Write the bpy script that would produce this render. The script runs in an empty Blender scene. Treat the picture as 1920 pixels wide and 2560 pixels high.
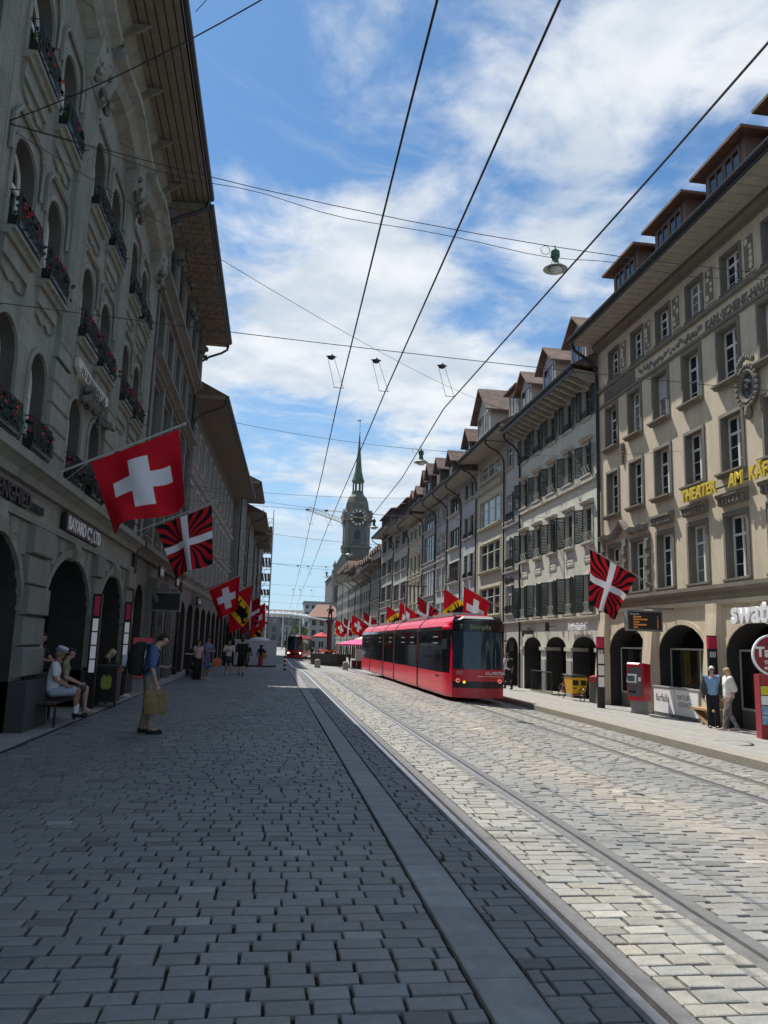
import bpy, bmesh, math, random
import numpy as np
from mathutils import Matrix, Vector

# ---------------------------------------------------------------- camera, sky, sun, exposure
scene = bpy.context.scene
R = math.radians
PI = math.pi
cam_d = bpy.data.cameras.new('camera')
cam = bpy.data.objects.new('camera', cam_d)
scene.collection.objects.link(cam)
cam_d.sensor_fit = 'VERTICAL'
cam_d.sensor_height = 24.0
cam_d.lens = 1923.0 / 2560.0 * 24.0
cam_d.clip_start = 0.1
cam_d.clip_end = 5000.0
cam.matrix_world = (Matrix.Translation((0, 0, 1.7)) @ Matrix.Rotation(R(-7.932), 4, 'Z')
                    @ Matrix.Rotation(R(90 + 9.70), 4, 'X') @ Matrix.Rotation(R(1.8), 4, 'Z'))
scene.camera = cam
scene.render.resolution_x, scene.render.resolution_y = 768, 1024
vs = scene.view_settings
vs.view_transform = 'Standard'
vs.look = 'None'
vs.exposure = 0.2
vs.gamma = 1.0
scene.cycles.max_bounces = 6
scene.cycles.diffuse_bounces = 2
scene.cycles.glossy_bounces = 3
scene.cycles.transmission_bounces = 4

TOSUN = Vector((-0.283, 0.50, 1.0)).normalized()
SUN_EL = math.asin(TOSUN.z)
SUN_ROT = math.atan2(TOSUN.x, TOSUN.y)


def build_world():
    w = bpy.data.worlds.new('World')
    scene.world = w
    w.use_nodes = True
    nt = w.node_tree
    nt.nodes.clear()
    N, L = nt.nodes.new, nt.links.new
    out = N('ShaderNodeOutputWorld')
    sky = N('ShaderNodeTexSky')
    sky.sky_type = 'NISHITA'
    sky.sun_disc = False
    sky.sun_elevation = SUN_EL
    sky.sun_rotation = SUN_ROT
    sky.altitude = 500
    sky.air_density = 1.15
    sky.dust_density = 0.4
    sky.ozone_density = 1.6
    tc = N('ShaderNodeTexCoord')

    def math_(op, a, b=None, c=None, clamp=False):
        n = N('ShaderNodeMath')
        n.operation = op
        n.use_clamp = clamp
        for i, v in enumerate((a, b, c)):
            if v is None:
                continue
            if isinstance(v, (int, float)):
                n.inputs[i].default_value = v
            else:
                L(v, n.inputs[i])
        return n.outputs[0]
    sep = N('ShaderNodeSeparateXYZ')
    L(tc.outputs['Generated'], sep.inputs[0])
    zz = math_('MAXIMUM', sep.outputs['Z'], 0.0)
    den = math_('ADD', zz, 0.10)
    px = math_('DIVIDE', sep.outputs['X'], den)
    py = math_('ADD', math_('DIVIDE', sep.outputs['Y'], den), CL_OFF)

    def noise(vecx, vecy, z, scale, detail, rough, dist=0.0):
        cb = N('ShaderNodeCombineXYZ')
        L(vecx, cb.inputs[0])
        L(vecy, cb.inputs[1])
        cb.inputs[2].default_value = z
        n = N('ShaderNodeTexNoise')
        n.inputs['Scale'].default_value = scale
        n.inputs['Detail'].default_value = detail
        n.inputs['Roughness'].default_value = rough
        n.inputs['Distortion'].default_value = dist
        L(cb.outputs[0], n.inputs['Vector'])
        return n.outputs[0]

    def ramp(v, a, b):
        n = N('ShaderNodeMapRange')
        n.interpolation_type = 'SMOOTHSTEP'
        n.inputs['From Min'].default_value = a
        n.inputs['From Max'].default_value = b
        L(v, n.inputs['Value'])
        return n.outputs[0]
    # broad cloud fields (a high cloud sheet seen in perspective), broken by finer puffs
    big = noise(px, py, CL_SEED, 0.85, 2.0, 0.5)
    mid = noise(px, py, 3.1, 3.2, 8.0, 0.58, 0.25)
    f1 = math_('ADD', math_('MULTIPLY', big, 0.66), math_('MULTIPLY', mid, 0.44))
    puff = ramp(f1, 0.512, 0.632)
    # fine wind-drawn streaks
    ca, sa = math.cos(R(24)), math.sin(R(24))
    qx = math_('ADD', math_('MULTIPLY', px, ca), math_('MULTIPLY', py, sa))
    qy = math_('SUBTRACT', math_('MULTIPLY', py, ca), math_('MULTIPLY', px, sa))
    wob = noise(px, py, 9.3, 1.6, 3.0, 0.5)
    qy2 = math_('ADD', math_('MULTIPLY', qy, 3.4), math_('MULTIPLY', wob, 1.8))
    st = noise(math_('MULTIPLY', qx, 0.8), qy2, 5.5, 1.35, 9.0, 0.62, 0.4)
    cir = ramp(math_('ADD', math_('MULTIPLY', st, 0.75), math_('MULTIPLY', big, 0.42)), 0.57, 0.84)
    cover = math_('MAXIMUM', math_('MULTIPLY', puff, 0.93), math_('MULTIPLY', cir, 0.78))
    # thin veil towards the horizon
    veil = ramp(sep.outputs['Z'], 0.40, 0.02)
    cover = math_('MULTIPLY', cover, ramp(sep.outputs['Z'], 0.04, 0.24), clamp=True)
    shade = noise(px, py, 7.7, 4.6, 5.0, 0.55)
    shf = ramp(shade, 0.30, 0.70)
    ccol = N('ShaderNodeMix')
    ccol.data_type = 'RGBA'
    L(shf, ccol.inputs[0])
    ccol.inputs[6].default_value = (0.60, 0.68, 0.76, 1)
    ccol.inputs[7].default_value = (0.90, 0.92, 0.94, 1)
    blue = N('ShaderNodeMix')
    blue.data_type = 'RGBA'
    blue.blend_type = 'MULTIPLY'
    blue.inputs[0].default_value = 1.0
    L(sky.outputs[0], blue.inputs[6])
    blue.inputs[7].default_value = (0.66, 0.95, 1.12, 1)
    bgs = N('ShaderNodeBackground')
    L(blue.outputs[2], bgs.inputs[0])
    bgs.inputs[1].default_value = SKY_STRENGTH
    bgc = N('ShaderNodeBackground')
    L(ccol.outputs[2], bgc.inputs[0])
    bgc.inputs[1].default_value = 0.92
    bgv = N('ShaderNodeBackground')
    bgv.inputs[0].default_value = (0.46, 0.63, 0.80, 1)
    mv = N('ShaderNodeMixShader')
    L(math_('MULTIPLY', veil, 0.80), mv.inputs[0])
    L(bgs.outputs[0], mv.inputs[1])
    L(bgv.outputs[0], mv.inputs[2])
    mx = N('ShaderNodeMixShader')
    L(cover, mx.inputs[0])
    L(mv.outputs[0], mx.inputs[1])
    L(bgc.outputs[0], mx.inputs[2])
    L(mx.outputs[0], out.inputs[0])


SKY_STRENGTH = 0.10
CL_SEED = 10.9
CL_OFF = -1.0
build_world()
sun_d = bpy.data.lights.new('sun', 'SUN')
sun_d.energy = 5.0
sun_d.angle = R(0.53)
sun_d.color = (1.0, 0.955, 0.88)
sun = bpy.data.objects.new('sun', sun_d)
sun.rotation_euler = TOSUN.to_track_quat('Z', 'Y').to_euler()
scene.collection.objects.link(sun)

# ---------------------------------------------------------------- helpers
COL = scene.collection
random.seed(7)
rng = random.Random(11)
MATS = {}
TEXTS = []


def pmat(name, col, rough=0.8, var=0.12, scale=3.0, bump=0.0, bscale=40.0, metal=0.0, attr=None, spec=0.5,
         streak=0.0, col2=None, detail=5.0, emit=0.0, coat=0.0, joints=None):
    """Principled material: base colour broken up by two scales of noise, optional second tone, stains and bump."""
    if name in MATS:
        return MATS[name]
    m = bpy.data.materials.new(name)
    m.use_nodes = True
    nt = m.node_tree
    N, L = nt.nodes.new, nt.links.new
    b = nt.nodes['Principled BSDF']
    b.inputs['Roughness'].default_value = rough
    b.inputs['Coat Weight'].default_value = coat
    b.inputs['Coat Roughness'].default_value = 0.06
    b.inputs['Metallic'].default_value = metal
    b.inputs['Specular IOR Level'].default_value = spec
    c4 = (*col, 1)
    if var > 0 or bump > 0 or attr or streak > 0:
        tc = N('ShaderNodeTexCoord')
        n1 = N('ShaderNodeTexNoise')
        n1.inputs['Scale'].default_value = scale
        n1.inputs['Detail'].default_value = detail
        n1.inputs['Roughness'].default_value = 0.62
        L(tc.outputs['Object'], n1.inputs['Vector'])
        mr = N('ShaderNodeMapRange')
        mr.inputs['From Min'].default_value = 0.25
        mr.inputs['From Max'].default_value = 0.75
        mr.inputs['To Min'].default_value = 1 - var
        mr.inputs['To Max'].default_value = 1 + var
        L(n1.outputs[0], mr.inputs['Value'])
        mul = N('ShaderNodeMix')
        mul.data_type = 'RGBA'
        mul.blend_type = 'MULTIPLY'
        mul.inputs[0].default_value = 1.0
        if col2:
            cm = N('ShaderNodeMix')
            cm.data_type = 'RGBA'
            n2 = N('ShaderNodeTexNoise')
            n2.inputs['Scale'].default_value = scale * 0.37
            n2.inputs['Detail'].default_value = 3
            L(tc.outputs['Object'], n2.inputs['Vector'])
            rp = N('ShaderNodeMapRange')
            rp.inputs['From Min'].default_value = 0.4
            rp.inputs['From Max'].default_value = 0.62
            L(n2.outputs[0], rp.inputs['Value'])
            L(rp.outputs[0], cm.inputs[0])
            cm.inputs[6].default_value = c4
            cm.inputs[7].default_value = (*col2, 1)
            L(cm.outputs[2], mul.inputs[6])
        else:
            mul.inputs[6].default_value = c4
        L(mr.outputs[0], mul.inputs[7])
        res = mul.outputs[2]
        if streak > 0:      # rain streaks and soot: narrow in the horizontal, long in the vertical
            mp = N('ShaderNodeMapping')
            mp.inputs['Scale'].default_value = (2.6, 2.6, 0.22)
            L(tc.outputs['Object'], mp.inputs['Vector'])
            n3 = N('ShaderNodeTexNoise')
            n3.inputs['Scale'].default_value = 1.6
            n3.inputs['Detail'].default_value = 6
            n3.inputs['Roughness'].default_value = 0.65
            L(mp.outputs[0], n3.inputs['Vector'])
            r3 = N('ShaderNodeMapRange')
            r3.inputs['From Min'].default_value = 0.45
            r3.inputs['From Max'].default_value = 0.75
            r3.inputs['To Min'].default_value = 1.0
            r3.inputs['To Max'].default_value = 1.0 - streak
            L(n3.outputs[0], r3.inputs['Value'])
            m3 = N('ShaderNodeMix')
            m3.data_type = 'RGBA'
            m3.blend_type = 'MULTIPLY'
            m3.inputs[0].default_value = 1.0
            L(res, m3.inputs[6])
            L(r3.outputs[0], m3.inputs[7])
            res = m3.outputs[2]
        if joints:          # fine ashlar joints of a dressed stone wall
            sp = N('ShaderNodeSeparateXYZ')
            L(tc.outputs['Object'], sp.inputs[0])
            cb = N('ShaderNodeCombineXYZ')
            L(sp.outputs[0], cb.inputs[0])
            L(sp.outputs[2], cb.inputs[1])
            bk_ = N('ShaderNodeTexBrick')
            bk_.inputs['Scale'].default_value = 1.0
            bk_.inputs['Brick Width'].default_value = joints[0]
            bk_.inputs['Row Height'].default_value = joints[1]
            bk_.inputs['Mortar Size'].default_value = 0.006
            bk_.inputs['Mortar Smooth'].default_value = 0.3
            bk_.inputs['Color1'].default_value = (1.0, 1.0, 1.0, 1)
            bk_.inputs['Color2'].default_value = (0.86, 0.86, 0.85, 1)
            bk_.inputs['Mortar'].default_value = (0.55, 0.54, 0.52, 1)
            L(cb.outputs[0], bk_.inputs['Vector'])
            m5 = N('ShaderNodeMix')
            m5.data_type = 'RGBA'
            m5.blend_type = 'MULTIPLY'
            m5.inputs[0].default_value = 1.0
            L(res, m5.inputs[6])
            L(bk_.outputs[0], m5.inputs[7])
            res = m5.outputs[2]
        if attr:
            at = N('ShaderNodeAttribute')
            at.attribute_name = attr
            m4 = N('ShaderNodeMix')
            m4.data_type = 'RGBA'
            m4.blend_type = 'MULTIPLY'
            m4.inputs[0].default_value = 1.0
            L(res, m4.inputs[6])
            L(at.outputs['Color'], m4.inputs[7])
            res = m4.outputs[2]
        L(res, b.inputs['Base Color'])
        if bump > 0:
            nb = N('ShaderNodeTexNoise')
            nb.inputs['Scale'].default_value = bscale
            nb.inputs['Detail'].default_value = 4
            L(tc.outputs['Object'], nb.inputs['Vector'])
            bp = N('ShaderNodeBump')
            bp.inputs['Strength'].default_value = bump
            bp.inputs['Distance'].default_value = 0.02
            L(nb.outputs[0], bp.inputs['Height'])
            L(bp.outputs[0], b.inputs['Normal'])
    else:
        b.inputs['Base Color'].default_value = c4
    if emit > 0:
        b.inputs['Emission Color'].default_value = c4
        b.inputs['Emission Strength'].default_value = emit
    MATS[name] = m
    return m


def glass_mat(name, col, rough=0.04, alpha=1.0):
    if name in MATS:
        return MATS[name]
    m = bpy.data.materials.new(name)
    m.use_nodes = True
    nt = m.node_tree
    b = nt.nodes['Principled BSDF']
    b.inputs['Base Color'].default_value = (*col, 1)
    b.inputs['Roughness'].default_value = rough
    b.inputs['Specular IOR Level'].default_value = 0.6
    if alpha < 1:
        b.inputs['Alpha'].default_value = alpha
    else:
        tc = nt.nodes.new('ShaderNodeTexCoord')
        nz = nt.nodes.new('ShaderNodeTexNoise')
        nz.inputs['Scale'].default_value = 1.3
        nt.links.new(tc.outputs['Object'], nz.inputs['Vector'])
        bp = nt.nodes.new('ShaderNodeBump')
        bp.inputs['Strength'].default_value = 0.10
        bp.inputs['Distance'].default_value = 0.02
        nt.links.new(nz.outputs[0], bp.inputs['Height'])
        nt.links.new(bp.outputs[0], b.inputs['Normal'])
    MATS[name] = m
    return m


def attr_mat(name, attr='Col', rough=0.85, trans=0.0):
    """Cloth or print whose flat colours lie in the mesh's colour attribute; cloth lets some light through."""
    if name in MATS:
        return MATS[name]
    m = bpy.data.materials.new(name)
    m.use_nodes = True
    nt = m.node_tree
    N, L = nt.nodes.new, nt.links.new
    b = nt.nodes['Principled BSDF']
    b.inputs['Roughness'].default_value = rough
    b.inputs['Specular IOR Level'].default_value = 0.2
    at = N('ShaderNodeAttribute')
    at.attribute_name = attr
    L(at.outputs['Color'], b.inputs['Base Color'])
    if trans > 0:
        t = N('ShaderNodeBsdfTranslucent')
        L(at.outputs['Color'], t.inputs['Color'])
        mx = N('ShaderNodeMixShader')
        mx.inputs[0].default_value = trans
        L(b.outputs[0], mx.inputs[1])
        L(t.outputs[0], mx.inputs[2])
        L(mx.outputs[0], nt.nodes['Material Output'].inputs[0])
    MATS[name] = m
    return m


class MB:
    """Collects faces and links them as ONE mesh object."""

    def __init__(s):
        s.v, s.f, s.m, s.mats = [], [], [], []

    def mi(s, mat):
        if mat not in s.mats:
            s.mats.append(mat)
        return s.mats.index(mat)

    def poly(s, pts, mat):
        n = len(s.v)
        s.v += [tuple(p) for p in pts]
        s.f.append(tuple(range(n, n + len(pts))))
        s.m.append(s.mi(mat))

    def box(s, x0, x1, y0, y1, z0, z1, mat):
        n = len(s.v)
        s.v += [(x0, y0, z0), (x1, y0, z0), (x1, y1, z0), (x0, y1, z0), (x0, y0, z1), (x1, y0, z1), (x1, y1, z1), (x0, y1, z1)]
        k = s.mi(mat)
        for q in ((0, 3, 2, 1), (4, 5, 6, 7), (0, 1, 5, 4), (1, 2, 6, 5), (2, 3, 7, 6), (3, 0, 4, 7)):
            s.f.append(tuple(n + i for i in q))
            s.m.append(k)

    def obox(s, M, sx, sy, sz, mat):
        n = len(s.v)
        for c in ((-1, -1, -1), (1, -1, -1), (1, 1, -1), (-1, 1, -1), (-1, -1, 1), (1, -1, 1), (1, 1, 1), (-1, 1, 1)):
            s.v.append(tuple(M @ Vector((c[0] * sx / 2, c[1] * sy / 2, c[2] * sz / 2))))
        k = s.mi(mat)
        for q in ((0, 3, 2, 1), (4, 5, 6, 7), (0, 1, 5, 4), (1, 2, 6, 5), (2, 3, 7, 6), (3, 0, 4, 7)):
            s.f.append(tuple(n + i for i in q))
            s.m.append(k)

    def loft(s, rings, mat, closed=True, cap=True):
        """rings: lists of points, all of one length"""
        n0 = len(s.v)
        c = len(rings[0])
        k = s.mi(mat)
        for r in rings:
            s.v += [tuple(p) for p in r]
        for i in range(len(rings) - 1):
            for j in range(c if closed else c - 1):
                a = n0 + i * c + j
                b_ = n0 + i * c + (j + 1) % c
                s.f.append((a, b_, b_ + c, a + c))
                s.m.append(k)
        if cap and closed:
            s.f.append(tuple(n0 + j for j in range(c))[::-1])
            s.m.append(k)
            s.f.append(tuple(n0 + (len(rings) - 1) * c + j for j in range(c)))
            s.m.append(k)

    def tube(s, pts, r, mat, n=6, cap=True):
        pts = [Vector(p) for p in pts]
        rr = r if isinstance(r, (list, tuple)) else [r] * len(pts)
        rings = []
        up = None
        for i, p in enumerate(pts):
            t = (pts[min(i + 1, len(pts) - 1)] - pts[max(i - 1, 0)])
            if t.length < 1e-9:
                t = Vector((0, 0, 1))
            t.normalize()
            if up is None:
                up = Vector((0, 0, 1)) if abs(t.z) < 0.9 else Vector((1, 0, 0))
            a = up - t * up.dot(t)
            if a.length < 1e-6:
                a = t.orthogonal()
            a.normalize()
            up = a
            b_ = t.cross(a)
            rings.append([p + (a * math.cos(2 * PI * j / n) + b_ * math.sin(2 * PI * j / n)) * rr[i] for j in range(n)])
        s.loft(rings, mat, True, cap)

    def lathe(s, prof, mat, n=16, c=(0, 0, 0), cap=True):
        rings = [[(c[0] + r * math.cos(2 * PI * j / n), c[1] + r * math.sin(2 * PI * j / n), c[2] + z) for j in range(n)] for r, z in prof]
        s.loft(rings, mat, True, cap)

    def prism(s, pts, d, mat):
        """closed prism: polygon pts pushed along d"""
        d = Vector(d)
        a = [Vector(p) for p in pts]
        s.loft([a, [p + d for p in a]], mat, True, True)

    def ball(s, c, r, mat, n=10, sc=(1, 1, 1)):
        prof = [(max(1e-4, r * math.sin(PI * i / (n - 1))), -r * math.cos(PI * i / (n - 1))) for i in range(n)]
        rings = [[(c[0] + q * math.cos(2 * PI * j / n) * sc[0], c[1] + q * math.sin(2 * PI * j / n) * sc[1], c[2] + z * sc[2]) for j in range(n)] for q, z in prof]
        s.loft(rings, mat, True, True)

    def mesh(s, name, smooth=False):
        me = bpy.data.meshes.new(name)
        me.from_pydata(s.v, [], s.f)
        for m in s.mats:
            me.materials.append(m)
        if len(s.mats) > 1:
            me.polygons.foreach_set('material_index', s.m)
        if smooth:
            bm = bmesh.new()
            bm.from_mesh(me)
            bmesh.ops.remove_doubles(bm, verts=bm.verts, dist=1e-5)
            bmesh.ops.recalc_face_normals(bm, faces=bm.faces)
            for f in bm.faces:
                f.smooth = True
            for e in bm.edges:
                if len(e.link_faces) == 2 and e.calc_face_angle(0) > R(38):
                    e.smooth = False
            bm.to_mesh(me)
            bm.free()
        me.update()
        return me

    def build(s, name, parent=None, smooth=False, loc=None, rot=None):
        return link(name, s.mesh(name, smooth), parent, loc, rot)


def link(name, me, parent=None, loc=None, rot=None):
    o = bpy.data.objects.new(name, me)
    COL.objects.link(o)
    o.parent = parent
    if loc is not None:
        o.location = loc
    if rot is not None:
        o.rotation_euler = rot
    return o


def tag(o, label=None, cat=None, group=None, kind=None):
    if label:
        o['label'] = label
    if cat:
        o['category'] = cat
    if group:
        o['group'] = group
    if kind:
        o['kind'] = kind
    return o


def empty(name, loc, rz=0.0, label=None, cat=None, group=None):
    o = bpy.data.objects.new(name, None)
    COL.objects.link(o)
    o.location = loc
    o.rotation_euler = (0, 0, rz)
    return tag(o, label, cat, group)


def copy_tree(o, parent=None):
    c = o.copy()
    COL.objects.link(c)
    c.parent = parent
    for ch in list(o.children):
        copy_tree(ch, c)
    return c


def lettering(body, size, mat, parent, loc, rot, ext=0.01, off=0.0, align='LEFT', sx=1.0, name='lettering', space=1.0):
    cu = bpy.data.curves.new(name, 'FONT')
    cu.body = body
    cu.size = size
    cu.extrude = ext
    cu.offset = off
    cu.align_x = align
    cu.space_character = space
    cu.resolution_u = 3
    cu.materials.append(mat)
    o = link(name, cu, parent, loc, rot)
    o.scale = (sx, 1, 1)
    TEXTS.append(o)
    return o


FRONT = (PI / 2, 0, PI)          # lettering that faces a house's local +y (the street)


def smooth01(a, b, x):
    t = min(1.0, max(0.0, (x - a) / (b - a)))
    return t * t * (3 - 2 * t)


KERB_X = 8.75


def zg(x, y):
    """height of the carriageway: it falls to the right and, farther on, gently away from the camera"""
    c = 0.0 if x < 2.4 else -0.05 * (min(x, KERB_X) - 2.4)
    return c - 0.5 * smooth01(40, 72, y)


def zp(x, y):
    """height of the right-hand platform"""
    return -0.15 - 0.22 * (min(max(x, KERB_X), 13.1) - KERB_X) / (13.1 - KERB_X) - 0.5 * smooth01(40, 72, y)


# ---------------------------------------------------------------- materials
M_JOINT = pmat('joint_sand', (0.016, 0.0155, 0.015), 0.95, 0.3, 9, 0.3, 60, col2=(.035, .032, .028))
M_COB = pmat('cobble_stone', (0.285, 0.282, 0.272), 0.62, 0.16, 14, 0.35, 55, attr='Col', spec=0.45)
M_SLAB = pmat('granite_slab', (0.27, 0.275, 0.27), 0.66, 0.12, 30, 0.12, 160, spec=0.4)
M_ASPH = pmat('far_paving', (0.30, 0.295, 0.28), 0.8, 0.15, 0.6, 0.2, 30, col2=(0.22, 0.22, 0.215))
M_PLAT = pmat('platform_paving', (0.33, 0.32, 0.295), 0.8, 0.16, 5, 0.2, 70, col2=(0.27, 0.265, 0.25))
M_KERB = pmat('kerb_granite', (0.31, 0.285, 0.23), 0.75, 0.2, 12, 0.25, 80)
M_STEEL = pmat('rail_steel', (0.78, 0.78, 0.79), 0.30, 0.18, 8, 0, metal=0.9)
M_RUST = pmat('rail_groove', (0.028, 0.022, 0.018), 0.8, 0.3, 20)
M_FILL = pmat('rail_mortar', (0.15, 0.15, 0.147), 0.85, 0.2, 14, 0.2, 60)
M_IRON = pmat('dark_iron', (0.02, 0.021, 0.023), 0.5, 0.2, 10)
M_GUTTER = pmat('gutter_metal', (0.028, 0.026, 0.025), 0.5, 0.25, 5, metal=0.3)
M_WHITE = pmat('white_paint', (0.74, 0.74, 0.71), 0.45, 0.06, 6)
M_SIGNW = pmat('sign_white', (0.82, 0.82, 0.80), 0.5, 0.03, 6)
M_BLACK = pmat('black_plastic', (0.012, 0.012, 0.013), 0.4, 0.1, 8)
M_DARK = pmat('arcade_interior', (0.014, 0.013, 0.012), 0.9, 0.3, 1.5)  # near-black base colour stands for the deep shade inside the arcades
M_GLASS = glass_mat('window_glass', (0.018, 0.022, 0.026))
M_GLASS2 = glass_mat('window_glass_curtained', (0.21, 0.215, 0.205), 0.08)
M_SHOP = glass_mat('shop_glass', (0.03, 0.033, 0.035), 0.03)
M_TILE = pmat('roof_tile', (0.155, 0.088, 0.062), 0.85, 0.35, 7, 0.8, 22, col2=(0.095, 0.066, 0.052))
M_TILE2 = pmat('roof_tile_weathered', (0.20, 0.125, 0.095), 0.85, 0.4, 7, 0.8, 22, col2=(0.11, 0.085, 0.07))
M_SHUT = pmat('shutter_green', (0.030, 0.050, 0.042), 0.55, 0.2, 9)
M_SOFF = pmat('soffit_boards', (0.36, 0.34, 0.29), 0.8, 0.14, 3, streak=0.15)
M_SOFFD = pmat('soffit_wood', (0.19, 0.165, 0.13), 0.8, 0.2, 4, streak=0.2)
M_LEAF = pmat('geranium_leaf', (0.018, 0.034, 0.014), 0.7, 0.35, 18)
M_PETAL = pmat('geranium_petal', (0.40, 0.012, 0.022), 0.6, 0.25, 18)

# ---------------------------------------------------------------- ground, rails, platform
def grid_sheet(xs, ys, zf, mat, name, parent=None):
    v = [(x, y, zf(x, y)) for y in ys for x in xs]
    n = len(xs)
    f = [(j * n + i, j * n + i + 1, (j + 1) * n + i + 1, (j + 1) * n + i) for j in range(len(ys) - 1) for i in range(n - 1)]
    me = bpy.data.meshes.new(name)
    me.from_pydata(v, [], f)
    me.materials.append(mat)
    for p in me.polygons:
        p.use_smooth = True
    return link(name, me, parent)


COB_END = 50.0
ground = grid_sheet([-320, -60, -20, -9, -4.4, -2, 0, 2.4, 4, 6, KERB_X, 13.2, 16.4, 30, 90, 320],
                    [-30, -5, 0, 2, 4] + list(range(6, 80, 2)) + [90, 120, 200, 400, 900, 1800],
                    lambda x, y: zg(x, y) - (0.07 if y < 52 else 0.03), M_ASPH, 'ground')
tag(ground, kind='structure')
street = grid_sheet([-3.72, -2, 0, 1.2, 2.4, 3.5, 5, 6.5, KERB_X + 0.05], list(np.arange(1.0, COB_END + 0.01, 1.0)),
                    lambda x, y: zg(x, y) - 0.030, M_JOINT, 'cobbled_street')
tag(street, kind='structure')

RAILS = [1.93, 2.90, 6.62, 7.60]


def make_cobbles():
    zones = [(-3.70, 1.10), (1.43, 1.83), (2.09, 2.81), (3.055, 6.53), (6.76, 7.51), (7.74, KERB_X - 0.02)]
    zone_tint = [(0.62, 0.635, 0.635), (0.55, 0.565, 0.575), (1.08, 1.04, 0.95), (0.90, 0.885, 0.85), (0.98, 0.955, 0.89), (0.92, 0.905, 0.86)]  # first two zones tinted darker to deepen the shade left of the tracks
    r = random.Random(3)
    stones = []
    for zi, (xa, xb) in enumerate(zones):
        y = 2.2 + r.random() * 0.1
        while y < COB_END:
            pitch = r.uniform(0.128, 0.162) if zi != 0 else r.uniform(0.132, 0.168)
            x = xa - r.uniform(0.0, 0.2)
            drift = r.uniform(-0.01, 0.01)
            while x < xb - 0.03:
                ln = r.choice((r.uniform(0.19, 0.27), r.uniform(0.22, 0.31)))
                x0, x1 = max(x, xa), min(x + ln, xb)
                if xb - x1 < 0.07:
                    x1 = xb
                if x1 - x0 > 0.05:
                    stones.append((zi, x0, x1, y + drift * (x0 - xa) * 0.2, pitch))
                x = x1 if x1 == xb else x + ln
            y += pitch
    return stones, zone_tint


def cobble_arrays(stones, tints, seed):
    r = np.random.RandomState(seed)
    n = len(stones)
    zi = np.array([s[0] for s in stones])
    x0 = np.array([s[1] for s in stones])
    x1 = np.array([s[2] for s in stones])
    y0 = np.array([s[3] for s in stones])
    pt = np.array([s[4] for s in stones])
    g = r.uniform(0.003, 0.010, (n, 4))
    g[:, 2:] *= 1.1
    wob = r.uniform(-0.004, 0.004, (n, 4, 2))
    ax, bx = x0 + g[:, 0], x1 - g[:, 1]
    ay, by = y0 + g[:, 2], y0 + pt - g[:, 3]
    low = np.stack([np.stack([ax, ay], 1), np.stack([bx, ay], 1), np.stack([bx, by], 1), np.stack([ax, by], 1)], 1) + wob
    ctr = low.mean(1, keepdims=True)
    ins = np.minimum(0.0095, 0.12 * np.stack([bx - ax, by - ay], 1))[:, None, :]
    mid = low + np.sign(ctr - low) * ins * 0.35
    top = low + np.sign(ctr - low) * ins * 1.05
    X = np.concatenate([low, mid, top], 1)
    zb = np.where(ctr[:, 0, 0] < 2.4, 0.0, -0.05 * (np.minimum(ctr[:, 0, 0], KERB_X) - 2.4))
    yy = ctr[:, 0, 1]
    t = np.clip((yy - 40) / 32, 0, 1)
    zb = zb - 0.5 * t * t * (3 - 2 * t)
    dz = r.uniform(-0.0045, 0.0035, n)
    tilt = r.uniform(-0.013, 0.013, (n, 2))
    Z = np.empty((n, 12))
    Z[:, 0:4] = (zb - 0.038)[:, None]
    hh = zb + dz
    Z[:, 4:8] = (hh - 0.004)[:, None]
    Z[:, 8:12] = hh[:, None]
    d = X - ctr
    Z[:, 4:] += d[:, 4:, 0] * tilt[:, None, 0] + d[:, 4:, 1] * tilt[:, None, 1] * 2
    V = np.concatenate([X, Z[:, :, None]], 2)
    q = []
    for k in (0, 4):
        for j in range(4):
            q.append((k + j, k + (j + 1) % 4, k + 4 + (j + 1) % 4, k + 4 + j))
    q.append((8, 9, 10, 11))
    q = np.array(q)
    br = np.exp(r.normal(0.0, 0.07, n))
    odd = r.rand(n)
    br = np.where(odd > 0.988, br * 1.4, br)
    br = np.where(odd < 0.05, br * 0.7, br)
    warm = r.normal(0, 0.018, n)
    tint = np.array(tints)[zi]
    # worn and stained patches: slow variation over the street
    cx, cy = ctr[:, 0, 0], ctr[:, 0, 1]
    pat = (np.sin(cx * 1.9 + 1.3 * np.sin(cy * .55)) * .5 + np.sin(cy * .9 + cx * .7 + 2) * .3 + np.sin(cy * 2.3 - cx * 1.6) * .2)
    br = br * (1 + .10 * pat)
    mid4 = np.exp(-((cx - 4.75 - .25 * np.sin(cy * .4)) / .55) ** 2) * (zi == 3)
    warm = warm + .06 * mid4 + .02 * pat
    br = br * (1 + .16 * mid4)
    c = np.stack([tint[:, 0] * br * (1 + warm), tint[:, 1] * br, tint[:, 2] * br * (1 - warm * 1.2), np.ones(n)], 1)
    return V, q, c


def mesh_from(V, q, c, name):
    n = len(V)
    me = bpy.data.meshes.new(name)
    me.vertices.add(n * 12)
    me.vertices.foreach_set('co', V.reshape(-1))
    F = (q[None] + (np.arange(n) * 12)[:, None, None]).reshape(-1)
    me.loops.add(len(F))
    me.loops.foreach_set('vertex_index', F.astype(np.int32))
    me.polygons.add(n * 9)
    me.polygons.foreach_set('loop_start', np.arange(0, n * 36, 4, dtype=np.int32))
    me.update(calc_edges=True)
    at = me.color_attributes.new('Col', 'FLOAT_COLOR', 'POINT')
    at.data.foreach_set('color', np.repeat(c, 12, 0).reshape(-1).astype(np.float32))
    me.materials.append(M_COB)
    me.polygons.foreach_set('use_smooth', np.zeros(n * 9, dtype=bool))
    return me


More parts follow.
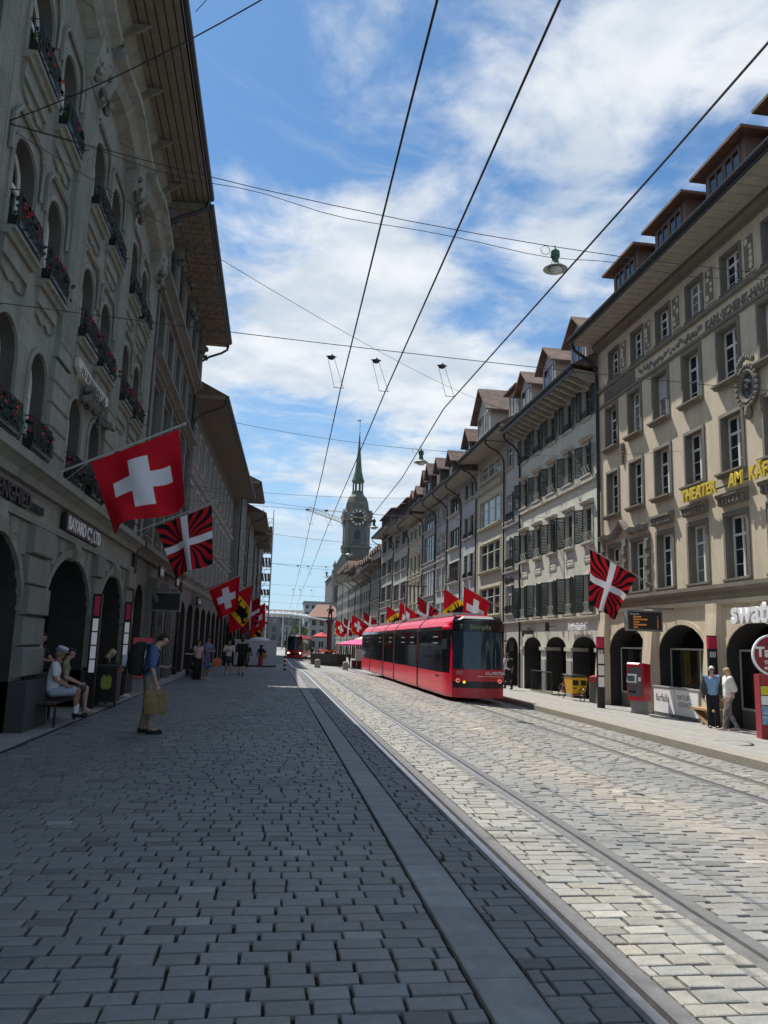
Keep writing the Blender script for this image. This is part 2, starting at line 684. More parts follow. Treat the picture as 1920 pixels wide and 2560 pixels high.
def in_view(x, y):
    p = cam.matrix_world.inverted() @ Vector((x, y, 0))
    if p.z > -0.1:
        return False
    f = 1923.0
    u, v = 960 + p.x / -p.z * f, 1280 - p.y / -p.z * f
    return -10 < u < 1930 and v < 2575


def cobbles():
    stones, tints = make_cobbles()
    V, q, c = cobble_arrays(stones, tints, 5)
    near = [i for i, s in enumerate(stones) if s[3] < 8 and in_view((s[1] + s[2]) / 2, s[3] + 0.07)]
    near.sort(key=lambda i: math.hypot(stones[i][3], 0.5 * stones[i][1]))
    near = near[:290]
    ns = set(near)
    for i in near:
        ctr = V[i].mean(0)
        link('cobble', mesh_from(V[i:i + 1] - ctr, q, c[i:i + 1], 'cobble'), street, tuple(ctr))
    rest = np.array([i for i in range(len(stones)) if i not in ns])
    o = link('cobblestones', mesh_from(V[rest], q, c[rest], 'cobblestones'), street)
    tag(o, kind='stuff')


cobbles()


def slabs():
    r = random.Random(5)
    y = 2.0
    while y < 48:
        ln = r.uniform(0.85, 1.2)
        m = MB()
        z = zg(1.2, y + ln / 2)
        x0, x1 = 1.118, 1.412 + max(0, (y - 25)) * 0.004
        e = 0.008
        lo = [(x0, 0.006), (x1, 0.006), (x1, ln - 0.006), (x0, ln - 0.006)]
        hi = [(x0 + e, e + .004), (x1 - e, e + .004), (x1 - e, ln - e - .004), (x0 + e, ln - e - .004)]
        dz = r.uniform(-0.002, 0.003)
        k = r.choice((.88, .95, 1.0, 1.08))
        ms = pmat('granite_slab_%d' % int(k * 100), (.25 * k, .258 * k, .258 * k), .66, .16, 9, .12, 160, spec=.4, col2=(.21 * k, .215 * k, .21 * k))
        m.loft([[(a, b, -0.05) for a, b in lo], [(a, b, 0.002 + dz) for a, b in lo], [(a, b, 0.007 + dz) for a, b in hi]], ms)
        m.build('granite_slab', street, loc=(0, y, z))
        y += ln


slabs()


def rails():
    names = ['left rail of the nearer tram track', 'right rail of the nearer tram track',
             'left rail of the track the near tram stands on', 'right rail of the track nearest the platform kerb']
    for i, rx in enumerate(RAILS):
        root = empty('tram_rail', (rx, 2, 0), 0, 'steel grooved rail set in cobbles, ' + names[i], 'tram rail', 'tram rails in the street')
        ys = [1.0] + list(range(3, 40, 4)) + list(range(40, 112, 4))
        wide = i < 2

        def strip(xa, xb, za, zb, mat, name):
            m = MB()
            m.loft([[(xa, y - 2, zg(rx, y) - 0.045), (xb, y - 2, zg(rx, y) - 0.045), (xb, y - 2, zg(rx, y) + zb), (xa, y - 2, zg(rx, y) + za)] for y in ys], mat)
            m.build(name, root)
        strip(-0.072, -0.012, 0.008, 0.010, M_STEEL, 'rail_head')
        strip(-0.012, 0.034, -0.024, -0.024, M_RUST, 'groove')
        strip(0.034, 0.056, 0.006, 0.004, M_STEEL, 'guard_lip')
        fm = M_FILL if wide else pmat('rail_joint_dark', (.055, .05, .052), .85, .25, 14)
        strip(0.056, 0.145 if wide else 0.11, 0.001, 0.002, fm, 'mortar_joint')
        strip(-0.10, -0.072, 0.001, 0.001, fm, 'mortar_joint')


rails()


def platform():
    base = grid_sheet([KERB_X + 0.29, 10, 11.5, 13.1, 16.6], list(range(0, 66, 2)), zp, M_PLAT, 'platform')
    tag(base, kind='structure')
    y = 1.0
    r = random.Random(8)
    while y < 64:
        ln = r.uniform(0.85, 1.15)
        m = MB()
        z0, z1 = zg(KERB_X, y) - 0.06, zp(KERB_X, y) + 0.004
        e = 0.014
        m.loft([[(KERB_X, .003, z0), (KERB_X + .3, .003, z0), (KERB_X + .3, ln - .003, z0), (KERB_X, ln - .003, z0)],
                [(KERB_X, .003, z1 - e), (KERB_X + .3, .003, z1 - e), (KERB_X + .3, ln - .003, z1 - e), (KERB_X, ln - .003, z1 - e)],
                [(KERB_X + e, .006, z1), (KERB_X + .3, .006, z1), (KERB_X + .3, ln - .006, z1), (KERB_X + e, ln - .006, z1)]], M_KERB)
        m.build('kerb_stone', base, loc=(0, y, 0))
        y += ln
    # paving slabs of the platform near the camera, laid in rows along the kerb
    M_PS = pmat('platform_slab', (0.335, 0.325, 0.30), 0.78, 0.14, 6, 0.2, 90, col2=(0.28, 0.275, 0.26))
    for row, (xa, xb) in enumerate(((9.05, 9.95), (9.95, 10.85), (10.85, 11.75), (11.75, 12.55))):
        y = 8.0 + row * 0.4
        while y < 34:
            ln = r.uniform(0.9, 1.3)
            m = MB()
            m.loft([[(xa + .004, .004, zp(xa, y) - .02), (xb - .004, .004, zp(xb, y) - .02), (xb - .004, ln - .004, zp(xb, y) - .02), (xa + .004, ln - .004, zp(xa, y) - .02)],
                    [(xa + .004, .004, zp(xa, y) + .007), (xb - .004, .004, zp(xb, y) + .007), (xb - .004, ln - .004, zp(xb, y) + .007), (xa + .004, ln - .004, zp(xa, y) + .007)]], M_PS)
            m.build('paving_slab', base, loc=(0, y, r.uniform(-.001, .002)))
            y += ln
    walk = MB()
    walk.box(-8.0, -3.74, -10, 130, -0.5, 0.012, M_PLAT)
    o = walk.build('pavement')
    tag(o, kind='structure')
    k = MB()
    k.box(-3.745, -3.69, 0, 60, -0.1, 0.008, M_IRON)
    k.build('gutter_channel', o)


platform()


def markings():
    wp = pmat('worn_white_paint', (.50, .50, .48), .7, .35, 12)
    for i, (x, y, ln) in enumerate(((-.55, 17.6, .25), (.06, 17.62, .24), (-.10, 40.8, 1.0), (-1.0, 40.7, .5))):
        m = MB()
        m.box(0, ln, -.03 if y < 20 else -.07, .03 if y < 20 else .07, 0, .003, wp)
        tag(m.build('road_marking', None, False, (x, y, zg(x, y) + .007)), kind='structure')
    root = empty('manhole_cover', (10.1, 16.2, zp(10.1, 16.2) + .009), 0, 'round iron manhole cover in the right platform paving', 'manhole cover')
    m = MB()
    m.lathe([(.46, 0), (.46, .004), (.40, .004)], M_IRON, 28, cap=False)
    m.build('rim', root)
    m = MB()
    m.lathe([(.40, .001), (.40, .003), (.01, .003)], M_PLAT, 28)
    m.build('lid', root)


markings()

# ---------------------------------------------------------------- houses
TEMPL = {}
M_PIERSHADE = pmat('arcade_pier_shade', (.034, .033, .031), .85, .2, 3, .2, 40, streak=.2)  # pier stone with the shade under the arches put into its colour


def arch_pts(xa, xb, zs, zt, n=12):
    """points of an elliptical arch from (xa, zs) over the crown zt to (xb, zs)"""
    c, h = (xa + xb) / 2, (xb - xa) / 2
    return [(c - h * math.cos(PI * i / n), zs + (zt - zs) * math.sin(PI * i / n)) for i in range(n + 1)]


class House:
    """A house front in its own frame: x along the street, y out into the street, z up."""

    def __init__(s, name, label, side, X, y0, y1, zb, ztop, wall, k=0.0, cat='building', group=None, rev=None):
        s.side, s.y0, s.y1, s.zb, s.zt, s.wallm = side, y0, y1, zb, ztop, wall
        s.L = y1 - y0
        s.revm = rev or wall
        if side == 'R':
            s.root = empty(name, (X, y0, 0), math.atan2(1, k), label, cat, group)
        else:
            s.root = empty(name, (X + k * (y1 - y0), y1, 0), math.atan2(-1, -k), label, cat, group)
        s.ops = []

    def x(s, Y):
        return Y - s.y0 if s.side == 'R' else s.y1 - Y

    def xr(s, Ya, Yb):
        a, b = s.x(Ya), s.x(Yb)
        return (a, b) if a < b else (b, a)

    def opening(s, Ya, Yb, za, zb, rise=0.0, depth=0.25, sill=True, rev=None):
        xa, xb = s.xr(Ya, Yb)
        s.ops.append((xa, xb, za, zb, rise, depth, sill, rev or s.revm))
        return xa, xb

    def part(s, name, mb, smooth=False, parent=None, loc=None, rot=None):
        return mb.build(name, parent or s.root, smooth, loc, rot)

    def wall(s):
        m = MB()
        xs = sorted({0.0, s.L} | {v for o in s.ops for v in o[:2] if 0 < v < s.L})
        zs = sorted({s.zb, s.zt} | {v for o in s.ops for v in o[2:4] if s.zb < v < s.zt})
        for i in range(len(xs) - 1):
            j = 0
            while j < len(zs) - 1:
                cx = (xs[i] + xs[i + 1]) / 2

                def solid(jj):
                    cz = (zs[jj] + zs[jj + 1]) / 2
                    return not any(o[0] < cx < o[1] and o[2] < cz < o[3] for o in s.ops)
                if not solid(j):
                    j += 1
                    continue
                e = j
                while e + 1 < len(zs) - 1 and solid(e + 1):
                    e += 1
                m.poly([(xs[i], 0, zs[j]), (xs[i + 1], 0, zs[j]), (xs[i + 1], 0, zs[e + 1]), (xs[i], 0, zs[e + 1])], s.wallm)
                j = e + 1
        for xa, xb, za, zb, rise, d, sill, rm in s.ops:
            if rise > 0:
                ap = arch_pts(xa, xb, zb - rise, zb)
                for (a, za_), (b, zb_) in zip(ap[:-1], ap[1:]):
                    m.poly([(a, 0, za_), (b, 0, zb_), (b, 0, zb), (a, 0, zb)], s.wallm)
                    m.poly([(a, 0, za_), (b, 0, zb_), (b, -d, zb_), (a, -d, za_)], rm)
            else:
                m.poly([(xa, 0, zb), (xb, 0, zb), (xb, -d, zb), (xa, -d, zb)], rm)
            for xx in (xa, xb):
                m.poly([(xx, 0, za), (xx, 0, zb - rise), (xx, -d, zb - rise), (xx, -d, za)], rm)
            if sill:
                m.poly([(xa, 0, za), (xb, 0, za), (xb, -d, za), (xa, -d, za)], rm)
        return s.part('wall', m)

    def core(s, z_arc=None, depth=9.0, arc=3.1):
        """the solid house behind the front; an arcade leaves the ground floor open to its back wall"""
        m = MB()
        z0 = z_arc if z_arc else s.zb
        m.box(0.01, s.L - 0.01, -depth, -0.72, z0, s.zt - 0.01, s.wallm)
        for xx in (0.005, s.L - 0.005):
            m.poly([(xx, 0, z0), (xx, -0.73, z0), (xx, -0.73, s.zt), (xx, 0, s.zt)], s.wallm)
        m.poly([(0, 0, s.zt), (s.L, 0, s.zt), (s.L, -0.73, s.zt), (0, -0.73, s.zt)], s.wallm)
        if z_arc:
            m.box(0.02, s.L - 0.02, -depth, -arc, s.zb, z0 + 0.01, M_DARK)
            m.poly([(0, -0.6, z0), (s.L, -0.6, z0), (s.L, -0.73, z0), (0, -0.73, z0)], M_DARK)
        s.part('house_core', m)

    def band(s, za, zb, proj, mat, Ya=None, Yb=None, name='cornice', step=True):
        xa, xb = (0.0, s.L) if Ya is None else s.xr(Ya, Yb)
        m = MB()
        h = zb - za
        if step:
            pr = [(0.0, za), (proj * 0.35, za), (proj * 0.45, za + h * 0.35), (proj * 0.8, za + h * 0.55), (proj, za + h * 0.62), (proj, zb), (-0.02, zb), (-0.02, za)]
        else:
            pr = [(-0.02, za), (proj, za), (proj, zb), (-0.02, zb)]
        m.loft([[(xa, y, z) for y, z in pr], [(xb, y, z) for y, z in pr]], mat)
        return s.part(name, m)

    def window(s, Ya, Yb, za, zb, rise=0.0, reveal=0.22, sur=0.12, surm=None, sill=0.14, framem=None, bars='cross', glass=None,
               sillm=None, shut=None, blind=0.0, rail=None, hood=None, railm=None):
        xa, xb = s.opening(Ya, Yb, za, zb, rise, reveal)
        w, h = xb - xa, zb - za
        framem = framem or M_WHITE
        surm = surm or s.wallm
        key = ('w', round(w, 2), round(h, 2), round(rise, 2), reveal, sur, surm.name, framem.name, bars)
        w_, h_ = w, h

        def outline(o, n=12):
            """outer line of the opening grown by o, in x,z from the lower left round to the lower right"""
            if rise > 0:
                top = arch_pts(-w_ / 2 - o, w_ / 2 + o, h_ - rise, h_ + o, n)
            else:
                top = [(-w_ / 2 - o, h_ + o), (w_ / 2 + o, h_ + o)]
            return [(-w_ / 2 - o, 0)] + top + [(w_ / 2 + o, 0)]
        if key not in TEMPL:
            ms = MB()
            if sur > 0:
                a, b = outline(0.004), outline(sur)
                for i in range(len(a) - 1):
                    for y0_, y1_, p, q in ((0.0, 0.05, None, None),):
                        (ax, az), (bx, bz) = a[i], a[i + 1]
                        (cx, cz), (dx, dz) = b[i], b[i + 1]
                        ms.poly([(ax, .05, az), (bx, .05, bz), (dx, .035, dz), (cx, .035, cz)], surm)
                        ms.poly([(cx, .035, cz), (dx, .035, dz), (dx, 0, dz), (cx, 0, cz)], surm)
                        ms.poly([(ax, .05, az), (bx, .05, bz), (bx, -.02, bz), (ax, -.02, az)], surm)
            else:
                ms.box(-w / 2, -w / 2 + .02, -reveal, -reveal + .02, 0, h * .9, surm)
            mf = MB()
            yf = -reveal + 0.035
            t = 0.07
            o1, o2 = outline(-0.002), outline(-t)
            o2[0] = (o2[0][0], t)
            o2[-1] = (o2[-1][0], t)
            for i in range(len(o1) - 1):
                mf.poly([(o1[i][0], yf, o1[i][1]), (o1[i + 1][0], yf, o1[i + 1][1]), (o2[i + 1][0], yf, o2[i + 1][1]), (o2[i][0], yf, o2[i][1])], framem)
                mf.poly([(o2[i][0], yf, o2[i][1]), (o2[i + 1][0], yf, o2[i + 1][1]), (o2[i + 1][0], yf - .05, o2[i + 1][1]), (o2[i][0], yf - .05, o2[i][1])], framem)
            mf.box(-w / 2, w / 2, yf - .05, yf, 0, t, framem)
            ht = h - rise if rise > 0 else h
            zt = ht * 0.70 if rise == 0 else ht * 0.86
            if bars in ('cross', 'grid'):
                mf.box(-.045, .045, yf - .05, yf + .008, t, h - .03, framem)
                mf.box(-w / 2 + t, w / 2 - t, yf - .05, yf + .012, zt - .035, zt + .035, framem)
                if bars == 'grid':
                    for q in (1, 2):
                        mf.box(-w / 2 + t, w / 2 - t, yf - .04, yf - .01, zt * q / 3 - .012, zt * q / 3 + .012, framem)
            elif bars == 'plain':
                mf.box(-.03, .03, yf - .05, yf + .008, t, h - .03, framem)
            elif isinstance(bars, int):      # a row of lights side by side
                for q in range(1, bars):
                    xx = -w / 2 + w * q / bars
                    mf.box(xx - .05, xx + .05, yf - .05, yf + .03, t, h - .02, framem)
                mf.box(-w / 2 + t, w / 2 - t, yf - .05, yf, h * .66 - .02, h * .66 + .02, framem)
            mp = MB()
            og = outline(-0.01)
            mp.poly([(x_, yf - .03, z_) for x_, z_ in og], M_GLASS)
            TEMPL[key] = (ms.mesh('window'), mf.mesh('frame'), mp.mesh('pane'))
        me = TEMPL[key]
        cx = (xa + xb) / 2
        win = link('window', me[0], s.root, (cx, 0, za))
        link('frame', me[1], win)
        p = link('pane', me[2], win)
        if glass is None and rng.random() < .3:
            glass = M_GLASS2
        if glass:
            m2 = me[2].copy()
            m2.materials.clear()
            m2.materials.append(glass)
            p.data = m2
        if blind > 0:
            b = MB()
            b.box(-w / 2 + .05, w / 2 - .05, -reveal + .06, -reveal + .075, h * (1 - blind), h - .03, pmat('blind_cloth', (0.42, 0.42, 0.40), .9, .1))
            b.build('blind', win)
        if sill > 0:
            k2 = ('s', round(w, 2), sill, (sillm or surm).name)
            if k2 not in TEMPL:
                b = MB()
                e = sur * 0.9 + .03
                b.loft([[(x_, y_, z_) for y_, z_ in ((-.05, -.13), (sill * .55, -.13), (sill * .7, -.07), (sill, -.055), (sill, 0.0), (-.05, 0.012))] for x_ in (-w / 2 - e, w / 2 + e)], sillm or surm)
                TEMPL[k2] = b.mesh('sill')
            link('sill', TEMPL[k2], win)
        if hood:
            b = MB()
            zz = h + hood.get('gap', .12)
            pj = hood.get('proj', .16)
            e = sur + .05
            b.loft([[(x_, y_, zz + z_) for y_, z_ in ((-.01, 0), (pj * .5, 0), (pj * .65, .07), (pj, .10), (pj, .15), (-.01, .20))] for x_ in (-w / 2 - e, w / 2 + e)], hood.get('mat', surm))
            b.build('hood', win)
        if shut:
            s.shutters(win, w, h, shut)
        if rail:
            s.railing(win, w, rail, railm or M_IRON)
        return win

    def shutters(s, win, w, h, spec):
        lw, hh = spec.get('w', w * 0.5), h
        key = ('sh', round(lw, 2), round(hh, 2))
        if key not in TEMPL:
            m = MB()
            t = .05
            m.box(0, t, -.018, .018, 0, hh, M_SHUT)
            m.box(lw - t, lw, -.018, .018, 0, hh, M_SHUT)
            m.box(t, lw - t, -.018, .018, 0, t, M_SHUT)
            m.box(t, lw - t, -.018, .018, hh - t, hh, M_SHUT)
            m.box(t, lw - t, -.018, .018, hh * .5 - t / 2, hh * .5 + t / 2, M_SHUT)
            n = int(hh / 0.075)
            for i in range(n):
                z = t + (hh - 2 * t) * (i + .5) / n
                m.poly([(t, .022, z - .035), (lw - t, .022, z - .035), (lw - t, -.022, z + .035), (t, -.022, z + .035)], M_SHUT)
            TEMPL[key] = m.mesh('shutter')
        for side in spec.get('sides', (-1, 1)):
            a = R(spec.get('ang', 30) + rng.uniform(-9, 9))
            o = link('shutter', TEMPL[key], win, (side * (w / 2 + .01), .05, 0))
            o.rotation_euler = (0, 0, a) if side > 0 else (0, 0, PI - a)

    def railing(s, win, w, spec, mat):
        hh, kind = spec.get('h', .4), spec.get('kind', 'bars')
        key = ('rl', round(w, 2), hh, kind, mat.name)
        if key not in TEMPL:
            m = MB()
            y = spec.get('y', .10)
            W = w / 2 + .04
            r_ = .012
            for z in (0.04, hh):
                m.tube([(-W, 0, z), (-W, y, z), (W, y, z), (W, 0, z)], r_, mat, 5)
            if kind == 'bars':
                n = max(6, int(2 * W / .075))
                for i in range(n + 1):
                    x = -W + 2 * W * i / n
                    m.tube([(x, y, .04), (x, y + .035, hh * .4), (x, y, hh)], .010, mat, 4)
            else:
                n = 3
                for i in range(n):
                    xa, xb = -W + 2 * W * i / n, -W + 2 * W * (i + 1) / n
                    m.tube([(xa, y, .04), (xb, y, hh)], .008, mat, 4)
                    m.tube([(xb, y, .04), (xa, y, hh)], .008, mat, 4)
            TEMPL[key] = m.mesh('railing')
        link('railing', TEMPL[key], win)

    def roof(s, ze, over, mat=None, rise=5.0, back=7.0, soffm=None, style='flat', fascia=.16, x0=None, x1=None, gut=True, boards=0):
        mat = mat or M_TILE
        soffm = soffm or M_SOFF
        xa, xb = -0.12 if x0 is None else x0, s.L + .12 if x1 is None else x1
        m = MB()
        m.loft([[(x_, over, ze + fascia), (x_, over, ze + fascia + .05), (x_, -back, ze + rise + .05), (x_, -back, ze - .3), (x_, -.3, ze + fascia * .9)] for x_ in (xa, xb)], mat)
        rf = s.part('roof', m)
        b = MB()
        if style == 'flat':
            b.poly([(xa, -.02, ze), (xb, -.02, ze), (xb, over - .05, ze), (xa, over - .05, ze)], soffm)
            b.poly([(xa, -.02, ze), (xa, over - .05, ze), (xa, over - .05, ze + fascia), (xa, -.02, ze + fascia)], soffm)
            b.poly([(xb, -.02, ze), (xb, over - .05, ze), (xb, over - .05, ze + fascia), (xb, -.02, ze + fascia)], soffm)
            n = int((xb - xa) / .42)
            for i in range(1, n):
                x_ = xa + (xb - xa) * i / n
                b.box(x_ - .012, x_ + .012, 0.02, over - .07, ze - .02, ze - .002, soffm)
            b.build('soffit', rf)
        elif style == 'brackets':
            b.poly([(xa, -.02, ze), (xb, -.02, ze), (xb, over - .05, ze + .12), (xa, over - .05, ze + .12)], soffm)
            b.build('soffit', rf)
            n = int((xb - xa) / .62)
            k = MB()
            k.loft([[(x_, 0, -.34), (x_, over * .35, -.30), (x_, over * .8, -.10), (x_, over * .84, 0.05), (x_, 0, -.02)] for x_ in (-.07, .07)], soffm)
            me = k.mesh('bracket')
            for i in range(n):
                link('bracket', me, rf, (xa + .3 + (xb - xa - .6) * i / (n - 1), 0.0, ze + .02))
        elif style == 'boards':
            pitch = over / boards
            for i in range(boards):
                k = MB()
                k.box(xa, xb, .02 + i * pitch, (i + 1) * pitch - .012, ze - .02 - .006 * (i % 2), ze + .02, soffm)
                k.build('soffit_board', rf)
            k = MB()
            k.box(xa, xb, 0, over - .02, ze + .021, ze + .05, M_DARK)
            k.build('soffit', rf)
        if gut:
            g = MB()
            g.loft([[(x_, over + .10 * math.cos(a), ze + fascia - .01 - .10 * abs(math.sin(a))) for a in [PI * j / 6 for j in range(7)]] + [(x_, over - .10, ze + fascia + .02), (x_, over + .10, ze + fascia + .02)] for x_ in (xa, xb)], M_GUTTER)
            g.box(xa, xb, over - .06, over - .02, ze - .02, ze + fascia, M_GUTTER)
            g.build('gutter', rf)
        return rf

    def pipe(s, Y, ze, over, rr=.055, zend=None):
        x = s.x(Y)
        zend = s.zb if zend is None else zend
        m = MB()
        pts = [(x, over, ze + .05), (x, over - .02, ze - .22), (x, over * .8, ze - .42), (x, over * .42, ze - .66), (x, .18, ze - 1.0), (x, .10, ze - 1.35), (x, .09, ze - 1.9)]
        m.tube(pts + [(x, .09, zend + 2.2), (x, .09, zend)], rr, M_GUTTER, 8)
        m.tube([(x, .09, zend), (x, .09, zend + 1.8)], rr * 1.25, M_GUTTER, 8)
        return s.part('downpipe', m, True)

    def dormer(s, Y, w, h, d, z, style='gable', wallm=None, tile=None, nwin=1, over=.28, depth=2.6, dy=0.0, framem=None):
        """dormer standing on the roof: front at y = dy, base height z"""
        x = s.x(Y)
        wallm = wallm or s.wallm
        tile = tile or M_TILE2
        m = MB()
        m.box(-w / 2, w / 2, -depth, 0, -.8, h, wallm)
        if style == 'gable':
            m.prism([(-w / 2, 0, h), (w / 2, 0, h), (0, 0, h + d)], (0, -depth, 0), wallm)
        o = s.part('dormer', m, loc=(x, dy, z))
        r_ = MB()
        e = over
        if style == 'gable':
            for sg in (-1, 1):
                a = Vector((sg * (w / 2 + e), 0, h - e * d / (w / 2)))
                b = Vector((0, 0, h + d + .02))
                t = Vector((0, 0, .09))
                r_.loft([[a + Vector((0, yy, 0)), b + Vector((0, yy, 0)), b + t + Vector((0, yy, 0)), a + t + Vector((0, yy, 0))] for yy in (e, -depth)], tile)
        else:       # hipped
            hw = w / 2 + e
            f = [(-hw, e, h), (hw, e, h), (hw, -depth, h), (-hw, -depth, h)]
            f2 = [(-hw, e, h + .10), (hw, e, h + .10), (hw, -depth, h + .10), (-hw, -depth, h + .10)]
            tp = [(-hw * .35, -w * .45, h + d), (hw * .35, -w * .45, h + d), (hw * .35, -depth, h + d), (-hw * .35, -depth, h + d)]
            r_.loft([f, f2, tp], tile)
        r_.build('dormer_roof', o)
        ww = w * .72 / nwin
        for i in range(nwin):
            cx = (i - (nwin - 1) / 2) * (ww + .10)
            g = MB()
            zb_, zt_ = h * .12, h * .86
            g.box(cx - ww / 2, cx + ww / 2, .002, .02, zb_, zt_, M_GLASS)
            pn = g.build('pane', o)
            fr = MB()
            for q in ((cx - ww / 2 - .03, cx - ww / 2 + .03, zb_, zt_), (cx + ww / 2 - .03, cx + ww / 2 + .03, zb_, zt_), (cx - .02, cx + .02, zb_, zt_)):
                fr.box(q[0], q[1], .0, .05, q[2], q[3], framem or wallm)
            for z_ in (zb_, zt_):
                fr.box(cx - ww / 2 - .03, cx + ww / 2 + .03, .0, .052, z_ - .03, z_ + .03, framem or wallm)
            fr.build('frame', o)
        return o

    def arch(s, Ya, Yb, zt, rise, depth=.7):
        return s.opening(Ya, Yb, s.zb, zt, rise, depth, sill=False, rev=M_PIERSHADE)


def flower_box(house, win_x, z, w, big=1.0, iron=True):
    """geraniums spilling over a window railing"""
    m = MB()
    m.box(-w / 2, w / 2, .04, .22, -.04, .12, M_BLACK)
    o = m.build('flower_box', house.root, loc=(win_x, 0, z))
    g = MB()
    n = int(150 * big)
    for i in range(n):
        x = rng.uniform(-w / 2 - .04, w / 2 + .04)
        y = rng.gauss(.16, .08)
        zz = rng.uniform(.05, .42 * big) - max(0, y - .2) * 1.3
        red = zz > .18 and math.sin(x * 9 + z * 7) + rng.uniform(-.6, .6) > .42
        sz = rng.uniform(.022, .042) if red else rng.uniform(.03, .06)
        if red:
            y += .03
        a, b = rng.uniform(0, 2 * PI), rng.uniform(-1, 1)
        u = Vector((math.cos(a), math.sin(a), b * .5)).normalized() * sz
        v = Vector((-math.sin(a) * .5, math.cos(a) * .5, 1)).normalized() * sz
        c = Vector((x, y, zz))
        g.poly([c - u, c - v * .8, c + u, c + v], M_PETAL if red else M_LEAF)
    tag(g.build('geranium', o), kind='stuff')
    return o

# ---------------------------------------------------------------- right-hand row
def W(name, c, var=.10, streak=.16, c2=None, bump=.10, joints=None):
    return pmat(name, c, .88, var, 1.3, bump, 50, streak=streak, col2=c2, joints=joints)


XR = 13.1


def house_k():
    wall = W('plaster_beige', (0.61, 0.52, 0.385), .10, .22)
    stone = W('stone_brown', (0.185, 0.165, 0.135), .14, .2)
    h = House('theatre_house', 'tall beige stone house with dark surrounds, grey eaves and yellow theatre lettering', 'R', XR, 9.0, 29.7, -.37, 14.5, wall, rev=stone)
    cols = [(27.87, 28.83), (25.87, 26.83), (23.87, 24.88), (21.82, 22.83), (19.77, 20.78), (17.72, 18.73), (15.67, 16.68), (13.6, 14.6)]
    for i, (a, b) in enumerate(cols):
        h.window(a, b, 3.86, 5.70, reveal=.24, sur=.13, surm=stone, sill=.10, bars='grid', sillm=stone)
        h.window(a, b, 6.98, 8.70, reveal=.24, sur=.12, surm=stone, sill=.24, bars='grid', sillm=stone, rail={'h': .16, 'kind': 'x', 'y': -.1} if i % 2 else None)
        h.window(a, b, 9.72, 11.42, reveal=.24, sur=.12, surm=stone, sill=.24, bars='grid', sillm=stone, blind=.52 if i == 2 else 0)
        h.window(a - .28, b - .36, 12.52, 13.72, reveal=.20, sur=.08, surm=stone, sill=.08, bars='grid', sillm=stone)
        if i >= 2:      # carved crest over the first-floor windows
            xa, xb = h.xr(a - .16, b + .16)
            m = MB()
            m.loft([[(x_, y_, z_) for y_, z_ in ((0, 6.0), (.10, 6.02), (.14, 6.2), (.24, 6.26), (.24, 6.34), (0, 6.42))] for x_ in (xa, xb)], stone)
            for q in range(7):
                x_ = xa + .1 + (xb - xa - .2) * q / 6
                m.lathe([(.01, -.02), (.07, .03), (.05, .12), (.075, .17), (.01, .22)], stone, 7, (x_, .15, 6.02))
            h.part('window_crest', m)
    for a, b in zip(cols[:-1], cols[1:]):      # carved panels between the attic windows
        c = (a[0] + b[1]) / 2 - .25
        xa, xb = h.xr(c - .26, c + .26)
        m = MB()
        m.box(xa, xb, 0, .035, 12.55, 13.75, wall)
        m.box(xa + .05, xb - .05, .03, .055, 12.62, 13.68, stone)
        for q in range(5):
            m.ball(((xa + xb) / 2 + rng.uniform(-.12, .12), .055, 12.75 + q * .2), rng.uniform(.06, .1), wall, 6, (1, .45, 1.2))
        h.part('relief_panel', m)
    # ornate double portal group at the far end of the first floor
    m = MB()
    pts = []
    for i in range(25):
        t = i / 24
        yy = 25.6 + t * 3.75
        z = 6.0 + .10 * math.sin(t * PI * 10) * .3 + (.42 * max(0, 1 - abs(t - .5) / .14))
        pts.append((h.x(yy), z))
    for (xa, za), (xb, zb) in zip(pts[:-1], pts[1:]):
        m.loft([[(xa, 0, za), (xa, .20, za + .03), (xa, .24, za + .2), (xa, 0, za + .24)], [(xb, 0, zb), (xb, .20, zb + .03), (xb, .24, zb + .2), (xb, 0, zb + .24)]], stone)
    h.part('portal_crest', m)
    for yy in (27.35, 25.55, 29.3):
        m = MB()
        x = h.x(yy)
        for q in range(7):
            m.box(x - .16 + .04 * (q % 2), x + .16 - .04 * (q % 2), 0, .10 + .05 * (q % 2), 3.8 + q * .3, 4.08 + q * .3, stone)
        h.part('quoin_pilaster', m)
    h.band(3.42, 3.72, .26, stone)
    h.band(3.16, 3.28, .10, wall, step=False, name='string_course')
    h.band(11.62, 11.72, .07, stone, step=False, name='string_course')
    h.band(12.30, 12.42, .10, stone, step=False, name='string_course')
    h.band(14.1, 14.5, .22, stone)
    # frieze ornament left of the carved name and the fluted shell strip below the attic
    m = MB()
    for q in range(26):
        x = h.x(28.9 - q * .105)
        m.box(x - .028, x + .028, 0, .05, 11.76, 12.20, stone)
    h.part('fluted_frieze', m)
    m = MB()
    for q in range(34):
        yy = 25.9 - q * .128
        m.ball((h.x(yy), .01, 11.98 + rng.uniform(-.09, .09)), rng.uniform(.05, .10), stone, 6, (1, .5, 1))
    h.part('carved_frieze', m)
    lettering('KARL·SCHENK-HAUS', .40, stone, h.root, (h.x(21.42), .0, 11.80), FRONT, .03, .006, sx=.86)
    yel = pmat('sign_yellow', (0.66, 0.50, 0.06), .45, .05)
    for body, yy, z in (('THEATER', 22.62, 6.42), ('AM', 20.02, 6.42), ('KÄFIGTURM', 19.05, 6.42)):
        lettering(body, .54, yel, h.root, (h.x(yy), .34, z), FRONT, .03, .014, sx=.86, name='theatre_lettering')
    b = MB()
    b.box(h.x(15.0), h.x(22.6), .26, .30, 6.50, 6.54, M_IRON)
    h.part('lettering_rail', b)
    sw = pmat('sign_white_gloss', (0.85, 0.85, 0.85), .35, .02)
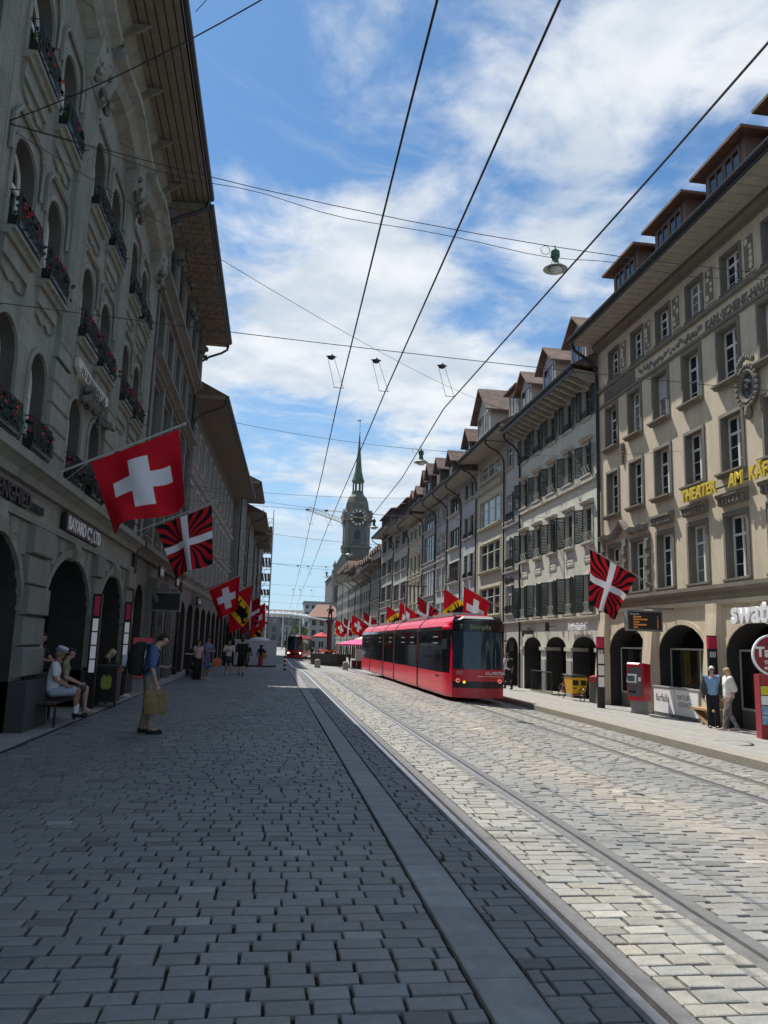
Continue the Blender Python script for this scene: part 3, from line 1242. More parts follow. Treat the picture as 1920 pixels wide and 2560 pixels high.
    lettering('swatch', .86, sw, h.root, (h.x(20.3), .25, 2.58), FRONT, .05, .024, name='shop_lettering')
    # oval medallion in a wreath between the upper windows
    m = MB()
    cx, cz = h.x(19.28), 9.22
    ring = []
    for i in range(28):
        a = 2 * PI * i / 28
        m.lathe([(.01, -.02), (.075, .02), (.06, .09), (.01, .12)], stone, 6, (cx + .40 * math.cos(a), .12, cz + .52 * math.sin(a)))
    m.lathe([(.02, 0), (.30, 0), (.30, .02)], M_IRON, 20, (0, 0, 0))
    m = MB()
    m.loft([[(cx + rr * math.cos(2 * PI * i / 24), yy, cz + rr * 1.3 * math.sin(2 * PI * i / 24)) for i in range(24)] for rr, yy in ((.44, 0), (.44, .10), (.36, .16), (.30, .12), (.28, .05))], stone)
    for i in range(22):
        a = 2 * PI * i / 22
        m.ball((cx + .47 * math.cos(a), .12, cz + .60 * math.sin(a)), .07, stone, 6)
    for q in range(7):
        m.ball((cx + (q - 3) * .11, .14, cz + .72 + .06 * (3 - abs(q - 3))), .07, stone, 6, (1, 1, 1.5))
    m.ball((cx, .12, cz - .78), .12, stone, 6, (1, 1, 1.8))
    md = h.part('medallion', m)
    m = MB()
    m.loft([[(cx + rr * math.cos(2 * PI * i / 24), yy, cz + rr * 1.3 * math.sin(2 * PI * i / 24)) for i in range(24)] for rr, yy in ((.29, .05), (.29, .07), (.01, .09))], M_IRON)
    for q in range(6):
        m.ball((cx + rng.uniform(-.12, .12), .09, cz + rng.uniform(-.2, .2)), .09, M_IRON, 6, (1, .5, 1))
    m.build('bronze_relief', md)
    m = MB()     # small carved mask between the far columns
    for q in range(6):
        m.ball((h.x(27.35) + rng.uniform(-.03, .03), .05, 9.55 - q * .14), .13 - .012 * q, stone, 7, (1, .7, 1))
    h.part('carved_mask', m)
    for a, b in ((25.88, 28.92), (22.05, 25.0), (18.1, 21.05), (14.1, 17.1), (10.2, 13.2)):
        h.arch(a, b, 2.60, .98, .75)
        m = MB()
        xa, xb = h.xr(a, b)
        o, i_ = arch_pts(xa - .16, xb + .16, 1.62, 2.76), arch_pts(xa, xb, 1.62, 2.60)
        for q in range(len(o) - 1):
            m.poly([(i_[q][0], .03, i_[q][1]), (i_[q + 1][0], .03, i_[q + 1][1]), (o[q + 1][0], .03, o[q + 1][1]), (o[q][0], .03, o[q][1])], wall)
            m.poly([(o[q][0], .03, o[q][1]), (o[q + 1][0], .03, o[q + 1][1]), (o[q + 1][0], 0, o[q + 1][1]), (o[q][0], 0, o[q][1])], wall)
        h.part('arch_surround', m)
    for yy in (29.32, 25.44, 21.55, 17.6, 13.65):      # sloping buttresses against the piers
        x = h.x(yy)
        m = MB()
        m.loft([[(x - .34, 0, z), (x + .34, 0, z), (x + .30, d, z), (x - .30, d, z)] for z, d in ((-.37, .42), (1.1, .30), (2.9, .14), (3.2, .14), (3.3, .02))], wall)
        h.part('buttress', m)
    h.wall()
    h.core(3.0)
    h.roof(14.5, 1.2, M_TILE, rise=5.4, soffm=M_SOFF, style='flat', fascia=.2)
    for yy in (26.75, 23.3, 19.95, 16.6):
        h.dormer(yy, 2.1, 1.5, .65, 15.35, 'hip', pmat('dormer_wood', (.17, .115, .095), .8, .2), M_TILE, 2, .36, 3.4, .05)
    h.pipe(29.55, 14.5, 1.15, .07)
    return h


house_k()


def house_g():
    wall = W('plaster_cream', (0.58, 0.57, 0.485), .10, .24)
    trim = W('stone_cream', (0.50, 0.48, 0.40), .1, .15)
    h = House('shuttered_house', 'cream house with dark green louvred shutters and three low arches', 'R', XR, 29.75, 39.95, -.37, 13.3, wall, rev=trim)
    c3 = [(38.78, 39.7), (36.72, 37.6), (34.66, 35.55), (32.5, 33.35), (30.4, 31.25)]
    gr = pmat('frame_greygreen', (.10, .115, .11), .6, .1)
    for a, b in c3:
        h.window(a, b, 11.66, 12.98, reveal=.18, sur=.06, surm=trim, sill=.08, framem=gr, bars='grid', shut={'w': .46, 'ang': 4}, rail={'h': .3, 'kind': 'bars'})
        h.window(a, b, 9.1, 10.48, reveal=.16, sur=.10, surm=trim, sill=.16, framem=gr, bars='cross', shut={'w': .46, 'ang': 30}, rail={'h': .42, 'kind': 'x'}, railm=pmat('pale_iron', (.42, .42, .38), .6, .1), hood={'gap': .16, 'proj': .22, 'mat': trim})
        h.window(a, b, 6.2, 7.68, reveal=.16, sur=.10, surm=trim, sill=.18, framem=gr, bars='cross', shut={'w': .5, 'ang': 36, 'sides': (1,) if rng.random() < .4 else (-1, 1)}, rail={'h': .42, 'kind': 'x'}, railm=MATS['pale_iron'], hood={'gap': .16, 'proj': .22, 'mat': trim})
        h.window(a, b, 3.25, 4.85, reveal=.16, sur=.08, surm=trim, sill=.14, framem=gr, bars='cross', shut={'w': .5, 'ang': 34}, rail={'h': .42, 'kind': 'x'}, railm=MATS['pale_iron'])
        xa, xb = h.xr(a, b)
        m = MB()
        m.box(xa - .04, xb + .04, 0, .03, 5.35, 5.72, trim)
        for q in range(2):
            m.box(xa + .03, xb - .03, .03, .04, 5.42 + q * .14, 5.51 + q * .14, wall)
        h.part('spandrel_panel', m)
    h.band(8.80, 8.96, .12, trim, step=False, name='string_course')
    h.band(2.98, 3.12, .16, trim)
    h.band(13.02, 13.3, .16, trim)
    for a, b in ((36.76, 39.35), (33.5, 36.05), (30.2, 32.75)):
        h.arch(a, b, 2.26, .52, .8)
    for yy in (39.62, 36.4, 33.12, 29.98):
        x = h.x(yy)
        m = MB()
        m.box(x - .42 if 0.42 < x < h.L - .42 else max(0.02, x - .25), x + .42 if .42 < x < h.L - .42 else min(h.L - .02, x + .25), -.7, .09, 1.62, 1.78, trim)
        h.part('impost', m)
    M_PIER = W('pier_granite', (.33, .32, .30), .15, .1)
    for yy in (36.4, 33.12):
        x = h.x(yy)
        m = MB()
        m.box(x - .29, x + .29, .0, .035, -.37, 1.2, M_PIER)
        h.part('pier_facing', m)
    dk = pmat('sign_dark', (.03, .03, .032), .5, .1)
    lettering('intimissimi', .46, sw_white(), h.root, (h.x(32.75), .16, 2.52), FRONT, .05, .004, name='shop_lettering')
    lettering('passivisa', .46, dk, h.root, (h.x(39.1), .16, 2.40), FRONT, .05, .004, name='shop_lettering')
    m = MB()
    m.tube([(h.x(34.75), .02, 2.75), (h.x(34.75), .35, 2.72)], .02, dk)
    m.lathe([(.10, -.2), (.10, .2)], dk, 10, (h.x(34.75), .42, 2.7))
    h.part('flood_lamp', m)
    h.wall()
    h.core(2.5)
    h.roof(13.3, 1.1, M_TILE2, rise=5.0, soffm=M_SOFF, style='brackets', fascia=.30)
    for yy, in ((31.45,), (35.2,), (38.75,)):
        h.dormer(yy, 1.75, 1.55, .75, 14.2, 'gable', pmat('dormer_plaster', (.42, .40, .36), .85, .1), M_TILE2, 1, .34, 3.0, .1)
    h.pipe(39.85, 13.3, 1.0)
    return h


def sw_white():
    return pmat('sign_white_gloss', (0.85, 0.85, 0.85), .35, .02)


house_g()


def row_house(name, label, y0, y1, zt, wallc, rows, cols, over=1.3, ze=None, X=XR, side='R', k=0.0, bars='cross', framem=None, trimc=None,
              sur=.10, sill=.14, soff=None, arches=3, dorm=(), hood=False, rail=None, shut=None, tile=None, zb=None, arch_top=2.3, pipe=True, bandz=(3.0,),
              reveal=.11, rise=0.0, glass=None, style='flat', gutter=True, roofrise=5.0):
    wallc = tuple(c * (.80 if side == 'R' else .78) for c in wallc)
    wall = W('plaster_' + name + '_' + str(int(y0)) + side, wallc, .10, .26)
    trim = W('trim_' + str(trimc), trimc or tuple(c * .85 for c in wallc), .1, .15)
    mid = (y0 + y1) / 2
    if zb is None:
        zb = (zp(13.1, mid) if side == 'R' else zg(-4, mid)) - .02
    h = House(name, label, side, X, y0, y1, zb, zt, wall, k, group=None, rev=trim)
    for ri, (za, zb_) in enumerate(rows):
        cc = cols[ri] if isinstance(cols[0], list) else cols
        for (a, b) in cc:
            h.window(a, b, za, zb_, rise=rise, reveal=reveal, sur=sur, surm=trim, sill=sill, framem=framem, bars=bars[ri] if isinstance(bars, list) else bars,
                     hood={'gap': .1, 'proj': .16, 'mat': trim} if hood and ri > 0 else None, rail=rail if ri < 3 else None, shut=shut if ri < 3 else None, glass=glass if rng.random() < .25 else None)
    for z in bandz:
        h.band(z - .16, z, .14, trim)
    if arches:
        p = (y1 - y0) / arches
        for i in range(arches):
            a, b = y0 + p * i + p * .13, y0 + p * (i + 1) - p * .13
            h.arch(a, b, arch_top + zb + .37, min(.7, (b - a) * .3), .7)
    h.wall()
    h.core(arch_top + zb + .6 if arches else None)
    h.roof(zt if ze is None else ze, over, tile or M_TILE, rise=roofrise, soffm=soff or M_SOFF, style=style, gut=gutter)
    for d in dorm:
        h.dormer(*d)
    if pipe:
        h.pipe(y1 - .12 if side == 'R' else y0 + .12, zt, over - .05)
    return h


FG = pmat('frame_dark_green', (.05, .07, .06), .6, .1)
FB = pmat('frame_brown', (.10, .075, .055), .6, .1)
FW = M_WHITE
DW = pmat('dormer_wood_dark', (.06, .05, .045), .8, .2)
DP = pmat('dormer_plaster', (.42, .40, .36), .85, .1)
h = row_house('narrow_house', 'narrow pale house with one window per floor and black balcony grilles', 40.0, 42.92, 13.75, (.56, .56, .53),
              [(3.55, 5.1), (6.15, 7.72), (8.8, 10.3), (11.9, 13.2)], [(41.2, 42.4)], bars='cross', framem=FW, arches=1, rail={'h': .45, 'kind': 'bars'},
              shut={'w': .5, 'ang': 30, 'sides': (-1,)}, dorm=[(40.95, 1.7, 1.6, .6, 14.6, 'hip', DP, M_TILE, 1, .3, 3, .1)], bandz=(3.1, 5.9, 8.55))
lettering('Belgian-Fine', .44, MATS['sign_dark'], h.root, (h.x(42.7), .04, 5.30), FRONT, .02, .0, sx=.75, name='shop_lettering')
h = row_house('pillared_window_house', 'warm cream house with triple windows split by white pillars and a dentil cornice', 43.0, 49.2, 13.75, (.62, .59, .47),
              [(3.62, 5.3), (6.33, 8.1), (9.12, 10.85), (12.1, 13.2)], [(43.7, 48.2)], bars=3, framem=pmat('pillar_white', (.66, .64, .55), .6, .08), arches=2, trimc=(.46, .43, .34), sur=.14, sill=.22,
              dorm=[(47.3, 3.1, 1.75, 1.5, 15.1, 'gable', DP, M_TILE2, 3, .42, 4, .1)], bandz=(3.1, 11.85), soff=M_SOFF)
m = MB()
for i in range(22):
    x = h.x(43.3 + i * .27)
    m.box(x - .07, x + .07, 0, .2, 11.42, 11.68, MATS["trim_(0.46, 0.43, 0.34)"])
h.part('dentil_course', m)
m = MB()
m.tube([(h.x(48.9), .02, 4.6), (h.x(48.9), .4, 4.5)], .02, M_IRON)
h.part('bracket_arm', m)
row_house('pale_blue_house', 'narrow bluish white house with paired tall windows and small grilles', 49.25, 53.42, 13.2, (.52, .55, .56),
          [(3.5, 5.1), (6.3, 7.9), (9.05, 10.5), (11.75, 12.9)], [(49.85, 50.85), (51.4, 52.4)], framem=FG, arches=2, rail={'h': .35, 'kind': 'bars'}, sill=.2,
          dorm=[(51.3, 1.6, 1.5, .85, 14.4, 'gable', DW, M_TILE2, 1, .3, 3, .1)], bandz=(3.1,))
h = row_house('flower_box_house', 'off white house with rows of four lights and red flowers on a sill', 53.47, 57.85, 13.35, (.57, .56, .52),
              [(3.6, 5.1), (6.3, 7.8), (8.85, 10.3), (11.4, 12.85)], [(53.85, 57.1)], bars=4, framem=FB, arches=2, trimc=(.48, .47, .43), sill=.24,
              dorm=[(56.6, 1.4, 1.4, .7, 14.4, 'gable', DW, M_TILE2, 1, .3, 3, .1)], bandz=(3.1,), pipe=True)
flower_box(h, h.x(55.5), 6.35, 3.0, .8)
row_house('grey_trim_house', 'grey house with paired windows, pale shutters and hooded lintels', 57.9, 62.1, 13.4, (.50, .51, .50),
          [(3.4, 5.0), (6.0, 7.6), (8.8, 10.3), (11.4, 12.8)], [(58.3, 59.5), (60.2, 61.4)], framem=FW, arches=2, hood=True, rail={'h': .3, 'kind': 'x'},
          dorm=[(61.2, 1.5, 1.6, .8, 14.6, 'gable', DW, M_TILE2, 1, .3, 3, .1)], bandz=(3.0, 8.4))
row_house('glazed_front_house', 'dark glazed house front with tall window bays and slim white mullions', 62.2, 67.7, 13.6, (.42, .43, .41),
          [(3.5, 5.2), (5.85, 7.9), (8.75, 11.0), (11.55, 13.2)], [(62.4, 67.5)], bars=5, framem=pmat('mullion_grey', (.40, .41, .40), .6, .08), arches=2, sur=.06, reveal=.10,
          dorm=[(65.0, 1.5, 1.7, .9, 14.8, 'gable', DW, M_TILE2, 1, .3, 3, .1), (67.0, 1.4, 1.6, .9, 14.7, 'gable', DW, M_TILE2, 1, .3, 3, .1)], bandz=(3.1, 8.4), over=1.35)
row_house('yellow_stone_house', 'yellowish stone house with three ornate tall windows per floor', 67.8, 75.1, 13.3, (.58, .55, .42),
          [(3.5, 4.95), (5.5, 7.3), (8.2, 10.0), (11.5, 12.6)], [(68.8, 70.0), (70.9, 72.1), (73.0, 74.2)], framem=FG, arches=3, hood=True, trimc=(.54, .51, .40), sur=.18, sill=.2,
          dorm=[(70.2, 1.5, 1.4, .7, 14.3, 'gable', DW, M_TILE2, 1, .3, 3, .1), (72.6, 1.5, 1.4, .7, 14.3, 'gable', DW, M_TILE2, 1, .3, 3, .1)], bandz=(3.1, 7.95, 11.3))
row_house('wide_light_house', 'pale house with two bays of four lights under a grey upper floor', 75.2, 85.0, 13.9, (.52, .52, .45),
          [(3.6, 5.2), (6.25, 8.0), (9.25, 10.6), (11.8, 13.3)], [(75.9, 79.6), (80.5, 84.2)], bars=4, framem=FB, arches=4, sill=.22,
          dorm=[(76.5, 2.2, 1.5, .6, 14.7, 'hip', DW, M_TILE, 2, .3, 3, .1), (80.0, 2.2, 1.5, .6, 14.7, 'hip', DW, M_TILE, 2, .3, 3, .1)], bandz=(3.1,))
row_house('green_grey_house', 'greenish grey house with long rows of windows and a boxy roof storey', 85.1, 95.2, 14.6, (.42, .44, .38),
          [(3.6, 5.2), (6.6, 8.4), (9.6, 11.4), (12.4, 14.1)], [(86.0, 89.6), (90.4, 94.2)], bars=4, framem=FB, arches=4, sill=.22,
          dorm=[(87.2, 2.6, 1.7, .6, 15.2, 'hip', DW, M_TILE, 2, .3, 3, .1), (90.4, 2.6, 1.7, .6, 15.2, 'hip', DW, M_TILE, 2, .3, 3, .1), (93.6, 2.6, 1.7, .6, 15.2, 'hip', DW, M_TILE, 2, .3, 3, .1)], bandz=(3.1, 5.9))
far_rows = [
    ('dark_eaved_house', 'dark eaved house just beyond the green grey one, low under brown soffits', 95.3, 104.8, 11.4, (.30, .29, .26)),
    ('balcony_house', 'far house with a bright balcony line below dark windows', 104.9, 116.0, 11.2, (.42, .41, .36)),
    ('slim_far_house', 'slim far cream house in the middle of the distant right row', 116.1, 124.0, 11.4, (.52, .49, .40)),
    ('square_window_house', 'far pale house with a broad band of upper windows', 124.1, 135.0, 12.1, (.50, .48, .40)),
    ('tall_far_house', 'tall far beige house with many small windows near the church', 135.1, 147.0, 13.3, (.44, .42, .35)),
    ('last_row_house', 'last house of the right row before the church tower', 147.1, 160.0, 13.3, (.40, .38, .32)),
]
for i, (nm, lb, a, b, zt, c) in enumerate(far_rows):
    n = 4
    p = (b - a) / n
    cols = [(a + p * (j + .18), a + p * (j + .82)) for j in range(n)]
    row_house(nm, lb, a, b, zt, c, [(2.8, 4.3), (5.1, 6.8), (7.6, 9.0), (9.8, 10.9)], cols, bars='plain', framem=FB if i % 2 else FW, arches=3, sur=.1,
              dorm=[(a + p * (j + .5), 1.5, 1.3, .6, zt + .8, 'gable', DW if i % 2 else DP, M_TILE2, 1, .25, 3, .1) for j in range(n)], bandz=(2.5, 7.2), arch_top=1.9,
              soff=M_SOFFD if i == 0 else M_SOFF, over=1.5)


# ---------------------------------------------------------------- left-hand row
XL = -4.4


def house_a():
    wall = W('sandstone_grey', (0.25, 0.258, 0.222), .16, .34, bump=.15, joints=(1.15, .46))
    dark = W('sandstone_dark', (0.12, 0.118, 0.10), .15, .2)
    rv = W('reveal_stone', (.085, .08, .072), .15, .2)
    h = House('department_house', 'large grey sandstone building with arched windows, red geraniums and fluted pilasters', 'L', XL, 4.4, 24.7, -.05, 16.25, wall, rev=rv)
    pairs = [(11.62, 12.72), (13.42, 14.42), (16.02, 17.1), (17.82, 18.95), (20.42, 21.52), (22.12, 23.22), (7.2, 8.3), (9.0, 10.0)]
    for i, (a, b) in enumerate(pairs):
        for j, (za, zb_, rise) in enumerate(((4.72, 6.62, .5), (7.80, 9.55, .42), (10.80, 12.55, .42))):
            win = h.window(a, b, za, zb_, rise=rise, reveal=.26, sur=.10, surm=wall, sill=.22, bars='cross', sillm=wall, rail={'h': .62, 'kind': 'bars', 'y': .2})
            if a > 10.5 and not (i == 5 and j == 0):
                flower_box(h, (h.x(a) + h.x(b)) / 2, za + .12, 1.05, 1.15 if j < 2 else .95)
            if j > 0:       # stepped hood line and apron under the sill
                m = MB()
                xa, xb = h.xr(a, b)
                zt = zb_ + .30
                m.tube([(xa - .22, .05, zb_ - .55), (xa - .22, .05, zb_ + .05), (xa - .02, .06, zt), (xb + .02, .06, zt), (xb + .22, .05, zb_ + .05), (xb + .22, .05, zb_ - .55)], .045, wall, 5)
                h.part('hood_mould', m)
                m = MB()
                m.loft([[(x_, .0, z_), (x_, .05, z_)] for x_, z_ in ((xa - .1, za - .14), (xa + .0, za - .62), ((xa + xb) / 2 - .2, za - .70), ((xa + xb) / 2, za - .62), ((xa + xb) / 2 + .2, za - .70), (xb, za - .62), (xb + .1, za - .14))], wall, closed=False, cap=False)
                m.box(xa - .05, xb + .05, 0, .06, za - .40, za - .14, wall)
                h.part('apron', m)
        # attic: small paired light above the top row
    for c in (10.75 - .2, 15.22, 19.68, 24.0, 6.3):       # fluted giant pilasters
        x = h.x(c)
        m = MB()
        wd = .48
        m.box(x - wd, x + wd, 0, .10, 6.9, 13.0, wall)
        for q in range(9):
            xx = x - wd + .07 + q * (2 * wd - .14) / 8
            m.tube([(xx, .10, 7.2), (xx, .10, 12.8)], .036, wall, 6)
        h.part('pilaster', m)
        m = MB()
        m.loft([[(x - w_, 0, z), (x + w_, 0, z), (x + w_, d, z), (x - w_, d, z)] for w_, d, z in ((.50, .12, 12.9), (.56, .22, 13.2), (.66, .34, 13.5), (.70, .38, 13.9))], wall)
        for q in range(34):
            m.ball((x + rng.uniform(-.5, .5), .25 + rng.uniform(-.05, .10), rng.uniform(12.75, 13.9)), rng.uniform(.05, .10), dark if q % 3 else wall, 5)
        h.part('carved_capital', m)
        for q in range(5):      # rusticated pier blocks below
            m = MB()
            e = .62
            m.loft([[(x - e, .0, z), (x + e, 0, z), (x + e, d, z), (x - e, d, z)] for z, d in ((4.65 + q * .44, .07), (4.68 + q * .44, .10), (5.04 + q * .44, .10), (5.07 + q * .44, .07))], wall)
            h.part('rusticated_block', m)
    # swelling cornice with curved gables between the pilasters
    for a, b in ((15.4, 19.5), (19.85, 23.8), (11.0, 15.0), (6.6, 10.4)):
        m = MB()
        n = 14
        rings = []
        for i in range(n + 1):
            t = i / n
            x = h.x(a + (b - a) * t)
            hz = .34 * math.sin(PI * t) ** 2
            rings.append([(x, 0, 13.55 + hz), (x, .30, 13.62 + hz), (x, .42, 13.85 + hz), (x, .62, 13.95 + hz), (x, .62, 14.1 + hz), (x, 0, 14.25 + hz)])
        m.loft(rings, wall)
        h.part('curved_cornice', m)
        m = MB()
        cx = h.x((a + b) / 2)
        m.loft([[(cx + rr * math.cos(2 * PI * i / 16), yy, 15.05 + rr * 1.1 * math.sin(2 * PI * i / 16)) for i in range(16)] for rr, yy in ((.62, 0), (.62, .16), (.5, .2), (.42, .06), (.02, .05))], wall)
        h.part('oval_relief', m)
        m = MB()
        for q in range(60):
            t = rng.uniform(-1.3, 1.3)
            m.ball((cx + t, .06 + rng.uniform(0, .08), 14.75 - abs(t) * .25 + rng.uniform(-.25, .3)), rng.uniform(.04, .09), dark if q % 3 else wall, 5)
        h.part('carved_garland', m)
    h.band(4.22, 4.62, .34, wall)
    h.band(3.62, 3.76, .10, wall, step=False, name='string_course')
    h.band(15.75, 16.25, .30, wall)
    archs = [(11.05, 14.2), (15.6, 19.35), (20.25, 23.5), (6.6, 10.0)]
    for a, b in archs:
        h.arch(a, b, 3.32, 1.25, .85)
        xa, xb = h.xr(a, b)
        m = MB()
        o, i_ = arch_pts(xa - .14, xb + .14, 2.07, 3.50, 16), arch_pts(xa + .003, xb - .003, 2.07, 3.318, 16)
        for q in range(16):
            P = [(i_[q][0], i_[q][1]), (i_[q + 1][0], i_[q + 1][1]), (o[q + 1][0], o[q + 1][1]), (o[q][0], o[q][1])]
            m.loft([[(p[0], -.02, p[1]) for p in P], [(p[0], .07, p[1]) for p in P]], wall)
        h.part('arch_moulding', m)
        m = MB()
        cx = (xa + xb) / 2
        m.loft([[(cx - w_, -.05, z), (cx + w_, -.05, z), (cx + w_, d, z), (cx - w_, d, z)] for w_, d, z in ((.16, .14, 3.25), (.20, .18, 3.45), (.24, .12, 3.62))], wall)
        h.part('keystone', m)
        for sgn in (-1, 1):     # voussoir joints radiating over the arch
            for q in (1, 2):
                m = MB()
                xx = cx + sgn * (.28 + q * .52)
                m.loft([[(xx - .22 + .04 * sgn * q, 0, 3.42 - .10 * q * q), (xx + .20 + .04 * sgn * q, 0, 3.42 - .10 * q * q), (xx + .22 + .1 * sgn * q, 0, 3.62), (xx - .20 + .1 * sgn * q, 0, 3.62)],
                        [(xx - .20 + .04 * sgn * q, .045, 3.44 - .10 * q * q), (xx + .18 + .04 * sgn * q, .045, 3.44 - .10 * q * q), (xx + .20 + .1 * sgn * q, .045, 3.60), (xx - .18 + .1 * sgn * q, .045, 3.60)]], wall)
                h.part('voussoir', m)
    for a, b in ((14.2, 15.6), (19.35, 20.25), (23.5, 24.7), (10.0, 11.05)):     # pier blocks, each proud of the next
        xa, xb = h.xr(a, b)
        M_PB = W('pier_stone', (.19, .195, .17), .14, .2, bump=.15)
        for q in range(5):
            m = MB()
            z0 = .92 + q * .54
            dd = .12 if q % 2 else .17
            e = .05
            m.loft([[(xa + e, 0, z0), (xb - e, 0, z0), (xb - e, dd * .7, z0 + .01), (xa + e, dd * .7, z0 + .01)], [(xa + e, 0, z0 + .03), (xb - e, 0, z0 + .03), (xb - e, dd, z0 + .03), (xa + e, dd, z0 + .03)],
                    [(xa + e, 0, z0 + .49), (xb - e, 0, z0 + .49), (xb - e, dd, z0 + .49), (xa + e, dd, z0 + .49)], [(xa + e, 0, z0 + .53), (xb - e, 0, z0 + .53), (xb - e, dd * .7, z0 + .52), (xa + e, dd * .7, z0 + .52)]], M_PB)
            h.part('pier_block', m)
        m = MB()
        m.box(xa, xb, -.86, .30, -.05, .86, W('plinth_stone', (.055, .055, .053), .2, .2))
        h.part('plinth', m)
    # shop names and cartouche
    m = MB()
    xa, xb = h.x(19.3), h.x(16.3)
    m.box(xa, xb, .05, .14, 3.78, 4.16, M_BLACK)
    sg = h.part('sign_box', m)
    lettering('BAYARD Cº, LTD', .40, M_SIGNW, sg, (xb - .10, .145, 3.83), FRONT, .01, .006, sx=1.0, name='shop_lettering')
    lettering('LENGHIED', .40, MATS['sign_dark'], h.root, (h.x(12.2), .06, 3.82), FRONT, .03, .006, name='shop_lettering')
    lettering('ORIENTTEPPICHE', .20, MATS['sign_dark'], h.root, (h.x(14.0), .06, 3.84), FRONT, .02, .0, sx=.6, name='shop_lettering')
    cart = W('cartouche_pale', (.52, .52, .46), .08, .1)
    m = MB()
    xa, xb = h.x(19.0), h.x(16.1)
    m.loft([[(x_, 0, zc - hh), (x_, .12, zc - hh + .03), (x_, .12, zc + hh - .03), (x_, 0, zc + hh)] for x_, zc, hh in ((xa, 7.32, .12), (xa + .3, 7.26, .17), ((xa + xb) / 2, 7.2, .18), (xb - .3, 7.26, .17), (xb, 7.32, .12))], cart)
    ca = h.part('cartouche', m)
    lettering('·AU BON MARCHÉ·', .26, MATS['sign_dark'], ca, (xb - .16, .125, 7.13), FRONT, .004, .0, sx=1.12)
    m = MB()
    for q in range(40):
        m.ball(((xa + xb) / 2 + rng.gauss(0, .55), .08 + rng.uniform(0, .12), 6.98 + rng.uniform(-.35, .08)), rng.uniform(.05, .12), dark, 6)
    h.part('carved_garland', m)
    h.wall()
    h.core(3.55)
    h.roof(16.25, 1.56, M_TILE, rise=5.5, soffm=M_SOFFD, style='boards', boards=7, fascia=.26)
    # hanging eave brackets
    k = MB()
    k.loft([[(x_, 0, -.5), (x_, .2, -.42), (x_, .6, -.14), (x_, .75, -.02), (x_, 0, -.02)] for x_ in (-.04, .04)], M_SOFFD)
    me = k.mesh('eave_bracket')
    for yy in (6, 8.2, 10.4, 12.6, 14.8, 17.0, 19.2, 21.4, 23.6):
        link('eave_bracket', me, h.root, (h.x(yy), 0, 16.2))
    h.pipe(24.58, 16.25, 1.5, .075)
    h.pipe(10.2, 16.25, 1.5, .075)
    return h


house_a()


def house_b():
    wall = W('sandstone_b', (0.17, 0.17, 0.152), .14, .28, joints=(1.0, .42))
    dark = W('sandstone_dark', (0.12, 0.118, 0.10), .15, .2)
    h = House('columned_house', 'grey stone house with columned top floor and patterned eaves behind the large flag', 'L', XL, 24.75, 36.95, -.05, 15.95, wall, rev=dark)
    cs = [26.2, 28.55, 30.9, 33.25, 35.6]
    for c in cs:
        h.window(c - .62, c + .62, 4.95, 6.9, reveal=.16, sur=.16, surm=wall, sill=.2, bars='cross', framem=FB)
        h.window(c - .62, c + .62, 7.75, 10.1, reveal=.16, sur=.16, surm=wall, sill=.2, bars='cross', framem=FB, hood={'gap': .18, 'proj': .3, 'mat': wall})
        h.window(c - .62, c + .62, 11.3, 13.0, reveal=.16, sur=.12, surm=wall, sill=.2, bars='cross', framem=FB)
        h.window(c - .5, c + .5, 13.95, 15.4, reveal=.16, sur=.08, surm=wall, sill=.1, bars='plain', framem=FB)
    for c in [25.0, 27.4, 29.7, 32.1, 34.4, 36.7]:
        x = h.x(c)
        m = MB()
        m.lathe([(.20, 13.7), (.22, 13.8), (.17, 13.9), (.15, 15.4), (.22, 15.5), (.30, 15.85), (.30, 15.95)], wall, 10, (x, .2, 0))
        h.part('column', m, True)
        m = MB()
        for q in range(14):
            m.ball((x + rng.uniform(-.22, .22), .35 + rng.uniform(-.1, .2), rng.uniform(15.2, 15.8)), rng.uniform(.07, .13), dark, 6)
        h.part('carved_bust', m)
        m = MB()
        m.box(x - .22, x + .22, 0, .14, 4.7, 10.7, wall)
        h.part('pilaster', m)
    h.band(10.6, 10.95, .35, wall)
    h.band(13.3, 13.7, .45, wall)
    h.band(4.2, 4.6, .40, wall)
    for i, c in enumerate([26.4, 29.75, 32.6, 35.3]):
        hw = .82 if i == 0 else .75
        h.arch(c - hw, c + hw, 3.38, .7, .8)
    for c in (28.1, 31.2, 34.0):
        x = h.x(c)
        m = MB()
        m.loft([[(x - w_, 0, z), (x + w_, 0, z), (x + w_, d, z), (x - w_, d, z)] for w_, d, z in ((.25, .2, -.05), (.25, .2, 3.0), (.34, .34, 3.3), (.34, .38, 3.7))], wall)
        for q in range(12):
            m.ball((x + rng.uniform(-.25, .25), .3, rng.uniform(2.9, 3.6)), rng.uniform(.07, .13), dark, 6)
        h.part('figured_pilaster', m)
    for yy in (27.3, 32.0):
        m = MB()
        x = h.x(yy)
        m.box(x - 1.0, x + .0, .42, .50, 3.72, 4.12, M_BLACK)
        b = h.part('sign_box', m)
        lettering('ESPRIT', .32, M_SIGNW, b, (x - .04, .505, 3.80), FRONT, .006, .004, sx=.78, name='shop_lettering')
    h.wall()
    h.core(3.7)
    rf = h.roof(15.95, 1.58, M_TILE, rise=5.0, soffm=M_SOFFD, style='flat', fascia=.24)
    k = MB()
    for i in range(16):
        for j in range(3):
            xx = .3 + i * .74
            yy = .45 + j * .38
            k.box(xx, xx + .5, yy, yy + .05, 15.90, 15.945, M_SOFFD)
            k.box(xx, xx + .06, yy, yy + .26, 15.90, 15.944, M_SOFFD)
    k.build('soffit_ornament', rf)
    h.pipe(36.85, 15.95, 1.5, .06)
    return h


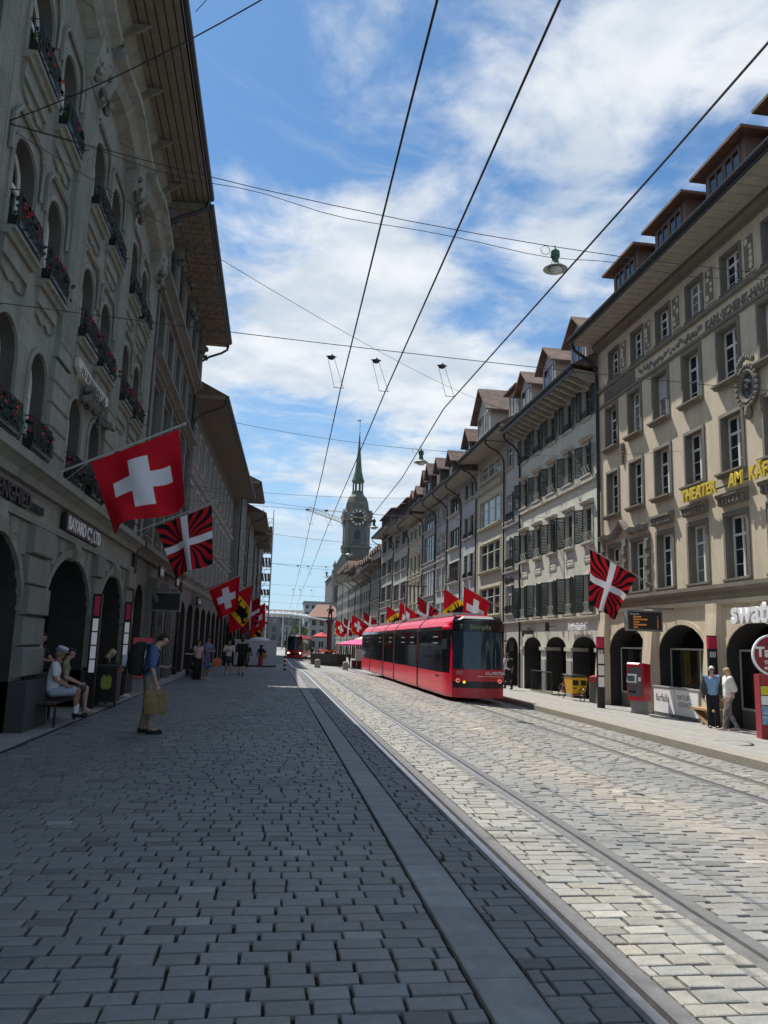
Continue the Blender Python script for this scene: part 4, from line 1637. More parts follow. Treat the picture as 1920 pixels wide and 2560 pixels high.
house_b()
cols = [(37.9 + i * 2.55, 38.95 + i * 2.55) for i in range(10)]
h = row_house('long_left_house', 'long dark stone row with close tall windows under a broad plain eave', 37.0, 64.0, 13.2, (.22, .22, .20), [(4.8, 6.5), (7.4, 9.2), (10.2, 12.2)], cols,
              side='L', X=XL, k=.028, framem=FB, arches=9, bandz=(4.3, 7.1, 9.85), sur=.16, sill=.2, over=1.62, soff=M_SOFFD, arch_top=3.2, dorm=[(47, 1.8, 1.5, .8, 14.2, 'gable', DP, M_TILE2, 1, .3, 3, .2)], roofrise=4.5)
m = MB()
m.box(h.x(43.4), h.x(41.6), .25, .36, 3.35, 3.85, M_BLACK)
b_ = h.part('sign_box', m)
lettering('GLOBUS', .36, M_SIGNW, b_, (h.x(41.7), .365, 3.48), FRONT, .006, .004, sx=.85, name='shop_lettering')
left_far = [
    ('corner_left_house', 'dark house with a steep jutting eave beyond the long left row', 64.1, 74.0, 14.6, -3.15, .02, (.27, .265, .24)),
    ('second_jutting_house', 'shaded far left house with a curved eave below the jutting one', 74.1, 86.0, 13.6, -2.75, .02, (.25, .25, .235)),
    ('third_jutting_house', 'shaded far left house beside the scaffold with small eave', 86.1, 98.0, 13.0, -2.45, .01, (.28, .28, .25)),
    ('scaffolded_house', 'far left house standing behind the scaffold', 98.1, 124.0, 15.5, -2.3, .0, (.33, .32, .29)),
]
for nm, lb, a, b, zt, X, k, c in left_far:
    n = int((b - a) / 2.6)
    p = (b - a) / n
    row_house(nm, lb, a, b, zt, c, [(4.3, 5.8), (6.9, 8.6), (9.7, 11.2)], [(a + p * (j + .25), a + p * (j + .75)) for j in range(n)], side='L', X=X, k=k, framem=FB, arches=n - 1, bandz=(3.8, 6.5),
              over=1.55, soff=M_SOFFD, arch_top=2.9, zb=-.55, roofrise=4.0)

# ---------------------------------------------------------------- church, far square and what closes the street
def church():
    st = W('church_stone', (.10, .105, .095), .12, .25)
    st2 = W('church_stone_pale', (.14, .142, .13), .12, .2)
    cop = pmat('copper_green', (.055, .095, .07), .6, .2, .6, col2=(.045, .07, .055))
    lead = pmat('dome_tiles', (.085, .08, .065), .75, .25, .8, col2=(.12, .13, .09))
    root = empty('church', (26.0, 252, -1), 0, 'grey baroque church with clock tower and slender green copper spire', 'church')
    # tower shaft: z relative to the root (ground -1)
    m = MB()
    hw = 4.15
    m.box(-hw, hw, -hw, hw, 0, 33.6, st)
    m.box(-hw + .15, hw - .15, -hw + .15, hw - .15, 33.6, 42.5, st)
    for sx in (-1, 1):
        for sy in (-1, 1):
            m.box(sx * (hw - .55) - .55, sx * (hw - .55) + .55, sy * (hw - .55) - .55, sy * (hw - .55) + .55, 33.6, 43.0, st2)
    m.box(-hw - .5, hw + .5, -hw - .5, hw + .5, 33.2, 33.8, st2)
    tw = m.build('tower', root)
    # curved gables round the clock faces on all four sides
    for q in range(4):
        M = Matrix.Rotation(q * PI / 2, 4, 'Z')
        m = MB()
        prof = [(-hw - .6, 42.6)] + [(4.7 * math.cos(PI - PI * i / 14) * .82, 42.9 + 3.5 * math.sin(PI * i / 14)) for i in range(15)] + [(hw + .6, 42.6), (hw + .6, 42.0), (-hw - .6, 42.0)]
        m.prism([M @ Vector((x, -hw - .45, z)) for x, z in prof], M @ Vector((0, 1.2, 0)), st2)
        g = m.build('clock_gable', tw)
        m = MB()
        for i in range(24):
            a0, a1 = 2 * PI * i / 24, 2 * PI * (i + 1) / 24
            for r0, r1, y_, mt in ((0, 1.9, -hw - .52, M_IRON), (1.9, 2.65, -hw - .56, pmat('clock_ring', (.40, .39, .34), .6, .1))):
                P = [M @ Vector((r * math.cos(a), y_, 43.1 + r * math.sin(a))) for r, a in ((r0, a0), (r1, a0), (r1, a1), (r0, a1))]
                m.poly(P, mt)
        for i in range(12):
            a = 2 * PI * i / 12
            T = M @ Matrix.Translation((2.28 * math.sin(a), -hw - .60, 43.1 + 2.28 * math.cos(a))) @ Matrix.Rotation(a, 4, 'Y')
            m.obox(T, .52, .06, .60, M_IRON)
        gold = pmat('clock_gold', (.55, .40, .16), .4, .1, metal=.6)
        for a, ln, wd in ((R(92), 2.1, .20), (R(-86), 1.7, .26)):
            T = M @ Matrix.Translation((0, -hw - .66, 43.1)) @ Matrix.Rotation(a, 4, 'Y') @ Matrix.Translation((0, 0, ln * .42))
            m.obox(T, wd, .06, ln * 1.15, gold)
        m.build('clock_face', tw)
        m = MB()
        P = [(x, z) for x, z in [(-1.0, 34.6)] + arch_pts(-1.0, 1.0, 37.8, 39.2, 8) + [(1.0, 34.6)]]
        m.prism([M @ Vector((x, -hw + .12, z)) for x, z in P], M @ Vector((0, -.06, 0)), M_IRON)
        m.build('belfry_opening', tw)
        m = MB()
        for i in range(7):
            T = M @ Matrix.Translation((-.9 + i * .3, -hw - .0, 35.2))
            m.obox(T, .12, .12, 1.1, st2)
        m.obox(M @ Matrix.Translation((0, -hw, 35.8)), 2.2, .2, .14, st2)
        m.build('balustrade', tw)
        m = MB()
        for sx in (-1,):
            c = M @ Vector((sx * (hw + .3), -hw - .3, 43.2))
            m.lathe([(.35, 0), (.5, .3), (.25, .6), (.55, 1.2), (.4, 1.7), (.12, 1.9), (.2, 2.2), (.02, 2.5)], st2, 8, c)
        m.build('urn', tw)
    m = MB()
    for r_, z in ((1, 43.0),):
        pass
    rings = []
    for r_, z in ((4.5, 43.2), (4.1, 44.5), (3.9, 46.5), (3.6, 48.6), (3.0, 50.4), (2.2, 51.2), (1.9, 51.6)):
        rings.append([(r_ * math.cos(PI / 8 + PI / 4 * i) * 1.06, r_ * math.sin(PI / 8 + PI / 4 * i) * 1.06, z) for i in range(8)])
    m.loft(rings, lead)
    m.build('dome', root)
    m = MB()
    m.lathe([(2.0, 51.4), (2.0, 52.4), (1.75, 52.5), (1.75, 52.7)], cop, 8)
    for i in range(8):
        a = PI / 8 + PI / 4 * i
        m.tube([(1.65 * math.cos(a), 1.65 * math.sin(a), 52.5), (1.65 * math.cos(a), 1.65 * math.sin(a), 56.2)], .22, st, 6)
    m.lathe([(1.9, 55.6), (2.1, 56.0), (2.1, 56.2)], cop, 8)
    m.build('lantern', root)
    m = MB()
    m.lathe([(2.25, 56.1), (1.75, 57.2), (1.2, 59.5), (.95, 61.8), (.7, 64.6), (.42, 67.6), (.16, 72.4), (.10, 73.0)], cop, 8)
    sp = m.build('spire', root)
    m = MB()
    m.ball((0, 0, 73.0), .42, pmat('gilded_ball', (.6, .55, .45), .3, 0), 8)
    m.tube([(0, 0, 73.2), (0, 0, 77.7)], .07, M_IRON, 5)
    m.box(-.9, .2, -.03, .03, 77.0, 77.4, M_IRON)
    m.build('weather_vane', sp)
    # nave body with pediment front towards the square
    m = MB()
    m.box(-7.5, 14, -8, 30, 0, 24, W('nave_stone', (.085, .088, .08), .15, .3))
    m.build('nave', root)
    m = MB()
    m.loft([[(-8, y, 24), (6.5, y, 24), (-.75, y, 29.5)] for y in (-9, 30)], M_TILE)
    m.build('nave_roof', root)
    m = MB()
    m.box(-8.2, -2.5, -13, -8, 22.6, 24.4, st2)
    m.prism([(-8.4, -13.2, 24.4), (-2.3, -13.2, 24.4), (-5.3, -13.2, 30.4)], (0, 3, 0), st2)
    m.build('pediment', root)
    for x in (-7.6, -5.4, -3.2):
        m = MB()
        m.lathe([(.62, 0), (.62, .6), (.48, .8), (.42, 20.5), (.7, 21.4), (.7, 22.6)], st2, 10, (x, -12.4, 0))
        m.build('column', root)
    for x, z in ((-7.6, 24.6), (-5.4, 30.3), (-3.0, 24.6)):
        m = MB()
        m.lathe([(.4, 0), (.6, .4), (.3, .8), (.7, 1.6), (.5, 2.3), (.15, 2.6), (.2, 2.9), (.02, 3.2)], st2, 8, (x, -12.6, z))
        m.build('urn', root)
    m = MB()
    for i in range(3):
        m.box(-7 + i * 2.0, -6 + i * 2.0, -8.1, -7.9, 6, 14, M_GLASS)
        m.build('nave_window', root)
        m = MB()


church()


def crane():
    root = empty('crane_jib', (21, 330, -1), 0, 'thin pale crane jib sticking out left behind the church tower', 'crane')
    y = pmat('crane_paint', (.55, .50, .42), .6, .1)
    m = MB()
    A, B = Vector((-8.0, 0, 58.5)), Vector((14, 0, 51.5))
    for off in ((0, -.9, 0), (0, .9, 0), (0, 0, 1.8)):
        m.tube([A + Vector(off), B + Vector(off)], .14, y, 5)
    for i in range(16):
        p, q = A.lerp(B, i / 16), A.lerp(B, (i + 1) / 16)
        m.tube([p + Vector((0, -.9, 0)), q + Vector((0, 0, 1.8))], .09, y, 4)
        m.tube([p + Vector((0, 0, 1.8)), q + Vector((0, -.9, 0))], .09, y, 4)
    m.build('jib', root)
    m = MB()
    for sx in (-1, 1):
        for sy in (-1, 1):
            m.tube([(14 + sx, sy, 0), (14 + sx, sy, 53)], .16, y, 5)
    m.build('mast', root)


crane()


def scaffold():
    root = empty('scaffold', (-1.3, 98, -.5), 0, 'tall tube scaffold with plank decks along the far left houses', 'scaffold')
    st = pmat('scaffold_tube', (.36, .37, .38), .4, .1, metal=.7)
    wood = pmat('scaffold_deck', (.20, .18, .15), .85, .2)
    net = pmat('scaffold_panel', (.55, .57, .58), .8, .1)
    H = 18.6
    u = MB()
    u.tube([(0, 0, 0), (0, 0, H)], .05, st, 6)
    ume = u.mesh('upright')
    for i in range(6):
        for x in (-.55, .75):
            link('upright', ume, root, (x, i * 2.6, 0))
    d = MB()
    for q in range(3):
        d.box(-.45 + q * .40, -.14 + q * .40, 0, 13.0, 0, .05, wood)
    d.box(-.5, .72, -.02, .06, -.06, 0, wood)
    dme = d.mesh('deck')
    r_ = MB()
    for z in (.55, 1.1):
        r_.tube([(.75, 0, z), (.75, 13, z)], .035, st, 5)
        r_.tube([(-.55, 0, z), (.75, 0, z)], .035, st, 5)
    rme = r_.mesh('guard_rail')
    b_ = MB()
    b_.tube([(.75, 0, 0), (.75, 2.6, 2.0)], .03, st, 5)
    b_.tube([(-.55, 0, 0), (.75, 0, 2.0)], .03, st, 5)
    bme = b_.mesh('brace')
    for i in range(9):
        z = .4 + i * 2.0
        link('deck', dme, root, (0, 0, z))
        link('guard_rail', rme, root, (0, 0, z))
        link('brace', bme, root, (0, (i % 3) * 2.6, z))
    for i in range(30):      # ladder-like edge panels
        m = MB() if i == 0 else m
        if i == 0:
            m.box(.72, .80, -.08, .08, 0, .30, net)
            pme = m.mesh('edge_panel')
        link('edge_panel', pme, root, (0, 0, .3 + i * .6))


scaffold()


def far_square():
    # site hut on the left
    root = empty('site_hut', (-1.15, 63, -.42), 0, 'low white site hut with two dark slots standing on the left paving', 'hut')
    pl = pmat('hut_panel', (.50, .53, .57), .5, .06)
    m = MB()
    m.box(-1.7, 1.62, 0, 3.6, .0, 2.0, pl)
    m.build('cabin', root)
    m = MB()
    m.box(-1.75, 1.67, -.05, 3.65, 2.0, 2.08, M_WHITE)
    m.ball((.2, 1.5, 2.06), .85, M_WHITE, 10, (1, 1, .3))
    m.build('roof', root)
    for x in (-.95, .6):
        m = MB()
        m.box(x - .22, x + .22, -.03, .0, 1.12, 1.28, M_BLACK)
        m.build('slot', root)
    m = MB()
    m.box(-1.72, 1.64, -.02, 3.62, -.02, .10, M_BLACK)
    m.build('skid', root)
    # striped guide post and two granite bollards
    root = empty('striped_post', (.90, 47.4, zg(.9, 47.4)), 0, 'black and white striped guide post at the end of the granite strip', 'post')
    for i in range(7):
        m = MB()
        m.lathe([(.085, i * .12), (.085, i * .12 + .119)], M_BLACK if i % 2 == 0 else M_SIGNW, 12)
        m.build('band', root)
    m = MB()
    m.lathe([(.03, .84), (.03, 2.4)], M_IRON, 8)
    m.build('mast', root)
    for x, y, lb in ((4.2, 70, 'short grey granite bollard in front of the fountain basin, left one'), (6.7, 70, 'short grey granite bollard in front of the fountain basin, right one')):
        m = MB()
        m.lathe([(.26, -.1), (.26, .5), (.24, .62), (.16, .70), (.02, .73)], M_KERB, 12)
        o = m.build('granite_bollard', None, True, (x, y, zg(x, y)))
        tag(o, lb, 'bollard', 'granite bollards at the fountain')
    # fountain
    fx, fy = 5.95, 81.0
    root = empty('fountain', (fx, fy, zg(fx, fy)), 0, 'dark stone fountain with broad basin, orange flowers and a figure on a tall column', 'fountain')
    fs = W('fountain_stone', (.085, .085, .075), .2, .3)
    m = MB()
    rings = []
    for r_, z in ((2.15, 0), (2.15, .12), (1.95, .16), (1.95, .95), (2.08, 1.0), (2.08, 1.16), (1.85, 1.16), (1.82, .8)):
        rings.append([(r_ * math.cos(PI / 8 + PI / 4 * i), r_ * math.sin(PI / 8 + PI / 4 * i), z) for i in range(8)])
    m.loft(rings, fs)
    m.build('basin', root)
    m = MB()
    m.lathe([(1.84, .98), (.3, .985)], glass_mat('fountain_water', (.03, .05, .05), .05), 8)
    m.build('water', root)
    m = MB()
    m.lathe([(.42, .9), (.42, 1.4), (.30, 1.5), (.26, 1.6), (.24, 4.2), (.34, 4.3), (.44, 4.5), (.44, 4.62)], pmat('column_paint', (.10, .035, .03), .6, .3, 4), 12)
    m.build('column', root, True)
    g = MB()
    for i in range(420):
        a, rr = rng.uniform(0, 2 * PI), rng.uniform(.45, .95)
        c = Vector((rr * math.cos(a), rr * math.sin(a), 1.28 + rng.uniform(0, .30)))
        sz = rng.uniform(.04, .08)
        u = Vector((rng.gauss(0, 1), rng.gauss(0, 1), rng.gauss(0, 1))).normalized() * sz
        v = u.orthogonal().normalized() * sz
        g.poly([c - u, c - v, c + u, c + v], pmat('orange_petal', (.75, .12, .03), .6, .2) if rng.random() < .75 else M_LEAF)
    tag(g.build('flower_ring', root), kind='stuff')
    m = MB()      # painted figure of a piper
    dk = pmat('figure_paint', (.05, .045, .05), .6, .3, 6)
    m.tube([(-.12, 0, 4.62), (-.13, 0, 5.0), (-.10, 0, 5.35)], [.08, .07, .10], dk, 8)
    m.tube([(.12, 0, 4.62), (.16, -.05, 5.0), (.10, 0, 5.35)], [.08, .07, .10], dk, 8)
    m.tube([(0, 0, 5.28), (0, 0, 5.55), (0, -.02, 5.85)], [.19, .18, .12], dk, 10)
    m.ball((0, -.03, 6.0), .13, pmat('figure_face', (.4, .28, .2), .6, .1), 8)
    m.tube([(-.2, 0, 5.78), (-.36, -.12, 5.55), (-.12, -.28, 5.5)], [.07, .06, .05], dk, 7)
    m.tube([(.2, 0, 5.78), (.36, -.12, 5.6), (.1, -.28, 5.62)], [.07, .06, .05], dk, 7)
    m.ball((.1, -.26, 5.52), .16, dk, 8)
    m.tube([(0, -.12, 5.95), (.3, -.5, 6.15)], .025, dk, 5)
    m.lathe([(.15, 6.05), (.2, 6.08), (.12, 6.18), (.02, 6.2)], dk, 8, (0, -.03, 0))
    m.build('piper_figure', root, True)
    # glass and steel canopy over the far stops
    root = empty('glass_canopy', (5, 195, -.7), 0, 'sweeping pale glass canopy on steel ribs spanning the far square', 'canopy')
    cg = pmat('canopy_steel', (.50, .52, .52), .4, .1)
    gm = glass_mat('canopy_glass', (.55, .60, .60), .15, .55)
    n = 18
    for i in range(n):
        t0, t1 = i / n, (i + 1) / n

        def P(t, s):
            x = -8 + 26 * t
            z = 8.9 - 4.2 * (max(0, t - .25)) ** 1.3 - .5 * s
            return Vector((x, s * 10, z))
        m = MB()
        m.loft([[P(t0, 0), P(t0, .5) + Vector((0, 0, 1.0)), P(t0, 1)], [P(t1, 0), P(t1, .5) + Vector((0, 0, 1.0)), P(t1, 1)]], gm, False, False)
        m.build('canopy_pane', root)
        m = MB()
        m.tube([P(t0, 0), P(t0, .5) + Vector((0, 0, 1.0)), P(t0, 1)], .14, cg, 6)
        m.tube([P(t0, 0), P(t1, 0)], .20, cg, 6)
        if i % 3 == 1:
            p = P(t0, .5)
            m.tube([(p.x, p.y, 0), (p.x, p.y, p.z + .6)], .16, cg, 8)
        m.build('canopy_rib', root)
    # long far building and modern block behind the canopy
    def block(name, label, x0, x1, y, z0, z1, wall, rows, ncol, roofm, roofh, cat='building'):
        hx = House(name, label, 'R', 0, 0, x1 - x0, z0, z1, wall)
        hx.root.location = (x0, y, 0)
        hx.root.rotation_euler = (0, 0, PI)
        hx.root.location = (x1, y, 0)
        p = (x1 - x0) / ncol
        for za, zb_ in rows:
            for j in range(ncol):
                hx.window(p * (j + .22), p * (j + .78), za, zb_, reveal=.2, sur=.0, sill=0, bars='plain', framem=wall)
        hx.wall()
        hx.core(None, 12)
        m = MB()
        if roofh > .5:
            m.loft([[(0 - .4, .6, z1), (x1 - x0 + .4, .6, z1), (x1 - x0 + .4, -12.6, z1), (-.4, -12.6, z1)], [(2, -5, z1 + roofh), (x1 - x0 - 2, -5, z1 + roofh), (x1 - x0 - 2, -7, z1 + roofh), (2, -7, z1 + roofh)]], roofm)
        else:
            m.box(-.3, x1 - x0 + .3, -12.3, .3, z1, z1 + .5, roofm)
        hx.part('roof', m)
        return hx
    block('long_station_building', 'long dark far building closing the square below the sky', -24, 12.5, 262, -1, 10.4, W('far_grey', (.15, .155, .155), .1, .1), [(1.5, 3.6), (4.4, 6.2), (7.2, 9.0)], 14, pmat('far_roof', (.11, .095, .085), .8, .2), 1.6)
    block('modern_office_block', 'light modern block with ribbon windows beyond the canopy', 9.6, 22, 240, -1, 13.4, W('office_panel', (.28, .31, .33), .05, .05), [(3, 4.6), (6, 7.6), (9, 10.6), (11.6, 12.8)], 7, pmat('office_roof', (.2, .2, .2), .8, .1), .3)
    block('red_roofed_house', 'grey house with a red tiled hipped roof left of the fountain figure', 9.4, 17.4, 196, -1, 7.8, W('far_house', (.24, .245, .225), .1, .1), [(.2, 1.8), (3.0, 4.6), (5.6, 7.0)], 4, pmat('red_tile', (.27, .15, .115), .85, .15), 3.4)
    # trees behind the canopy: tapered trunk and a crown of many small leaves
    for k, (x, y, hgt, rr, lb) in enumerate(((6.6, 205, 7.4, 3.0, 'round green tree behind the far tram and its pantograph'), (9.8, 214, 6.2, 2.4, 'smaller green tree right of the round one'))):
        root = empty('square_tree', (x, y, -.8), 0, lb, 'tree', 'trees on the far square')
        m = MB()
        bark = pmat('bark', (.06, .048, .038), .9, .2)
        m.tube([(0, 0, 0), (.05, 0, hgt * .3), (0, .05, hgt * .6)], [.28, .22, .12], bark, 8)
        for q in range(7):
            a = q * 2.4
            m.tube([(0, 0, hgt * .38), (rr * .5 * math.cos(a), rr * .5 * math.sin(a), hgt * .62), (rr * .75 * math.cos(a), rr * .75 * math.sin(a), hgt * .78)], [.10, .06, .02], bark, 5)
        m.build('trunk', root)
        c = MB()
        lf = [pmat('leaf_a', (.06, .11, .025), .7, .3, 6), pmat('leaf_b', (.09, .15, .04), .7, .3, 6)]
        for q in range(30):
            a, b = rng.uniform(0, 2 * PI), rng.uniform(-.8, 1)
            e = rng.uniform(.45, 1)
            cc = Vector((rr * e * math.cos(a) * math.sqrt(1 - b * b), rr * e * math.sin(a) * math.sqrt(1 - b * b), hgt * .68 + rr * .85 * e * b))
            for _ in range(70):
                p = cc + Vector((rng.gauss(0, .4), rng.gauss(0, .4), rng.gauss(0, .32)))
                u = Vector((rng.gauss(0, 1), rng.gauss(0, 1), rng.gauss(0, 1))).normalized() * rng.uniform(.08, .17)
                v = u.orthogonal().normalized() * rng.uniform(.06, .12)
                c.poly([p - u, p - v, p + u, p + v], lf[q % 2])
        tag(c.build('crown', root), kind='stuff')
    # station clock on a mast
    root = empty('station_clock', (2.55, 131, -.5), 0, 'round pale station clock on a mast above the far tram', 'clock')
    m = MB()
    m.tube([(0, 0, 0), (0, 0, 2.9)], .09, M_IRON, 8)
    m.build('mast', root)
    m = MB()
    rings = [[(r_ * math.cos(2 * PI * i / 24), y_, 4.1 + r_ * math.sin(2 * PI * i / 24)) for i in range(24)] for r_, y_ in ((.02, -.16), (.66, -.16), (.72, -.14), (.72, .14), (.02, .16))]
    m.loft(rings, pmat('clock_dial', (.35, .36, .36), .5, .05))
    m.box(-.5, .5, -.06, .06, 2.2, 3.2, MATS['clock_dial'])
    m.build('dial', root)
    m = MB()
    m.box(-.03, .03, -.2, -.17, 4.05, 4.55, M_BLACK)
    m.box(-.3, .02, -.2, -.17, 4.07, 4.13, M_BLACK)
    m.build('hands', root)
    # parasols and stall by the fountain
    pk = pmat('parasol_pink', (.75, .10, .28), .8, .08)
    for x, y, r_, z, mat, lb in ((8.6, 78, 2.1, 2.35, pk, 'flat bright pink parasol right of the fountain'), (10.9, 88, 1.6, 2.9, pmat('parasol_cream', (.62, .58, .50), .8, .08), 'pale cream parasol behind the pink one'),
                                 (12.2, 92, 1.5, 2.8, MATS['parasol_cream'], 'second cream parasol close to the house arches'), (6.0, 95, 1.1, 3.0, pmat('parasol_red', (.55, .06, .07), .8, .08), 'small red parasol behind the fountain column')):
        zz = zg(x, y)
        root = empty('parasol', (x, y, zz), 0, lb, 'parasol', 'parasols round the fountain')
        m = MB()
        n = 8
        top = (0, 0, z + .55)
        for i in range(n):
            a, b = 2 * PI * i / n, 2 * PI * (i + 1) / n
            A, B = Vector((r_ * math.cos(a), r_ * math.sin(a), z)), Vector((r_ * math.cos(b), r_ * math.sin(b), z))
            m.poly([top, A, B], mat)
            m.poly([A, B, B - Vector((0, 0, .16)), A - Vector((0, 0, .16))], mat)
        m.build('canopy', root)
        m = MB()
        m.tube([(0, 0, 0), (0, 0, z + .5)], .035, M_WHITE, 6)
        m.lathe([(.35, 0), (.35, .08), (.05, .1)], M_IRON, 10)
        m.build('pole', root)
    root = empty('market_stall', (9.2, 80, zg(9, 80)), 0, 'small market stall with white cloth and dark red skirt under the pink parasol', 'stall')
    m = MB()
    m.box(-.9, .9, -.4, .4, 0, .75, pmat('stall_skirt', (.14, .03, .05), .8, .2))
    m.build('counter', root)
    m = MB()
    m.box(-.6, .5, -.5, -.42, .7, 1.9, M_SIGNW)
    m.build('hanging_cloth', root)
    m = MB()
    m.box(.95, 1.5, -.4, .3, 0, 1.0, pmat('stall_wood', (.18, .12, .08), .8, .2))
    m.build('crate_stack', root)


far_square()

# ---------------------------------------------------------------- trams
T_RED = pmat('tram_red', (0.78, 0.006, 0.035), .30, .05, 2, spec=.4, coat=.22)
T_REDD = pmat('tram_red_dark', (0.50, 0.008, 0.026), .32, .05, 2, spec=.5, coat=.4)
T_BLK = pmat('tram_black', (.010, .010, .011), .25, .05)
T_GLS = glass_mat('tram_glass', (.010, .012, .015), .05)
T_WSC = glass_mat('tram_windscreen', (.016, .035, .055), .05)
T_ROOF = pmat('tram_roof_grey', (.33, .34, .34), .5, .1)
T_RUB = pmat('bellows_rubber', (.012, .012, .013), .8, .2)


def tram(loc, rz, scale, secs, label, number, lit=False, dest=True):
    """front at y = 0 facing -y; real size, then scaled"""
    root = empty('tram', loc, rz, label, 'tram', 'red trams on the street')
    root.scale = (scale, scale, scale)
    HW = 1.15

    def prof(hw, zlo=.20):
        """right half of the section from the bottom up to the roof, as x,z"""
        return [(hw - .06, zlo), (hw, zlo + .12), (hw, 1.06), (hw, 2.68), (hw - .05, 2.84), (hw - .16, 3.02), (hw - .36, 3.20), (hw - .62, 3.26)]
    y = 1.45
    first = True
    for si, ln in enumerate(secs):
        y0 = y
        y1 = y + ln - (1.45 if si == 0 else 0)
        body = MB()
        P = prof(HW)
        ring = [(x, z) for x, z in P] + [(-x, z) for x, z in P[::-1]]
        body.loft([[(x, yy, z) for x, z in ring] for yy in (y0, y1)], T_RED)
        b = body.build('body_section', root)
        for sg in (-1, 1):
            w = MB()
            e = .006
            a0 = y0 - .0 if si == 0 else y0 + .05
            w.loft([[(sg * (HW + e), a0, 1.07), (sg * (HW + e), a0, 2.66), (sg * (HW - .042), a0, 2.82)], [(sg * (HW + e), y1 - .05, 1.07), (sg * (HW + e), y1 - .05, 2.66), (sg * (HW - .042), y1 - .05, 2.82)]], T_GLS, False, False)
            w.build('window_band', b)
            w = MB()
            n = max(2, int((y1 - a0) / 1.7))
            for q in range(n + 1):
                yy = a0 + .02 + (y1 - .09 - a0) * q / n
                w.box(min(sg * (HW - .01), sg * (HW + .012)), max(sg * (HW - .01), sg * (HW + .012)), yy - .02, yy + .02, 1.07, 2.66, T_BLK)
            w.box(min(sg * (HW), sg * (HW + .012)), max(sg * HW, sg * (HW + .012)), a0, y1 - .05, 2.16, 2.18, T_BLK)
            w.build('window_pillars', b)
            w = MB()
            w.box(min(sg * (HW - .01), sg * (HW + .004)), max(sg * (HW - .01), sg * (HW + .004)), y0 + .02, y1 - .02, .655, .668, T_REDD)
            w.build('skirt_seam', b)
            w = MB()
            for q in range(max(1, int((y1 - a0) / 3))):     # opening quarter lights with pale sashes
                yy = a0 + .7 + q * 2.6
                if yy + 1 < y1:
                    for zz in (2.18, 2.42):
                        w.box(min(sg * HW, sg * (HW + .016)), max(sg * HW, sg * (HW + .016)), yy, yy + .95, zz - .022, zz + .022, pmat('sash_grey', (.35, .36, .36), .5, .05))
            if w.v:
                w.build('quarter_light', b)
        rf = MB()
        rf.box(-.5, .5, y0 + .1, y1 - .1, 3.26, 3.30, T_ROOF)
        rf.box(-.62, .62, y0 + .5, y1 - .5, 3.26, 3.40, T_ROOF)
        rf.build('roof_unit', b)
        bg = MB()
        ym = (y0 + y1) / 2
        if si % 2 == 0:
            bg.box(-.8, .8, ym - 1.1, ym + 1.1, .12, .30, T_BLK)
            for yy in (ym - .7, ym + .7):
                for sg in (-1, 1):
                    bg.lathe([(.02, -.05), (.29, -.05), (.29, .05), (.02, .05)], M_IRON, 14)
                    n_ = 14 * 4
                    for q in range(len(bg.v) - n_, len(bg.v)):
                        vx, vy, vz = bg.v[q]
                        bg.v[q] = (sg * .5 + vz, yy + vx, .29 + vy)
            bg.build('bogie', root)
        y = y1
        if si < len(secs) - 1:
            bl = MB()
            for q in range(4):
                hw = HW - (.004 if q % 2 else .02)
                P2 = prof(hw, .26)
                ring2 = [(x, z - .01) for x, z in P2] + [(-x, z - .01) for x, z in P2[::-1]]
                bl.loft([[(x, y + .09 * q, z) for x, z in ring2], [(x, y + .09 * (q + 1), z) for x, z in ring2]], T_RUB)
            bl.build('bellows', root)
            y += .36
    # nose: tapering sides and a bowed front
    def nose_x(t):
        return HW - .17 * t * t

    def front_y(x, z):
        return .30 * (x / .98) ** 2 + .13 * max(0, z - 1.3) / 1.9 + .02

    n = 6
    zl = [(.20, 1.07, T_RED), (1.07, 2.70, T_GLS), (2.70, 2.95, T_RED)]
    for sg in (-1, 1):
        for zi, (za, zb, mt) in enumerate(zl):
            m = MB()
            rows_ = []
            for i in range(n + 1):
                t = i / n
                yy = 1.45 * (1 - t) + t * front_y(.98, (za + zb) / 2)
                xx = nose_x(t)
                zz = za
                if zi == 1 and t > .75:
                    zz = za
                top = zb
                inn = 0.0 if zi < 2 else .14
                rows_.append([(sg * (xx - (0.05 if zi == 0 else 0)), yy, zz), (sg * xx, yy, zz + .1), (sg * (xx - inn), yy, top)])
            m.loft(rows_, mt, False, False)
            m.build(('nose_side', 'nose_window', 'nose_cantrail')[zi], root)
        m = MB()      # red pillar between side glass and windscreen
        m.loft([[(sg * (.985 - .01), front_y(.98, z) - .01, z), (sg * (1.01), front_y(.98, z) + .06, z), (sg * 1.045, front_y(.98, z) + .32, z)] for z in (.8, 1.1, 1.6, 2.1, 2.6, 2.95)], T_RED, False, False)
        m.build('corner_pillar', root)
    m = MB()
    P = prof(HW)
    m.loft([[(x * k, yy, min(z, zc)) for x, z in ([(x, z) for x, z in P[4:]] + [(-x, z) for x, z in P[4:][::-1]])] for k, yy, zc in ((1, 1.46, 9), (.97, .9, 9), (.92, .5, 3.2))], T_RED, False, False)
    m.loft([[(.95, .46, 2.9), (.6, .33, 3.12), (-.6, .33, 3.12), (-.95, .46, 2.9)], [(.95, .52, 3.0), (.55, .5, 3.22), (-.55, .5, 3.22), (-.95, .52, 3.0)]], T_ROOF, False, False)
    m.build('nose_roof', root)

    def strip(name, zs, mt, xw=.98, dy=0.0, xs=None):
        m = MB()
        xs = xs or [-xw + 2 * xw * i / 12 for i in range(13)]
        m.loft([[(x, front_y(x, z) - dy, z) for x in xs] for z in zs], mt, False, False)
        return m.build(name, root, True)
    strip('bumper', [.20, .38, .56], T_REDD)
    strip('light_band', [.56, .80], T_BLK, dy=.015)
    strip('front_panel', [.80, 1.0, 1.24], T_REDD)
